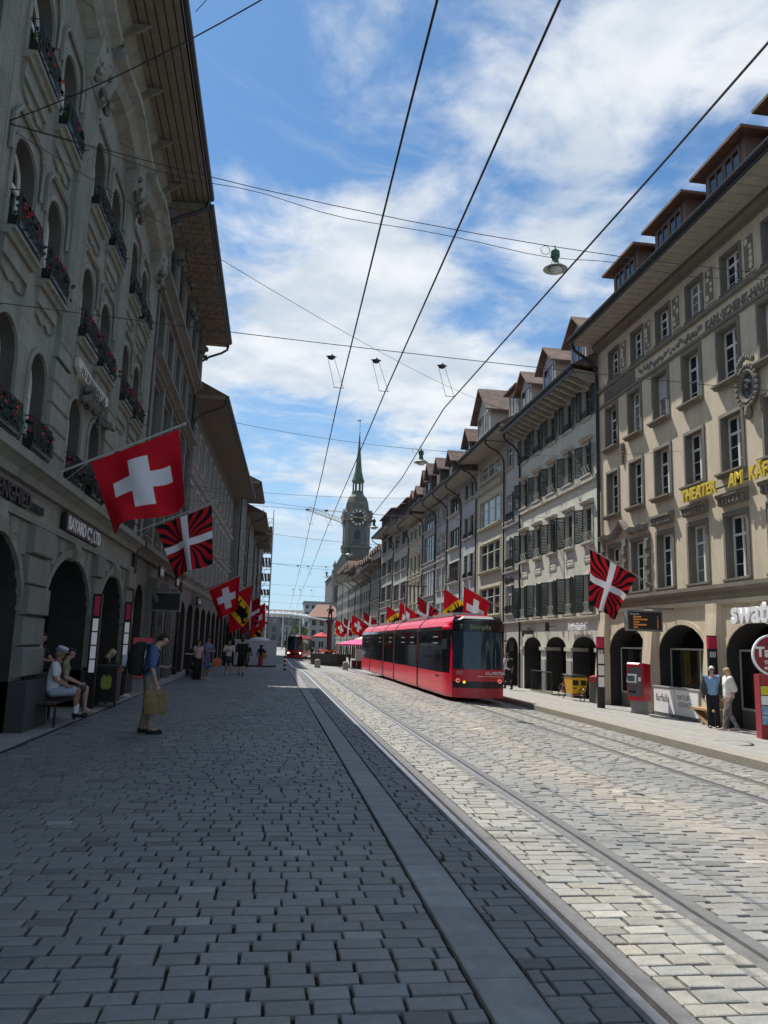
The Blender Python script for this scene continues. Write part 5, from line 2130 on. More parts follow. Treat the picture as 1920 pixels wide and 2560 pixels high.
    ws = strip('windscreen', [1.24, 1.7, 2.1, 2.45, 2.62], T_WSC)
    strip('destination_header', [2.62, 2.85, 3.04], T_BLK, dy=.01)
    m = MB()
    m.loft([[(x, front_y(x, 3.0), 3.02) for x in (-.98, -.5, 0, .5, .98)], [(x * .9, .55, 3.2) for x in (-.98, -.5, 0, .5, .98)]], T_BLK, False, False)
    m.build('header_top', root)
    for x, mt, nm in ((-.80, pmat('lamp_ring', (.9, .25, .2), .4, 0, emit=.6) if not lit else pmat('headlight_on', (1, .95, .85), .3, 0, emit=12), 'headlight'), (.80, None, 'headlight'), (-.58, pmat('indicator_amber', (.9, .45, .05), .4, 0, emit=1.5), 'indicator')):
        if mt is None:
            mt = MATS['headlight_on'] if lit else MATS['lamp_ring']
        m = MB()
        yy = front_y(x, .80) - .04
        r1 = .075 if nm == 'headlight' else .045
        prof_ = ((.02, 0), (r1, 0), (r1, .05)) if (lit or nm != 'headlight') else ((r1 * .62, 0), (r1, 0), (r1, .05))
        m.loft([[(x + r_ * math.cos(2 * PI * i / 14), yy + d, (.82 if nm == 'headlight' else .77) + r_ * math.sin(2 * PI * i / 14)) for i in range(14)] for r_, d in prof_], mt, cap=lit or nm != 'headlight')
        m.build(nm, root)
    for sg in (-1, 1):
        m = MB()
        m.box(sg * .62 - .015, sg * .62 + .015, front_y(.62, 1.6) - .03, front_y(.62, 1.6) - .01, 1.30, 2.0, pmat('wiper', (.10, .13, .10), .5, 0))
        m.build('wiper', root)
        m = MB()
        m.tube([(sg * 1.0, .62, 2.35), (sg * 1.28, .45, 2.30)], .025, T_BLK)
        m.box(sg * 1.30 - .09, sg * 1.30 + .09, .36, .44, 1.95, 2.32, T_BLK)
        m.build('mirror', root)
    TF = (PI / 2, 0, 0)
    if dest:
        ld = pmat('led_text', (.16, .20, .11), .5, 0, emit=.04)
        lettering('7', .26, ld, root, (-.78, .13, 2.72), TF, .003, .004, name='line_number')
        lettering('Bümpliz', .26, ld, root, (-.42, .02, 2.72), TF, .003, .004, name='destination_text')
        lettering(number, .17, pmat('number_grey', (.45, .45, .47), .4, 0), root, (-.86, .215, 1.05), (PI / 2, 0, -.42), .004, .002, name='fleet_number')
        o = lettering('CO₂-NEUTRAL', .16, M_SIGNW, root, (.18, -.03, 1.06), (PI / 2, 0, .33), .004, .002, sx=.86, name='slogan')
        m = MB()
        m.loft([[(x, front_y(x, 1.0) - .012, .98) for x in (-.1, .2, .5, .8, .95)], [(x, front_y(x, 1.0) - .012, .995) for x in (-.1, .2, .5, .8, .95)]], M_SIGNW, False, False)
        m.build('slogan_line', root)
        lettering('BERNMOBIL', .14, pmat('number_dark', (.16, .02, .03), .5, 0), root, (-1.155, 2.6, .86), (PI / 2, 0, -PI / 2), .003, 0, name='operator_text')
        lettering(number, .15, MATS['number_dark'], root, (-1.09, .95, .86), (PI / 2, 0, -PI / 2 - .18), .003, .002, name='fleet_number')
    m = MB()      # blank floor tray that closes the underside
    m.box(-1.0, 1.0, .6, y - .1, .28, .34, T_BLK)
    m.build('underframe', root)
    return root


tram((7.2, 26.35, zg(7.2, 27) - .0), 0, .93, [6.3, 6.5, 3.7, 5.9, 4.5], 'near red tram with black window band heading towards the camera', '757')
tr2 = tram((3.0, 101, -.62), R(-6.0), .93, [6.3, 6.5, 3.7, 5.9], 'far red tram with headlights on in the middle of the street', '652', True, False)


def pantograph(root, y, ext):
    m = MB()
    r_ = .025
    for sx in (-.45, .45):
        m.tube([(sx, y, 3.42), (sx * .8, y + .95, 3.42 + ext * .5), (sx * 1.3, y + .1, 3.42 + ext)], r_, M_IRON, 5)
    m.tube([(-.75, y + .1, 3.42 + ext), (.75, y + .1, 3.42 + ext)], .03, M_IRON, 5)
    m.tube([(-.75, y + .35, 3.42 + ext), (.75, y + .35, 3.42 + ext)], .03, M_IRON, 5)
    m.tube([(-.5, y, 3.44), (.5, y, 3.44)], .04, M_IRON, 5)
    m.box(-.5, .5, y - .2, y + 1.1, 3.38, 3.43, T_ROOF)
    m.build('pantograph', root)


for o in list(bpy.data.objects):
    if o.name == 'tram':
        pantograph(o, 14.0, 1.9)
    elif o.name == 'tram.001':
        pantograph(o, 4.0, 1.9)

# ---------------------------------------------------------------- stop furniture on the right
def at_platform(x, y):
    return zp(x, y) + .008


def info_stele(x, y, h, label, group, panels=3, rz=0.0, z=None, lit=False):
    z = at_platform(x, y) if z is None else z
    root = empty('info_stele', (x, y, z), rz, label, 'stop sign', group)
    m = MB()
    m.box(-.13, .13, -.05, .05, 0, h, pmat('stele_black', (.018, .02, .024), .4, .08))
    m.build('post', root)
    m = MB()
    m.box(-.133, .133, -.055, .055, h - .38, h - .03, pmat('stele_red', (.55, .03, .09), .4, .05))
    m.build('red_cap', root)
    for i in range(panels):
        m = MB()
        z0 = .72 + i * .40
        m.box(-.11, .11, -.065, -.05, z0, z0 + .34, M_SIGNW)
        m.build('timetable', root)
    m = MB()
    for i in range(4):
        m.box(-.10 + .05 * i, -.075 + .05 * i, -.056, -.05, h - .62, h - .46, M_SIGNW)
    m.build('line_numbers', root)
    return root


info_stele(11.55, 26.3, 2.46, 'slim black stop stele with red cap and white timetables beside the cargo bike', 'stop steles', 3)
info_stele(12.62, 21.0, 2.56, 'slim black stop stele with red cap standing behind the walking couple', 'stop steles', 2)


def ticket_machine(x, y, rz, z, label, ymul=1.0):
    root = empty('ticket_machine', (x, y, z), rz, label, 'ticket machine')
    red = pmat('machine_red', (.52, .02, .035), .35, .04)
    gr = pmat('machine_grey', (.22, .22, .21), .6, .1)
    m = MB()
    m.box(-.22, .22, -.17, .17, 0, .42, gr)
    m.box(-.25, .25, -.2, .2, 0, .06, gr)
    m.build('base', root)
    m = MB()
    m.loft([[(-.30, -.26, z), (.30, -.26, z), (.30, .19, z), (-.30, .19, z)] for z in (.42, 1.60)] + [[(-.28, -.22, 1.64), (.28, -.22, 1.64), (.28, .17, 1.58), (-.28, .17, 1.58)]], red)
    m.build('housing', root)
    m = MB()
    m.box(-.25, .25, -.275, -.258, .56, 1.50, pmat('machine_panel', (.10, .10, .105), .4, .08))
    m.build('panel', root)
    m = MB()
    m.prism([(-.26, -.28, .98), (.08, -.28, .98), (.08, -.36, 1.02), (-.26, -.36, 1.02)], (0, .07, .26), pmat('screen_frame', (.45, .46, .46), .4, .05))
    m.build('screen', root)
    m = MB()
    m.box(-.22, .04, -.372, -.366, 1.04, 1.22, glass_mat('screen_glass', (.10, .14, .15), .1))
    m.build('display', root)
    m = MB()
    m.box(.12, .21, -.285, -.275, 1.05, 1.18, M_SIGNW)
    m.box(-.22, .02, -.285, -.275, .66, .74, M_BLACK)
    m.build('slots', root)
    return root


ticket_machine(12.15, 24.6, R(-56), at_platform(12.1, 24.6), 'red ticket machine on a grey base in front of the right arches')
root = empty('departure_board', (12.35, 24.0, at_platform(12.3, 24)), 0, 'black departure board with orange text hung above the ticket machine', 'display')
m = MB()
m.box(-.30, .80, -.03, .03, 3.40, 3.46, pmat('board_grey', (.20, .20, .20), .5, .05))
m.build('wall_arm', root)
m = MB()
m.box(-.92, .32, -.10, .10, 2.68, 3.36, MATS['board_grey'])
m.build('case', root)
m = MB()
m.box(-.87, .27, -.108, -.10, 2.74, 3.30, M_BLACK)
m.build('screen', root)
led = pmat('led_orange', (.75, .25, .05), .5, 0, emit=.55)
for i, (t, n_) in enumerate((('Bümpliz', '1'), ('Fischermätteli', '3'), ('Köniz', '4'), ('Weissenbühl', '6'), ('Saali', '9'))):
    lettering(t, .085, led, root, (-.70, -.11, 3.12 - i * .085), (PI / 2, 0, 0), .001, 0, name='departure_text')
    lettering(n_, .085, led, root, (.12, -.11, 3.12 - i * .085), (PI / 2, 0, 0), .001, 0, name='departure_text')
lettering('Bärenplatz', .075, M_SIGNW, root, (-.82, -.11, 3.21), (PI / 2, 0, 0), .001, 0, name='stop_name')


def vitrine(y0, y1, label, poster, low, zt=1.82):
    """glazed show case standing in an arch of the right arcade"""
    x = 13.45
    z = -.37
    root = empty('show_case', (x, (y0 + y1) / 2, z), PI / 2, label, 'show case', 'show cases in the right arches')
    w = y1 - y0
    al = pmat('case_frame', (.42, .43, .41), .4, .05)
    m = MB()
    m.box(-w / 2, w / 2, -.5, 0, 0, low, pmat('case_base', (.10, .10, .10), .7, .1))
    m.build('base', root)
    m = MB()
    for xx in (-w / 2, -w / 6, w / 2):
        m.box(xx - .025, xx + .025, -.04, .0, low, zt + .37, al)
    for zz in (low, zt + .37):
        m.box(-w / 2, w / 2, -.04, .005, zz - .03, zz + .03, al)
    m.build('frame', root)
    m = MB()
    m.box(-w / 2, w / 2, -.025, -.02, low, zt + .37, glass_mat('case_glass', (.02, .024, .024), .03, .35))
    m.build('glass', root)
    m = MB()
    m.box(-w / 2, w / 2, -.5, -.46, low, zt + .37, M_BLACK)
    m.build('back_panel', root)
    for (a, b, c, d, mt) in poster:
        m = MB()
        m.box(a * w - w / 2, b * w - w / 2, -.40, -.36, low + (zt + .37 - low) * c, low + (zt + .37 - low) * d, mt)
        m.build('poster', root)
    return root


YEL = pmat('poster_yellow', (.62, .55, .03), .5, .06)
REDP = pmat('poster_red', (.30, .03, .03), .5, .1)
GRN = pmat('toy_green', (.03, .45, .08), .5, .1)
LIL = pmat('poster_lilac', (.34, .31, .34), .7, .05)
WOOD = pmat('bench_wood', (.42, .27, .13), .6, .15, 4)
vitrine(22.15, 24.9, 'glass show case with yellow posters above the white shop panels', [(.34, .62, .12, .96, YEL), (.80, .92, .1, .95, YEL), (.10, .22, .35, .95, REDP)], .92)
vitrine(18.2, 20.95, 'show case with yellow poster and green toy behind the walking couple', [(.45, .88, .05, .92, YEL), (.60, .72, .0, .22, GRN)], .55)
vitrine(26.1, 28.7, 'show case with blank lilac poster in the farther beige arch', [(.22, .68, .08, .92, LIL)], .55)
root = empty('parapet_panel', (12.78, 23.5, -.37), PI / 2, 'low white panelled parapet with shop lettering under the yellow show case', 'sign')
for i, (a, b, t) in enumerate(((.02, 1.36, 'farfalla'), (-1.36, -.02, 'NATUR\n ESSENZ'))):
    m = MB()
    m.box(a, b, -.05, 0, .14, .92, M_SIGNW)
    m.build('panel', root)
    lettering(t, .34 if i == 0 else .22, pmat('letter_grey', (.16, .16, .16), .6, 0), root, (b - .14, .004, .50 if i == 0 else .62), FRONT, .002, 0, name='panel_lettering')
m = MB()
m.box(-1.4, 1.4, -.10, -.05, 0, .96, pmat('parapet_grey', (.24, .24, .23), .7, .1))
m.box(-1.42, 1.42, -.12, .02, .94, .98, MATS['case_frame'])
m.build('backing', root)
root = empty('plank_bench', (12.7, 21.45, at_platform(12.7, 21.4)), PI / 2, 'light wooden bench with sloping plank side next to the white parapet', 'bench')
m = MB()
m.box(-.75, .55, -.25, .25, .42, .48, WOOD)
m.build('seat', root)
m = MB()
m.box(-.75, -.40, -.27, -.22, .42, 1.0, WOOD)
m.build('backrest', root)
m = MB()
m.prism([(.5, .2, .42), (.44, .2, .42), (-.45, .2, 0), (-.2, .2, 0)], (0, -.4, 0), WOOD)
m.build('leg', root)
# tobacco sign and newspaper rack at the right edge
MAR = pmat('sign_maroon', (.26, .02, .03), .5, .05)
root = empty('tobacco_sign', (12.15, 17.55, at_platform(12, 17.5)), R(-14), 'round dark red tobacco sign with white rim above the magazine rack', 'sign')
m = MB()
m.loft([[(r_ * math.cos(2 * PI * i / 32), y_, 2.02 + r_ * math.sin(2 * PI * i / 32)) for i in range(32)] for r_, y_ in ((.02, .045), (.50, .045), (.50, -.04), (.46, -.05))], M_SIGNW)
m.build('rim', root)
m = MB()
m.loft([[(r_ * math.cos(2 * PI * i / 32), y_, 2.02 + r_ * math.sin(2 * PI * i / 32)) for i in range(32)] for r_, y_ in ((.46, -.05), (.46, -.056), (.01, -.056))], MAR)
m.build('disc', root)
lettering('Tabak', .33, M_SIGNW, root, (-.42, -.058, 1.98), (PI / 2, 0, 0), .003, .012, name='sign_lettering')
lettering('Theater', .12, M_SIGNW, root, (-.24, -.058, 1.80), (PI / 2, 0, 0), .003, .004, name='sign_lettering')
lettering('am Käfig', .12, M_SIGNW, root, (-.24, -.058, 1.68), (PI / 2, 0, 0), .003, .004, name='sign_lettering')
m = MB()
m.tube([(.1, 0, 0), (.1, 0, 1.55)], .03, M_IRON, 8)
m.build('post', root)
root = empty('magazine_rack', (12.25, 17.9, at_platform(12.2, 17.9)), R(-14), 'maroon magazine rack with blue and yellow postcards at the right edge', 'rack')
m = MB()
m.box(-.30, .55, -.18, .18, 0, 1.56, MAR)
m.build('cabinet', root)
PB = pmat('card_blue', (.10, .24, .42), .5, .15, 9, col2=(.35, .5, .6))
PG = pmat('card_green', (.16, .22, .06), .5, .2, 9)
for i in range(5):
    m = MB()
    mt = (PB, PB, M_SIGNW, YEL, REDP)[i]
    m.box(-.28, -.06, -.20, -.18, .36 + i * .235, .57 + i * .235, mt)
    m.build('postcard', root)
for i in range(4):
    m = MB()
    m.box(.02, .50, -.20, -.18, .25 + i * .32, .53 + i * .32, (PB, PB, PG, PB)[i])
    m.build('magazine', root)
# railing at the cellar stair of the cream house
root = empty('stair_railing', (12.55, 35.2, -.37), PI / 2, 'dark metal railing round a cellar stair below the cream arches', 'railing')
m = MB()
for z in (.12, 1.02):
    m.tube([(-1.4, 0, z), (1.4, 0, z), (1.4, -.8, z)], .022, M_IRON, 6)
for i in range(21):
    x = -1.4 + i * .14
    m.tube([(x, 0, .12), (x, 0, 1.02)], .010, M_IRON, 4)
for x in (-1.4, 0, 1.4):
    m.tube([(x, 0, -.02), (x, 0, 1.06)], .022, M_IRON, 6)
m.build('rails', root)
m = MB()
m.box(-1.45, 1.45, -.9, .05, 0, .10, M_KERB)
m.build('kerb', root)


# ---------------------------------------------------------------- bicycles
def wheel(root, x, z, r_, y=0.0):
    m = MB()
    n, k = 24, 6
    rings = []
    for i in range(n + 1):
        a = 2 * PI * i / n
        rings.append([(x + (r_ + .02 * math.cos(b)) * math.cos(a), y + .02 * math.sin(b), z + (r_ + .02 * math.cos(b)) * math.sin(a)) for b in [2 * PI * j / k for j in range(k)]])
    m.loft(rings, M_BLACK, True, False)
    w = m.build('wheel', root, True)
    s_ = MB()
    for i in range(12):
        a = 2 * PI * i / 12
        s_.tube([(x, y, z), (x + r_ * math.cos(a), y, z + r_ * math.sin(a))], .003, M_STEEL, 3, False)
    s_.tube([(x, y - .05, z), (x, y + .05, z)], .025, M_STEEL, 8)
    s_.build('spokes', w)
    return w


def bicycle(x, y, rz, z, label, cargo=False):
    root = empty('cargo_bike' if cargo else 'bicycle', (x, y, z), rz, label, 'cargo bike' if cargo else 'bicycle')
    r_ = .30 if cargo else .33
    wheel(root, 0, r_, r_)
    wheel(root, 1.75 if cargo else 1.05, .25 if cargo else r_, .25 if cargo else r_)
    fm = pmat('bike_red', (.35, .03, .04), .4, .1) if cargo else M_BLACK
    m = MB()
    m.tube([(0, 0, r_), (.20, 0, .82)], .02, fm)
    m.tube([(.20, 0, .78), (.42, 0, .34)], .02, fm)
    m.tube([(0, 0, r_), (.42, 0, .34)], .015, fm)
    m.tube([(.22, 0, .74), (.78, 0, .80)], .02, fm)
    m.tube([(.42, 0, .34), (.80, 0, .72)], .024, fm)
    m.tube([(.80, 0, .60), (.76, 0, .95)], .02, fm)
    if not cargo:
        m.tube([(.80, 0, .66), (1.05, 0, r_)], .02, fm)
    else:
        m.tube([(.42, 0, .34), (1.2, 0, .22), (1.75, 0, .25)], .025, fm)
    m.build('frame', root)
    m = MB()
    m.box(.08, .32, -.07, .07, .84, .90, M_BLACK)
    m.build('saddle', root)
    m = MB()
    m.tube([(.70, -.30, 1.02), (.76, -.12, 1.0), (.76, .12, 1.0), (.70, .30, 1.02)], .016, M_STEEL, 6)
    m.tube([(.70, -.30, 1.02), (.60, -.30, 1.02)], .02, M_BLACK, 6)
    m.tube([(.70, .30, 1.02), (.60, .30, 1.02)], .02, M_BLACK, 6)
    m.build('handlebar', root)
    if cargo:
        yl = pmat('cargo_yellow', (.72, .42, .02), .45, .08)
        m = MB()
        m.loft([[(.92 - e, -.32 - e, z_), (1.52 + e, -.32 - e, z_), (1.52 + e, .32 + e, z_), (.92 - e, .32 + e, z_)] for e, z_ in ((-.04, .30), (.0, .60), (.03, .92))], yl)
        bx = m.build('cargo_box', root)
        m = MB()
        m.loft([[(.88, -.36, .92), (1.56, -.36, .92), (1.56, .36, .92), (.88, .36, .92)], [(.95, -.3, 1.02), (1.5, -.3, 1.02), (1.5, .3, 1.02), (.95, .3, 1.02)]], M_BLACK)
        m.build('lid', bx)
        for yy in (-.17, .17):
            m = MB()
            m.box(1.535, 1.56, yy - .12, yy + .12, .62, .82, M_BLACK)
            m.build('mesh_pocket', bx)
        for yy in (-.2, .2):
            m = MB()
            m.box(1.51, 1.535, yy - .06, yy + .06, .48, .53, REDP)
            m.build('reflector', bx)
    return root


bicycle(12.15, 31.6, R(-84), -.33, 'yellow box cargo bike parked by the cream arches', True)
bicycle(-3.2, 33.6, R(100), .0, 'dark bicycle leaning near the left arcade behind the standing people')
root = empty('litter_post', (12.75, 29.6, -.36), 0, 'round grey litter bin with red top next to the cargo bike', 'bin')
m = MB()
m.lathe([(.2, 0), (.22, .05), (.22, .8), (.2, .82)], pmat('bin_grey', (.10, .10, .095), .6, .1), 14)
m.build('drum', root, True)
m = MB()
m.lathe([(.21, .82), (.23, .86), (.21, 1.02), (.05, 1.08)], REDP, 14)
m.build('hood', root, True)

# ---------------------------------------------------------------- things along the left arcade
for yy, lb in ((18.6, 'lit white timetable stele with red top between the left arches'), (22.55, 'second lit timetable stele farther along the left arcade')):
    root = empty('timetable_stele', (-4.0, yy, .01), 0, lb, 'stop sign', 'timetable steles on the left')
    m = MB()
    m.box(-.10, .10, -.06, .06, 0, 2.62, M_BLACK)
    m.build('post', root)
    m = MB()
    m.box(-.055, .065, -.072, -.06, 2.12, 2.56, pmat('stele_red', (.55, .03, .09), .4, .05))
    m.build('red_cap', root)
    for i in range(4):
        m = MB()
        m.box(-.055, .065, -.072, -.06, .84 + i * .31, 1.12 + i * .31, pmat('panel_lit', (.80, .80, .80), .5, 0, emit=.10))
        m.build('timetable', root)
ticket_machine(-4.0, 25.2, R(20), .01, 'dark red ticket machine behind the man with the backpack')
root = empty('departure_screen', (-3.55, 28.2, 0), 0, 'black departure screen hung on the left facade', 'display')
m = MB()
m.box(-.75, .32, -.10, .10, 2.58, 3.26, pmat('board_grey', (.20, .20, .20), .5, .05))
m.box(-.9, -.7, -.04, .04, 2.8, 3.0, M_IRON)
m.build('case', root)
m = MB()
m.box(-.70, .27, -.108, -.10, 2.63, 3.21, M_BLACK)
m.build('screen', root)
m = MB()
m.tube([(-.6, .05, 0), (-.6, .05, 2.6)], .05, M_IRON, 8)
m.build('post', root)
root = empty('litter_bin', (-3.95, 19.75, .01), 0, 'black litter bin with a yellow printed badge beside the blonde woman', 'bin')
m = MB()
m.loft([[(-.36, -.28, z_), (.36, -.28, z_), (.36, .28, z_), (-.36, .28, z_)] for z_ in (.12, .92)], M_BLACK)
m.box(-.40, .40, -.32, .32, .92, .97, M_IRON)
m.build('drum', root)
m = MB()
yb = pmat('badge_yellow', (.30, .30, .05), .5, .1)
for a, b, c, d in ((.00, .24, .46, .70), (.04, .20, .42, .46), (.04, .09, .70, .75), (.15, .20, .70, .75)):
    m.box(a, b, -.295, -.28, c, d, yb)
m.build('badge', root)
m = MB()
for x_ in (-.3, .3):
    m.tube([(x_, 0, 0), (x_, 0, .14)], .03, M_IRON, 6)
m.build('feet', root)


def street_bench(x, y, ln, label):
    root = empty('street_bench', (x, y, .01), 0, label, 'bench', 'benches before the left arcade')
    bw = pmat('bench_dark_wood', (.045, .03, .022), .6, .2)
    for i in range(3):
        m = MB()
        m.box(-.28 + i * .17, -.13 + i * .17, -ln / 2, ln / 2, .42, .46, bw)
        m.build('seat_slat', root)
    for i in range(3):
        m = MB()
        m.box(-.36, -.33, -ln / 2, ln / 2, .52 + i * .15, .64 + i * .15, bw)
        m.build('back_slat', root)
    for yy in (-ln / 2 + .25, ln / 2 - .25):
        m = MB()
        m.tube([(-.32, yy, 0), (-.32, yy, .95)], .03, M_IRON, 6)
        m.tube([(.18, yy, 0), (.18, yy, .42), (-.32, yy, .42)], .03, M_IRON, 6)
        m.build('leg', root)


street_bench(-4.0, 15.85, 2.0, 'dark wooden bench under the two seated men')
street_bench(-4.15, 20.75, 1.3, 'dark wooden bench under the blonde woman')
root = empty('cable_cabinet', (-3.4, 36.5, 0), 0, 'dark street cabinet beside the left arcade', 'cabinet')
m = MB()
m.box(-.35, .35, -.3, .3, 0, 1.15, M_BLACK)
m.build('housing', root)
m = MB()
m.box(-.37, .37, -.32, .32, 1.15, 1.2, M_IRON)
m.build('lid', root)

# ---------------------------------------------------------------- flags
C_RED, C_WHT, C_BLK, C_YEL = (.52, .010, .022, 1), (.72, .72, .76, 1), (.010, .010, .013, 1), (.78, .50, .02, 1)
M_FLAG = attr_mat('flag_cloth', 'Col', .8, .22)
M_POLE = pmat('flag_pole', (.38, .38, .38), .4, .05)


def swiss(s, t):
    x, y = abs(s - .5), abs(t - .5)
    return C_WHT if (x < .105 and y < .325) or (y < .105 and x < .325) else C_RED


def flame(s, t):
    x, y = s - .5, t - .5
    if abs(x) < .062 or abs(y) < .062:
        return C_WHT
    r_ = math.hypot(x, y)
    a = math.atan2(y, x) + .11 * math.sin(r_ * 9.0)
    k = math.cos(a * 20.0)
    return C_RED if k > -.02 else C_BLK


def in_cap(x, y, ax, ay, bx, by, ra, rb):
    dx, dy = bx - ax, by - ay
    h = max(0, min(1, ((x - ax) * dx + (y - ay) * dy) / (dx * dx + dy * dy)))
    return math.hypot(x - ax - dx * h, y - ay - dy * h) < ra + (rb - ra) * h


BEAR = [(.20, .20, .40, .42, .075, .10), (.40, .42, .66, .68, .10, .12), (.13, .24, .21, .18, .05, .08), (.13, .10, .20, .18, .03, .06), (.30, .30, .40, .16, .05, .035), (.36, .36, .52, .26, .05, .035),
        (.62, .62, .80, .56, .06, .04), (.66, .68, .84, .80, .075, .05), (.84, .80, .92, .76, .04, .03), (.60, .70, .62, .88, .06, .045), (.62, .88, .72, .93, .035, .03), (.50, .58, .38, .62, .03, .015)]


def bear(s, t):
    d = s - t
    if abs(d) > .36:
        return C_RED
    for c in BEAR:
        if in_cap(s, t, *c):
            return C_BLK
    if in_cap(s, t, .10, .27, .06, .30, .018, .012) or in_cap(s, t, .42, .14, .46, .11, .02, .01) or in_cap(s, t, .54, .24, .58, .21, .02, .01):
        return C_RED
    return C_YEL


def flag(base, tip, corners, patt, label, seed, n=90, wave=.085):
    """corners in the x-z plane at the pole's y: at the pole near the wall, at the tip, below the tip, below the wall end"""
    y0 = base[1]
    root = empty('flag', base, 0, label, 'flag', 'flags hung out over the street')
    m = MB()
    b, t_ = Vector(base), Vector(tip)
    m.tube([(0, 0, 0), t_ - b], .022, M_POLE, 8)
    m.ball(t_ - b, .035, M_POLE, 8)
    m.build('pole', root, True)
    r = random.Random(seed)
    ph, ph2 = r.uniform(0, 6), r.uniform(0, 6)
    A, B, C, D = [Vector((c[0], 0, c[1])) for c in corners]
    vs, cs, fs = [], [], []
    for j in range(n + 1):
        for i in range(n + 1):
            s, t = i / n, j / n
            p = (A * (1 - s) + B * s) * (1 - t) + (D * (1 - s) + C * s) * t
            amp = wave * (t ** .7) * 2.2
            yy = amp * (math.sin(s * 7.5 + ph + t * 1.5) + .5 * math.sin(s * 14 - t * 3 + ph2)) - .25 * t * wave * 4
            p = p + Vector((amp * .35 * math.cos(s * 7.5 + ph), 0, .03 * t * math.sin(s * 9 + ph2)))
            vs.append((p.x - base[0], yy, p.z - base[2]))
            cs.append(patt(s, t))
    for j in range(n):
        for i in range(n):
            a = j * (n + 1) + i
            fs.append((a, a + 1, a + n + 2, a + n + 1))
    me = bpy.data.meshes.new('cloth')
    me.from_pydata(vs, [], fs)
    at = me.color_attributes.new('Col', 'FLOAT_COLOR', 'POINT')
    at.data.foreach_set('color', np.array(cs, dtype=np.float32).reshape(-1))
    me.materials.append(M_FLAG)
    me.polygons.foreach_set('use_smooth', np.ones(len(fs), dtype=bool))
    link('cloth', me, root)
    m = MB()
    m.tube([(0, 0, -.35), (t_ - b) * .3], .006, M_POLE, 4)
    m.build('stay_wire', root)
    return root


# left side (poles spring from the facade towards the street)
flag((-4.4, 15.32, 4.69), (-1.95, 15.32, 5.91), [(-3.67, 5.01), (-2.05, 5.79), (-1.78, 4.25), (-3.17, 3.66)], swiss, 'largest white cross flag on red, nearest on the left above the shop sign', 1, 120)
flag((-4.4, 23.74, 4.69), (-1.91, 23.74, 5.85), [(-3.64, 4.96), (-2.03, 5.71), (-1.93, 3.91), (-2.99, 3.45)], flame, 'red and black flamed flag with white cross on the left, behind the largest flag', 2, 120)
flag((-4.25, 43.32, 3.9), (-1.91, 43.32, 5.18), [(-3.59, 4.39), (-1.9, 5.12), (-1.84, 3.38), (-2.86, 2.70)], swiss, 'white cross flag on red, third on the left overlapping the bear flag', 3, 80)
flag((-4.0, 54.0, 4.0), (-1.42, 54.0, 5.5), [(-3.05, 4.5), (-1.5, 5.4), (-1.55, 2.9), (-2.9, 1.9)], bear, 'yellow and red bear flag on the left behind the third cross flag', 4, 80)
flag((-3.6, 66.0, 3.9), (-1.05, 66.0, 5.4), [(-2.7, 4.4), (-1.1, 5.25), (-1.15, 3.0), (-2.5, 2.0)], flame, 'flamed flag far on the left between the bear flag and the farthest cross flag', 5, 70)
flag((-3.2, 80.0, 3.9), (-.75, 80.0, 5.6), [(-2.3, 4.4), (-.8, 5.45), (-.75, 3.0), (-2.1, 2.0)], swiss, 'farthest white cross flag on the left before the scaffold', 6, 70)
flag((-3.0, 92.0, 2.6), (-.9, 92.0, 3.8), [(-2.3, 3.0), (-1.0, 3.7), (-1.0, 1.7), (-2.1, 1.0)], bear, 'small far bear flag hanging low on the left', 7, 60)
# right side
flag((13.1, 25.29, 3.98), (10.70, 25.29, 5.22), [(12.51, 4.29), (10.78, 5.15), (10.69, 3.27), (11.62, 2.75)], flame, 'red and black flamed flag with white cross, nearest on the right over the platform', 11, 120)
flag((13.1, 43.29, 3.88), (10.69, 43.29, 5.14), [(12.36, 4.23), (10.81, 5.07), (10.72, 3.1), (12.05, 2.5)], swiss, 'white cross flag on red, largest above the near tram roof', 12, 90)
RF = [(48.5, bear, 'bear flag left of the largest cross flag above the tram roof'), (57.5, flame, 'flamed flag above the tram roof beyond the near bear flag'), (66.0, swiss, 'white cross flag above the tram roof, middle of its length'),
      (73.5, bear, 'bear flag beside the tram pantograph'), (92.0, flame, 'flamed flag just behind the rear end of the near tram'), (104.5, swiss, 'white cross flag left of the tram rear, nearer of the two far ones'),
      (106.5, bear, 'bear flag peeping out behind the nearer far cross flag'), (118.0, flame, 'flamed flag between the two far cross flags on the right'), (131.0, swiss, 'farthest white cross flag on the right beside the fountain column'), (134.0, bear, 'farthest bear flag on the right beside the fountain column')]
for i, (yy, pt, lb) in enumerate(RF):
    dz = -.15 if yy < 85 else -.05
    flag((13.1, yy, 4.0 + dz), (10.69, yy, 5.55 + dz), [(12.40, 4.40 + dz), (10.81, 5.45 + dz), (10.72, 3.2 + dz), (12.15, 2.55 + dz)], pt, lb, 20 + i, 60)


# ---------------------------------------------------------------- overhead wires and hanging lamps
M_WIRE = pmat('wire_dark', (.02, .02, .024), .5, 0)
M_CABLE = pmat('cable_grey', (.06, .06, .065), .5, 0)


def sag(a, b, s, n=14):
    a, b = Vector(a), Vector(b)
    return [a.lerp(b, i / n) - Vector((0, 0, 4 * s * (i / n) * (1 - i / n))) for i in range(n + 1)]


def wire(name, pts, r_, label, cat='wire', group='overhead wires', mat=None):
    m = MB()
    p0 = Vector(pts[0])
    m.tube([Vector(p) - p0 for p in pts], r_, mat or M_WIRE, 6)
    return tag(m.build(name, None, True, p0), label, cat, group)


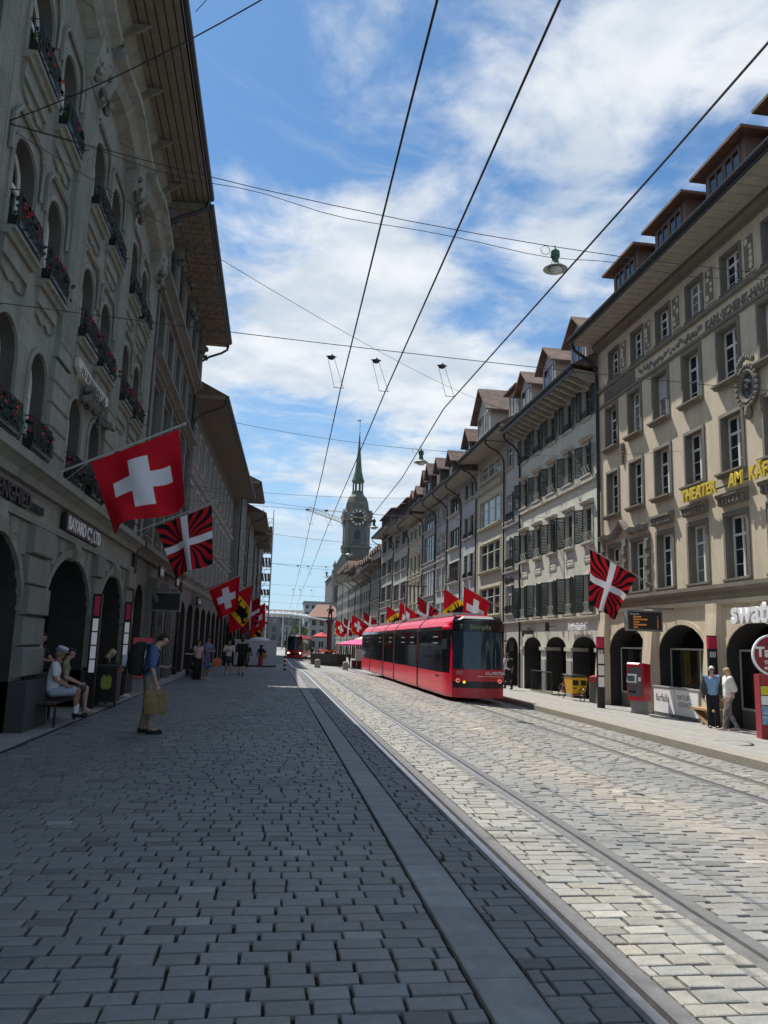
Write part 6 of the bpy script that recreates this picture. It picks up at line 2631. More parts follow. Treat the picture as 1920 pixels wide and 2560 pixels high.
wire('contact_wire', [(.90, -4, 6.25), (.92, 6, 6.2), (.99, 13.3, 6.2), (1.10, 20, 6.1), (1.25, 30, 6.15), (1.42, 40, 6.1), (1.75, 68, 6.0), (2.2, 100, 5.8)], .011, 'leftmost straight contact wire over the nearer track')
wire('contact_wire', [(1.75, -4, 6.25), (1.77, 6, 6.2), (1.80, 13.3, 6.2), (1.84, 20, 6.1), (1.95, 30, 6.15), (2.2, 48, 6.05), (2.4, 68, 6.0), (3.0, 100, 5.8)], .011, 'middle straight contact wire over the nearer track')
wire('contact_wire', [(3.75, -4, 6.3), (3.38, 6, 6.2), (3.05, 14, 6.2), (3.24, 20, 6.1), (3.30, 27, 6.15), (3.5, 48, 6.0)], .011, 'rightmost straight contact wire running up to the top right corner')
SP = [((-4.4, 11.36, 9.38), (13.1, 11.9, 8.75), .62, 'span wire carrying the nearest street lamp'), ((-4.4, 11.36, 9.30), (13.1, 41.23, 15.0), .5, 'long slanting guy wire from the left facade across the street'),
      ((-4.4, 11.85, 6.67), (13.1, 14.8, 7.4), .10, 'span wire with three insulators carrying the contact wires'), ((-4.4, 25.0, 9.2), (13.1, 23.2, 8.3), .75, 'span wire of the second street lamp'),
      ((-4.4, 30.2, 7.6), (13.1, 29.8, 8.4), .55, 'span wire with a drooping end over the middle of the street'), ((-4.4, 36.0, 8.6), (13.1, 34.6, 7.9), .6, 'span wire of the third street lamp'),
      ((-4.2, 29.6, 6.9), (13.1, 30.2, 6.9), .16, 'second insulator span wire over the tram tracks'), ((-4.0, 47, 8.6), (13.1, 46, 8.0), .6, 'span wire of the fourth street lamp'), ((-4.0, 52, 6.9), (13.1, 52, 6.9), .2, 'third insulator span wire farther down the street'),
      ((-3.6, 66, 8.6), (13.1, 64, 8.0), .6, 'far span wire above the fountain, nearer one'), ((-3.4, 76, 7.2), (13.1, 75, 7.2), .25, 'far span wire above the fountain, farther one'), ((-3.0, 92, 7.2), (13.1, 92, 7.2), .25, 'last but one span wire before the square'), ((-2.6, 112, 7.2), (13.1, 112, 7.2), .25, 'last span wire before the square')]
for a, b, s_, lb in SP:
    wire('span_wire', sag(a, b, s_), .007 if a[1] < 40 else .010, lb, group='span wires across the street', mat=M_CABLE if a[1] > 20 else None)
# twisted lamp feed cable
p = sag((-4.4, 11.36, 9.36), (13.1, 11.95, 8.7), .74, 40)
wire('feed_cable', [q + Vector((0, .02 * math.sin(i * 1.3), .04 * math.sin(i * .9))) for i, q in enumerate(p)], .006, 'thin feed cable wound along the nearest lamp span')
wire('guy_wire', sag((-4.4, 11.36, 9.42), (2.2, 7.2, 10.9), .35), .009, 'guy wire rising to the top edge over the left eaves')
wire('guy_wire', sag((-1.5, 9.6, 10.2), (1.6, 6.2, 11.4), .05), .005, 'thin wire forking above the left eaves')


def insulator(x, y, z, hang):
    root = empty('insulator', (x, y, z), 0, None, None)
    m = MB()
    m.lathe([(.02, -.06), (.065, -.035), (.07, 0.0), (.04, .02), (.02, .045)], M_WIRE, 10)
    m.tube([(-.09, 0, .0), (.09, 0, .0)], .014, M_WIRE, 5)
    m.build('bell', root, True)
    m = MB()
    m.tube([(-.06, 0, -.05), (.08, 0, -hang)], .004, M_CABLE, 4)
    m.tube([(.06, 0, -.05), (.24, 0, -hang)], .004, M_CABLE, 4)
    m.tube([(.06, 0, -hang), (.26, 0, -hang)], .006, M_CABLE, 4)
    m.build('hanger', root)
    return root


for y, xs, z, nm in ((13.3, (.80, 1.62, 2.85), 6.80, 'nearest'), (29.6, (1.12, 1.85, 3.2), 6.75, 'second'), (52, (1.5, 2.2, 3.4), 6.7, 'third'), (75, (1.8, 2.5, 3.6), 6.6, 'far')):
    for i, x in enumerate(xs):
        o = insulator(x, y, z, .58)
        tag(o, ('left', 'middle', 'right')[i] + ' black bell insulator on the ' + nm + ' support span wire', 'insulator', 'insulators on span wires')


def hanging_lamp(x, y, z, label, s_=1.0):
    root = empty('hanging_lamp', (x, y, z), 0, label, 'street lamp', 'lamps hung over the street')
    root.scale = (s_, s_, s_)
    gr = pmat('lamp_green', (.035, .11, .075), .5, .2, 12)
    m = MB()
    m.lathe([(.02, .0), (.035, -.02), (.035, -.05), (.085, -.06), (.09, -.17), (.07, -.18), (.062, -.20), (.064, -.25), (.085, -.34), (.10, -.36)], gr, 16)
    m.build('housing', root, True)
    m = MB()
    m.lathe([(.085, -.35), (.16, -.375), (.235, -.43), (.225, -.44), (.15, -.405), (.09, -.39)], pmat('lamp_shade', (.40, .41, .38), .5, .1), 20)
    m.build('shade', root, True)
    m = MB()
    m.lathe([(.135, -.42), (.13, -.47), (.10, -.505), (.05, -.52), (.01, -.525)], pmat('lamp_bowl', (.50, .50, .47), .35, .05), 16)
    m.build('bowl', root, True)
    m = MB()
    n = 20
    m.tube([(-.20 + .09 * math.cos(2 * PI * i / n), 0, -.05 + .09 * math.sin(2 * PI * i / n)) for i in range(n + 1)], .006, M_WIRE, 5)
    m.tube([(0, 0, 0), (0, 0, .06)], .012, M_WIRE, 5)
    m.build('cable_loop', root)
    return root


hanging_lamp(4.45, 11.72, 8.46, 'nearest green hanging street lamp against the sky, at the right', .88)
hanging_lamp(4.45, 23.7, 7.90, 'second hanging street lamp, left of the shuttered house roofs')
hanging_lamp(4.5, 35.6, 7.50, 'third hanging street lamp just right of the church clock')
hanging_lamp(4.4, 46.5, 7.4, 'fourth hanging street lamp, small, left of the church tower')
hanging_lamp(4.3, 64.5, 7.5, 'fifth tiny hanging street lamp above the fountain')

# ---------------------------------------------------------------- people
SKIN = {'fair': pmat('skin_fair', (.46, .27, .20), .6, .08, 20), 'tan': pmat('skin_tan', (.30, .165, .11), .6, .08, 20), 'dark': pmat('skin_brown', (.16, .085, .055), .6, .08, 20)}


def cloth(name, c, c2=None, sc=14):
    return pmat('cloth_' + name, c, .9, .16, sc, .9, 13, col2=c2)


def capsules(caps):
    """tapered capsules as one raw mesh (to be fused by a voxel remesh)"""
    m = MB()
    d = SKIN['fair']
    for c in caps:
        a, ra, b, rb = Vector(c[0]), c[1], Vector(c[2]), c[3]
        ax = b - a
        if ax.length < 1e-5:
            ax = Vector((0, 0, 1e-3))
        t = ax.normalized()
        u = t.orthogonal().normalized()
        v = t.cross(u)
        rings = []
        n = 10
        for q in range(4):
            an = -PI / 2 + (PI / 2) * (q + .15) / 4
            rings.append((a + t * ra * math.sin(an), ra * math.cos(an)))
        for q in range(4):
            an = (PI / 2) * (q + .0) / 4
            rings.append((b + t * rb * math.sin(an), rb * math.cos(an)))
        rings.append((b + t * rb * .995, rb * .08))
        m.loft([[p + (u * math.cos(2 * PI * j / n) + v * math.sin(2 * PI * j / n)) * r_ for j in range(n)] for p, r_ in rings], d)
    me = bpy.data.meshes.new('tmp')
    me.from_pydata(m.v, [], m.f)
    return me


def fuse(name, caps, mat, parent, voxel, smooth_it=3, matf=None):
    me = capsules(caps)
    o = bpy.data.objects.new('tmp', me)
    COL.objects.link(o)
    md = o.modifiers.new('r', 'REMESH')
    md.mode = 'VOXEL'
    md.voxel_size = voxel
    FUSE.append((name, o, mat, parent, smooth_it, matf))
    real = link(name, bpy.data.meshes.new(name), parent)
    FUSE[-1] = FUSE[-1] + (real,)
    return real


FUSE = []


def finish_people():
    dg = bpy.context.evaluated_depsgraph_get()
    for name, o, mat, parent, it, matf, real in FUSE:
        me = bpy.data.meshes.new_from_object(o.evaluated_get(dg))
        bm = bmesh.new()
        bm.from_mesh(me)
        for _ in range(it):
            bmesh.ops.smooth_vert(bm, verts=bm.verts, factor=.5, use_axis_x=True, use_axis_y=True, use_axis_z=True)
        for f in bm.faces:
            f.smooth = True
        bm.to_mesh(me)
        bm.free()
        me.name = name
        me.materials.clear()
        me.materials.append(mat)
        real.data = me
    for f in FUSE:
        bpy.data.objects.remove(f[1])


def V3(*a):
    return Vector(a)


def person(loc, heading, H, label, pose=None, skin='fair', top=None, sleeve=.9, bottom=None, leg=1.0, shoes=None, hair=None, hairlen=0.0, hat=None, voxel=.016,
           skirt=None, group='people in the street', extra_top=0.0, belly=0.0, socks=None, girl=False, trousers_wide=0.0, long_sleeve=False):
    """x right, y forward, z up; pose overrides joints given in units of body height"""
    J = dict(pelvis=(0, 0, .53), waist=(0, .0, .61), chest=(0, .005, .735), neck=(0, -.002, .825), head=(0, .018, .915),
             shL=(-.108, 0, .795), shR=(.108, 0, .795), elL=(-.135, -.005, .62), elR=(.135, -.005, .62), wrL=(-.14, .045, .475), wrR=(.14, .045, .475),
             hiL=(-.052, 0, .51), hiR=(.052, 0, .51), knL=(-.056, .015, .285), knR=(.056, .015, .285), anL=(-.056, -.01, .045), anR=(.056, -.01, .045), toeL=(-.06, .085, .018), toeR=(.06, .085, .018), look=(0, 1, -.05))
    J.update(pose or {})
    P = {k: Vector(v) * H for k, v in J.items()}
    look = Vector(J['look']).normalized()
    s = H / 1.75
    hd = P['head']
    up = (hd - P['neck']).normalized()
    fw = (look - up * look.dot(up)).normalized()
    rt = fw.cross(up)
    caps = []
    A = caps.append
    tw = .88 if girl else 1.0
    # trunk, breadth from side-by-side capsules
    for sx in (-1, 1):
        o = P['shR'] - P['shL']
        sd = o.normalized()
        A((P['pelvis'] + sd * sx * .055 * s, .098 * s, P['waist'] + sd * sx * .045 * s, .090 * s * tw))
        A((P['waist'] + sd * sx * .045 * s, .090 * s * tw, P['chest'] + sd * sx * .075 * s, .098 * s * tw))
        A((P['chest'] + sd * sx * .075 * s, .098 * s * tw, (P['shL'] if sx < 0 else P['shR']) * .9 + P['neck'] * .1, .058 * s))
    A((P['chest'], .10 * s, P['neck'], .055 * s))
    if belly:
        A((P['waist'] + Vector((0, belly * s, .0)), .11 * s, P['waist'] + Vector((0, belly * s * .6, .1 * s)), .10 * s))
    A((P['neck'] - up * .02 * s, .054 * s, hd - up * .05 * s, .052 * s))
    # head: skull, jaw, nose, ears, brow
    A((hd + up * .030 * s - fw * .012 * s, .078 * s, hd + up * .022 * s + fw * .012 * s, .074 * s))
    A((hd + fw * .018 * s, .066 * s, hd - up * .062 * s + fw * .034 * s, .038 * s))
    A((hd + fw * .075 * s - up * .002 * s, .010 * s, hd + fw * .093 * s - up * .024 * s, .013 * s))
    A((hd - up * .052 * s + fw * .066 * s - rt * .018 * s, .011 * s, hd - up * .052 * s + fw * .066 * s + rt * .018 * s, .011 * s))
    for sx in (-1, 1):
        A((hd + rt * sx * .078 * s + up * .012 * s, .016 * s, hd + rt * sx * .077 * s - up * .022 * s, .011 * s))
    for q in 'LR':
        A((P['sh' + q], .052 * s * tw, P['el' + q], .040 * s * tw))
        A((P['el' + q], .040 * s * tw, P['wr' + q], .026 * s))
        # hand: palm, four fingers of unequal length, a thumb from the side of the palm
        w, e = P['wr' + q], P['el' + q]
        d = (w - e).normalized()
        sg = -1 if q == 'L' else 1
        inn = Vector((-sg, 0, 0))
        side = Vector((0, 1, 0)) - d * d.y
        side = side.normalized() if side.length > .05 else Vector((0, 0, 1))
        nr = d.cross(side)
        if nr.dot(inn) < 0:
            nr = -nr
        pc = w + d * .055 * s
        A((w, .026 * s, pc + side * .018 * s, .022 * s))
        A((w, .026 * s, pc - side * .018 * s, .022 * s))
        for k, (off, ln) in enumerate(((.030, .058), (.011, .068), (-.009, .063), (-.027, .048))):
            k0 = pc + d * .018 * s + side * off * s
            k1 = k0 + (d * .8 + nr * .45).normalized() * ln * .55 * s
            k2 = k1 + (d * .35 + nr * .9).normalized() * ln * .5 * s
            A((k0, .0105 * s, k1, .0095 * s))
            A((k1, .0095 * s, k2, .0085 * s))
        t0 = w + d * .028 * s + side * .026 * s
        t1 = t0 + (side * .7 + d * .6 + nr * .35).normalized() * .036 * s
        A((t0, .014 * s, t1, .0115 * s))
        A((t1, .0115 * s, t1 + (d + nr * .5).normalized() * .028 * s, .0095 * s))
        A((P['hi' + q], .088 * s, P['kn' + q], .058 * s))
        A((P['kn' + q], .058 * s, P['kn' + q] * .62 + P['an' + q] * .38 - Vector((0, .012 * s, 0)), .057 * s))
        A((P['kn' + q] * .62 + P['an' + q] * .38 - Vector((0, .012 * s, 0)), .057 * s, P['an' + q], .036 * s))
        A((P['an' + q], .038 * s, P['toe' + q], .026 * s))
    body = fuse('person', caps, SKIN[skin], None, voxel)
    body.location = loc
    body.rotation_euler = (0, 0, heading)
    tag(body, label, 'person', group)
    g = .012 * s + extra_top
    # shirt
    if top:
        c = []
        for sx in (-1, 1):
            sd = (P['shR'] - P['shL']).normalized()
            c.append((P['pelvis'] * .7 + P['waist'] * .3 + sd * sx * .05 * s, .102 * s + g, P['waist'] + sd * sx * .05 * s, .094 * s + g))
            c.append((P['waist'] + sd * sx * .05 * s, .094 * s * tw + g, P['chest'] + sd * sx * .075 * s, .099 * s * tw + g))
            c.append((P['chest'] + sd * sx * .075 * s, .099 * s * tw + g, (P['shL'] if sx < 0 else P['shR']) * .93 + P['neck'] * .07, .060 * s + g))
        c.append((P['chest'], .10 * s + g, P['neck'] - up * .035 * s, .050 * s + g))
        if belly:
            c.append((P['waist'] + Vector((0, belly * s, .0)), .11 * s + g, P['waist'] + Vector((0, belly * s * .6, .1 * s)), .10 * s + g))
        for q in 'LR':
            f = sleeve
            if long_sleeve:
                c.append((P['sh' + q], .055 * s + g, P['el' + q], .045 * s + g))
                c.append((P['el' + q], .045 * s + g, P['el' + q].lerp(P['wr' + q], .92), .034 * s + g))
            elif f > 0:
                c.append((P['sh' + q], .055 * s + g, P['sh' + q].lerp(P['el' + q], f * .85), .050 * s + g))
        fuse('shirt', c, top, body, voxel)
    if bottom:
        c = []
        for sx in (-1, 1):
            sd = (P['hiR'] - P['hiL']).normalized()
            c.append((P['pelvis'] + sd * sx * .05 * s, .106 * s, P['pelvis'] * .6 + P['waist'] * .4 + sd * sx * .045 * s, .096 * s))
        for q in 'LR':
            wd = trousers_wide * s
            kn, an, hi = P['kn' + q], P['an' + q], P['hi' + q]
            if leg > .55:
                c.append((hi, .098 * s, kn, .070 * s + wd * .6))
                c.append((kn, .070 * s + wd * .6, kn.lerp(an, (leg - .5) * 2), .056 * s + wd))
            else:
                c.append((hi, .099 * s, hi.lerp(kn, leg * 2), .082 * s + wd))
        fuse('trousers', c, bottom, body, voxel)
    if skirt:
        c = []
        for q in 'LR':
            c.append((P['hi' + q], .11 * s, P['hi' + q].lerp(P['kn' + q], .95), .12 * s))
            c.append((P['pelvis'], .11 * s, P['waist'], .10 * s))
        c.append((P['hiL'].lerp(P['hiR'], .5), .11 * s, P['knL'].lerp(P['knR'], .5) + Vector((0, 0, .03)), .11 * s))
        fuse('skirt', c, skirt, body, voxel)
    if socks:
        for q in 'LR':
            fuse('sock', [(P['an' + q], .046 * s, P['an' + q].lerp(P['kn' + q], .32), .050 * s)], socks, body, voxel)
    if shoes:
        for q in 'LR':
            an, to = P['an' + q], P['toe' + q]
            dd = (to - an)
            dd.z = 0
            dd.normalize()
            sole = min(an.z, to.z) * 0 + .028 * s + min(P['toeL'].z, P['toeR'].z, to.z) - .018 * H * 0 - .018 * s * 0
            zf = to.z
            fuse('shoe', [(Vector((an.x, an.y, zf + .012 * s)) - dd * .03 * s, .044 * s, Vector((to.x, to.y, zf)), .038 * s), (an, .046 * s, Vector((an.x, an.y, zf + .02 * s)), .046 * s), (Vector((an.x, an.y, zf - .004)) - dd * .035 * s, .030 * s, Vector((to.x, to.y, zf - .004)) + dd * .02 * s, .030 * s)], shoes, body, min(voxel, .012))
    if hair:
        c = [(hd + up * .044 * s - fw * .024 * s, .078 * s, hd + up * .050 * s + fw * .020 * s, .064 * s), (hd + up * .02 * s - fw * .036 * s, .074 * s, hd - up * .025 * s - fw * .045 * s, .052 * s)]
        for sx in (-1, 1):
            c.append((hd + up * .04 * s + rt * sx * .035 * s - fw * .02 * s, .054 * s, hd + rt * sx * .056 * s - fw * .03 * s - up * .01 * s, .034 * s))
            if hairlen > 0:
                c.append((hd + rt * sx * .050 * s - fw * .025 * s, .044 * s, hd + rt * sx * .062 * s - fw * .035 * s - up * hairlen * s, .038 * s))
        if hairlen > 0:
            c.append((hd - fw * .045 * s, .062 * s, hd - fw * .058 * s - up * hairlen * s * 1.1, .050 * s))
        fuse('hair', c, hair, body, min(voxel, .013))
    if hat:
        m = MB()
        X = Matrix((( *rt, 0), (*fw, 0), (*up, 0), (0, 0, 0, 1))).transposed()
        kind, hm, band = hat
        prof = [(.125, .062), (.128, .068), (.095, .07), (.092, .13), (.075, .145), (.01, .15)] if kind == 'brim' else [(.19, .05), (.195, .056), (.10, .075), (.09, .13), (.06, .15), (.01, .155)]
        for (r0, z0), (r1, z1) in zip(prof[:-1], prof[1:]):
            m.loft([[hd + (X @ Vector((r_ * math.cos(2 * PI * i / 18), r_ * 1.1 * math.sin(2 * PI * i / 18), z_, 0))).to_3d() * s for i in range(18)] for r_, z_ in ((r0, z0), (r1, z1))], hm, True, False)
        h_ = m.build('hat', body, True)
        if band:
            m = MB()
            m.loft([[hd + (X @ Vector((.096 * math.cos(2 * PI * i / 18), .105 * math.sin(2 * PI * i / 18), z_, 0))).to_3d() * s for i in range(18)] for z_ in (.072, .095)], band, True, False)
            m.build('hat_band', h_)
    # eyes
    for sx in (-1, 1):
        m = MB()
        m.ball(hd + up * .004 * s + fw * .076 * s + rt * sx * .030 * s, .0085 * s, M_BLACK, 6)
        m.build('eye', body)
    return body, P, s


def face_to(dx, dy):
    return math.atan2(-dx, dy)


sit = dict(pelvis=(0, 0, .275), waist=(0, -.01, .36), chest=(0, .01, .49), neck=(0, .02, .58), head=(0, .05, .67), shL=(-.108, .01, .55), shR=(.108, .01, .55), elL=(-.14, .03, .40), elR=(.14, .03, .40),
           wrL=(-.09, .16, .32), wrR=(.09, .16, .32), hiL=(-.055, .02, .265), hiR=(.055, .02, .265), knL=(-.07, .255, .275), knR=(.07, .255, .275), anL=(-.07, .26, .045), anR=(.07, .26, .045), toeL=(-.075, .355, .018), toeR=(.075, .355, .018), look=(0, 1, -.1))

# man with backpack, head bowed, paper bag in his hand; he faces right across the street
bow = dict(chest=(0, .02, .735), neck=(0, .045, .82), head=(0, .105, .885), look=(0, .75, -.75), wrR=(.125, .055, .455), elR=(.145, .0, .61), wrL=(-.05, .14, .62), elL=(-.135, .03, .63),
           knL=(-.056, .01, .285), anL=(-.06, -.03, .045), toeL=(-.062, .065, .018), anR=(.056, .03, .045), toeR=(.06, .125, .018))
body, P, s = person((-2.12, 14.55, 0.0), face_to(1, .28), 1.86, 'man in blue T-shirt with black backpack, head bowed, holding a brown paper bag', bow, 'fair', cloth('blue', (.06, .115, .25)), 1.0, cloth('khaki', (.26, .22, .17)), .98, cloth('shoe_black', (.015, .015, .016)),
                    cloth('hair_dark', (.03, .02, .014)), voxel=.011, group=None)
root = empty('backpack', (-2.12, 14.55, 0.0), face_to(1, .28), 'large black backpack on the back of the man in the blue T-shirt', 'backpack')
m = MB()
bk = cloth('pack_black', (.013, .013, .015))
rings = []
for z, w, y0, y1 in ((1.0, .10, -.14, -.24), (1.03, .17, -.12, -.36), (1.2, .19, -.12, -.42), (1.4, .19, -.115, -.40), (1.55, .16, -.10, -.33), (1.60, .09, -.11, -.24)):
    rings.append([(w * math.cos(a) * (1 if abs(math.cos(a)) < .9 else .95), (y0 + y1) / 2 + (y1 - y0) / 2 * math.sin(a) * -1, z) for a in [2 * PI * i / 16 for i in range(16)]])
m.loft(rings, bk)
m.build('pack', root, True)
m = MB()
for sx in (-1, 1):
    m.tube([(sx * .13, -.15, 1.52), (sx * .135, .02, 1.55), (sx * .13, .13, 1.42), (sx * .14, .12, 1.2), (sx * .15, -.12, 1.06)], .022, bk, 6)
m.build('strap', root, True)
m = MB()
m.ball((-.05, -.44, 1.26), .075, pmat('bottle_white', (.55, .62, .72), .3, .05), 8, (1, .8, 1.5))
m.build('water_bottle', root)
root = empty('paper_bag', (-2.12, 14.55, 0), face_to(1, .28), 'brown paper carrier bag hanging from the bowed man’s hand', 'bag')
kp = pmat('kraft_paper', (.22, .15, .07), .8, .22, 7, 1.0, 9, col2=(.19, .13, .06))
m = MB()
hz = P['wrR'].z - .10
c = (P['wrR'].x + .03, P['wrR'].y - .01)
jit = random.Random(4)
rings = []
for z, a, b in ((.36, .175, .09), (.42, .19, .10), (.55, .195, .11), (.68, .20, .09), (.765, .195, .055)):
    pts = []
    for i in range(20):
        t = 2 * PI * i / 20
        cx_, sy_ = math.cos(t), math.sin(t)
        k = 1 / max(abs(cx_), abs(sy_))
        pts.append((c[0] + sy_ * k * b + jit.uniform(-.014, .014), c[1] + cx_ * k * a + jit.uniform(-.006, .006), z + jit.uniform(-.014, .014)))
    rings.append(pts)
m.loft(rings, kp)
m.build('bag_body', root)
m = MB()
for sx in (-.045, .045):
    m.tube([(c[0] + sx, c[1] - .08, .76), (c[0] + sx * .3, c[1] - .03, hz), (c[0] + sx * .3, c[1] + .03, hz), (c[0] + sx, c[1] + .08, .73)], .006, kp, 5)
m.build('handle', root)

ph_ = Vector(P['wrL']) + Vector((.05, .12, .02))
root = empty('phone', (-2.12, 14.55, 0), face_to(1, .28), 'phone held in front by the bowed man', 'phone')
m = MB()
m.obox(Matrix.Translation(ph_) @ Matrix.Rotation(R(-35), 4, 'X'), .075, .15, .009, M_BLACK)
m.build('phone_case', root)
m = MB()
m.obox(Matrix.Translation(ph_ + Vector((0, -.004, .006))) @ Matrix.Rotation(R(-35), 4, 'X'), .066, .14, .003, pmat('phone_screen', (.12, .14, .17), .15, 0))
m.build('phone_screen', root)

# two men on the bench
b1, _, _ = person((-4.02, 15.55, .155), face_to(1, .18), 1.74, 'seated older man in white T-shirt, pale hat, shorts and white socks', sit, 'tan', cloth('white', (.66, .66, .68)), .75, cloth('shorts_pale', (.36, .42, .50)), .42, cloth('shoe_black', (.015, .015, .016)),
                  cloth('hair_grey', (.25, .25, .25)), hat=('brim', cloth('hat_pale', (.52, .53, .55)), cloth('hat_band', (.08, .08, .09))), socks=cloth('sock_white', (.7, .7, .72)), voxel=.012, belly=.03, group='people on the benches')
s2 = dict(sit)
s2.update(wrL=(-.05, .19, .33), wrR=(.05, .19, .33), head=(0, .06, .665), look=(.1, 1, -.25))
person((-4.02, 16.25, .155), face_to(1, .22), 1.74, 'seated man in patterned olive shirt next to the man with the hat', s2, 'fair', cloth('olive_print', (.16, .15, .09), (.30, .28, .20), 30), .75, cloth('trousers_dark', (.06, .055, .05)), .44, cloth('shoe_tan', (.30, .26, .20)),
       cloth('hair_dark', (.03, .02, .014)), voxel=.013, group='people on the benches')
s3 = dict(sit)
s3.update(head=(0, .075, .655), look=(0, .8, -.6), wrL=(-.04, .20, .40), wrR=(.04, .20, .40))
person((-4.12, 20.75, .155), face_to(1, .1), 1.66, 'seated blonde woman in black bent over a phone', s3, 'fair', cloth('black', (.012, .012, .013)), 1.0, cloth('black', (.012, .012, .013)), .95, cloth('shoe_white', (.55, .53, .5)), cloth('hair_blonde', (.50, .38, .20)), .16, voxel=.013, girl=True, trousers_wide=.03, group='people on the benches')
# person standing in the arch behind the bench, arm held out
arm = dict(elR=(.16, .10, .66), wrR=(.13, .25, .64), elL=(-.15, .09, .65), wrL=(-.10, .22, .63))
person((-4.75, 17.1, .012), face_to(1, -.1), 1.74, 'dark clad person standing in the arch holding something out', arm, 'fair', cloth('black', (.012, .012, .013)), .6, cloth('trousers_black', (.014, .014, .016)), 1.0, cloth('shoe_black', (.015, .015, .016)), cloth('hair_dark', (.03, .02, .014)), voxel=.014, group='people under the left arcade')
# pair by the bicycle
ph = dict(elR=(.16, .07, .64), wrR=(.08, .10, .80))
person((-2.95, 33.1, 0), face_to(.6, -.8), 1.64, 'woman in pale pink top and black skirt with hand at her face', ph, 'fair', cloth('pink', (.50, .36, .36)), .3, cloth('black', (.012, .012, .013)), .97, cloth('shoe_black', (.015, .015, .016)), cloth('hair_brown', (.07, .045, .03)), .10, voxel=.016, girl=True, trousers_wide=.05, group='pedestrians on the left')
cr = dict(elR=(.15, .10, .63), wrR=(-.02, .13, .66), elL=(-.15, .10, .63), wrL=(.02, .15, .64))
person((-2.62, 33.5, 0), face_to(.8, -.5), 1.80, 'man in blue shirt and shorts with folded arms beside the woman in pink', cr, 'tan', cloth('denim', (.12, .16, .26)), .9, cloth('blue_shorts', (.10, .14, .24)), .6, cloth('shoe_white', (.55, .53, .5)), cloth('hair_dark', (.03, .02, .014)), voxel=.016, group='pedestrians on the left')
wk = dict(knL=(-.056, .06, .285), anL=(-.056, .07, .05), toeL=(-.06, .16, .03), knR=(.056, .0, .285), anR=(.056, -.11, .06), toeR=(.06, -.02, .018), elL=(-.15, -.03, .62), wrL=(-.16, -.01, .47), elR=(.15, .0, .62), wrR=(.16, .07, .48))
person((-1.95, 37.7, 0), face_to(.15, -1), 1.68, 'woman in white blouse and short blue shorts walking this way', dict(wk, elR=(.15, .05, .65), wrR=(.03, .10, .70), elL=(-.15, .05, .65), wrL=(-.03, .12, .68)), 'fair', cloth('blouse', (.55, .54, .50)), .9, cloth('navy', (.03, .04, .10)), .34, cloth('shoe_tan', (.30, .26, .20)), cloth('hair_brown', (.07, .045, .03)), .08, voxel=.016, girl=True, group='pedestrians on the left')
root = empty('orange_bag', (-2.45, 37.6, .42), 0, 'small orange shopping bag held by the woman in white', 'bag')
m = MB()
m.loft([[(-.15, -.07, 0), (.15, -.07, 0), (.15, .07, 0), (-.15, .07, 0)], [(-.18, -.08, .2), (.18, -.08, .2), (.18, .08, .2), (-.18, .08, .2)], [(-.14, -.03, .36), (.14, -.03, .36), (.14, .03, .36), (-.14, .03, .36)]], pmat('bag_orange', (.65, .16, .03), .6, .1))
m.build('bag_body', root)
m = MB()
m.tube([(-.08, 0, .35), (0, 0, .5), (.08, 0, .35)], .01, MATS['bag_orange'], 5)
m.build('handle', root)
person((-1.35, 38.0, 0), face_to(0, 1), 1.78, 'man in dark jacket and knee-length shorts walking away', wk, 'fair', cloth('black', (.012, .012, .013)), 1.0, cloth('black', (.012, .012, .013)), .52, cloth('shoe_black', (.015, .015, .016)), cloth('hair_dark', (.03, .02, .014)), voxel=.016, trousers_wide=.03, extra_top=.02, group='pedestrians on the left')
person((-1.6, 56.0, zg(-1.6, 56)), face_to(.3, 1), 1.70, 'dark figure beside the white site hut', wk, 'fair', cloth('black', (.012, .012, .013)), .9, cloth('trousers_dark', (.06, .055, .05)), 1.0, cloth('shoe_black', (.015, .015, .016)), cloth('hair_dark', (.03, .02, .014)), voxel=.02, long_sleeve=True, group='pedestrians on the left')
person((-.72, 60.0, zg(-.7, 60)), face_to(0, 1), 1.66, 'woman with dark hat, black top and red trousers walking away', wk, 'fair', cloth('black', (.012, .012, .013)), .9, cloth('red_trousers', (.38, .05, .06)), 1.0, cloth('shoe_tan', (.30, .26, .20)), cloth('hair_dark', (.03, .02, .014)), .22, hat=('wide', cloth('black', (.012, .012, .013)), None), voxel=.02, girl=True, trousers_wide=.05, long_sleeve=True, group='pedestrians on the left')
root = empty('straw_bag', (-.42, 60.0, zg(-.4, 60) + .72), 0, 'round straw bag carried by the woman in red trousers', 'bag')
m = MB()
m.ball((0, 0, .12), .2, pmat('straw', (.35, .22, .10), .8, .2), 10, (.9, .45, 1))
m.build('bag_body', root)
m = MB()
m.tube([(-.08, 0, .28), (0, 0, .42), (.08, 0, .28)], .012, MATS['straw'], 5)
m.build('handle', root)
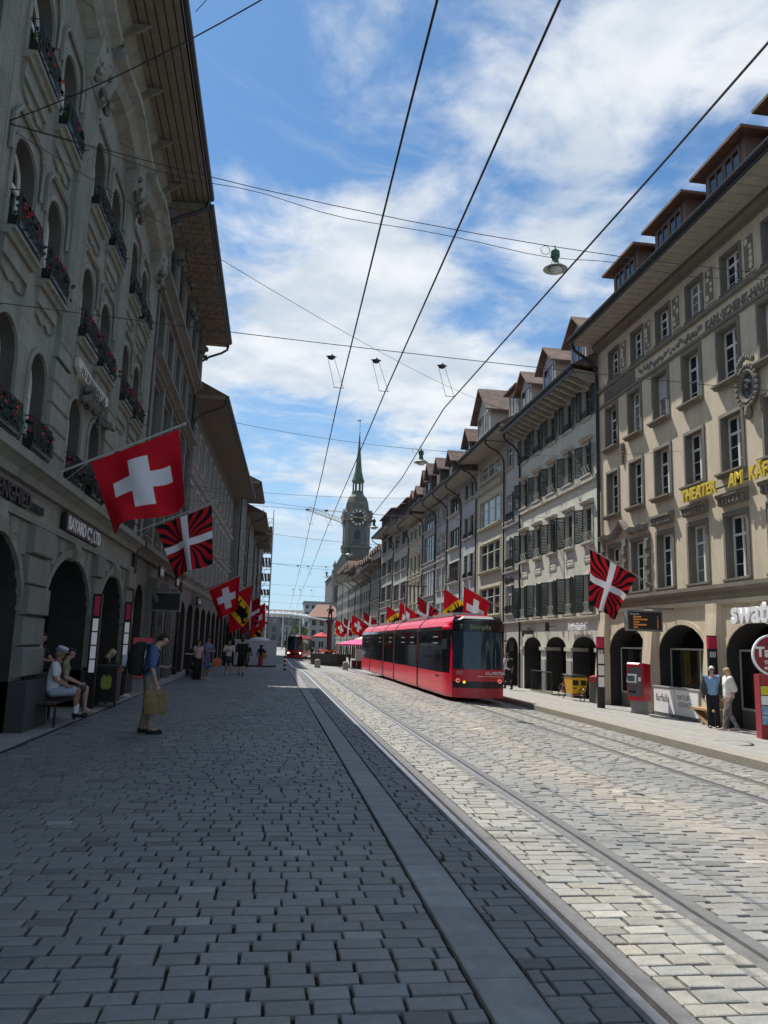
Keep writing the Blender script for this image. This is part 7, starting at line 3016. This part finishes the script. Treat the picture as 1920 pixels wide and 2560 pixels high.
# couple on the right platform
zc = zp(12.6, 20.5) + .008
body, P, s = person((12.22, 20.4, zc), face_to(-.35, -1), 1.74, 'white-haired man in light blue shirt, grey jacket and sunglasses', dict(elL=(-.155, -.02, .62), wrL=(-.15, .02, .47), elR=(.155, -.02, .62), wrR=(.14, .03, .47)), 'fair', cloth('shirt_blue', (.22, .36, .58)), .9, cloth('trousers_navy', (.015, .016, .025)), 1.0, cloth('shoe_black', (.015, .015, .016)), cloth('hair_white', (.62, .60, .56)), voxel=.013, belly=.05, long_sleeve=False, group='walking couple')
c = []
for sx, q in ((-1, 'L'), (1, 'R')):
    c.append((P['sh' + q], .07 * s, P['el' + q], .062 * s))
    c.append((P['el' + q], .062 * s, P['el' + q].lerp(P['wr' + q], .9), .05 * s))
    c.append((P['chest'] + Vector((sx * .12 * s, -.02, 0)), .085 * s, P['pelvis'] + Vector((sx * .125 * s, -.01, .02)), .075 * s))
    c.append((P['chest'] + Vector((sx * .08 * s, -.06, 0)), .09 * s, P['pelvis'] + Vector((sx * .06 * s, -.06, .02)), .085 * s))
fuse('jacket', c, cloth('jacket_grey', (.07, .07, .07)), body, .014)
m = MB()
hd = P['head']
m.box(hd.x - .065, hd.x + .065, hd.y + .07, hd.y + .092, hd.z - .008, hd.z + .022, M_BLACK)
m.build('sunglasses', body)
wk2 = dict(knL=(-.05, .075, .29), anL=(-.05, .10, .045), toeL=(-.055, .20, .018), knR=(.05, -.01, .285), anR=(.05, -.13, .05), toeR=(.055, -.035, .018), elL=(-.15, -.05, .63), wrL=(-.12, .03, .49), elR=(.15, -.05, .63), wrR=(.12, .03, .49), look=(.25, 1, 0))
person((12.30, 19.75, zp(12.3, 19.7) + .008), face_to(-1, .25), 1.70, 'blonde woman in white blouse and grey patterned trousers', wk2, 'fair', cloth('white_blouse', (.70, .69, .66)), 1.0, cloth('camo', (.10, .10, .10), (.34, .33, .31), 26), .98, cloth('shoe_pink', (.50, .40, .36)), cloth('hair_blonde', (.50, .38, .20)), .17, voxel=.013, girl=True, extra_top=.03, group='walking couple')
# walker half hidden behind the tram
person((11.35, 36.5, zp(11.3, 36.5) + .008), face_to(-.2, 1), 1.74, 'person with black backpack half hidden behind the near tram', wk, 'fair', cloth('white', (.66, .66, .68)), .8, cloth('trousers_black', (.014, .014, .016)), 1.0, cloth('shoe_black', (.015, .015, .016)), cloth('hair_brown', (.07, .045, .03)), voxel=.018, group=None)
root = empty('daypack', (11.35, 36.5, zp(11.3, 36.5)), face_to(-.2, 1), 'black daypack of the person behind the tram', 'backpack')
m = MB()
m.ball((0, -.22, 1.22), .2, bk, 10, (.9, .7, 1.25))
m.build('pack', root, True)
m = MB()
for sx in (-1, 1):
    m.tube([(sx * .12, -.12, 1.40), (sx * .13, .05, 1.44), (sx * .13, .12, 1.25), (sx * .12, -.1, 1.05)], .02, bk, 5)
m.build('strap', root, True)
# small far figures by the fountain
cl = [(.02, .02, .025), (.35, .34, .33), (.30, .05, .05), (.05, .07, .14), (.45, .42, .38), (.03, .03, .03), (.10, .09, .08)]
lbs = ['far figure in black left of the fountain', 'far figure in pale grey beside the one in black', 'far figure in red near the far tram', 'far figure in navy behind the fountain basin', 'far figure in cream close to the fountain', 'far dark figure at the pink parasol', 'far figure in brown by the market stall']
for i, (x, y) in enumerate(((5.0, 96), (5.6, 98), (6.3, 104), (6.9, 99), (4.6, 108), (8.0, 79.5), (10.3, 82))):
    person((x, y, zg(x, y)), face_to(rng.uniform(-1, 1), rng.uniform(-1, 1)), rng.uniform(1.62, 1.82), lbs[i], wk, 'fair', cloth('far%d' % i, cl[i]), .8, cloth('fart%d' % (i % 3), ((.03, .03, .035), (.06, .08, .14), (.2, .18, .15))[i % 3]), 1.0, cloth('shoe_black', (.015, .015, .016)), cloth('hair_dark', (.03, .02, .014)), voxel=.03, group='far people round the fountain')
finish_people()

# ---------------------------------------------------------------- lettering becomes plain meshes
def texts_to_meshes():
    dg = bpy.context.evaluated_depsgraph_get()
    for o in TEXTS:
        me = bpy.data.meshes.new_from_object(o.evaluated_get(dg))
        me.name = o.name
        nm, par, loc, rot, sc = o.name, o.parent, o.location.copy(), o.rotation_euler.copy(), o.scale.copy()
        bpy.data.objects.remove(o)
        n = link(nm, me, par, loc, rot)
        n.scale = sc


texts_to_meshes()
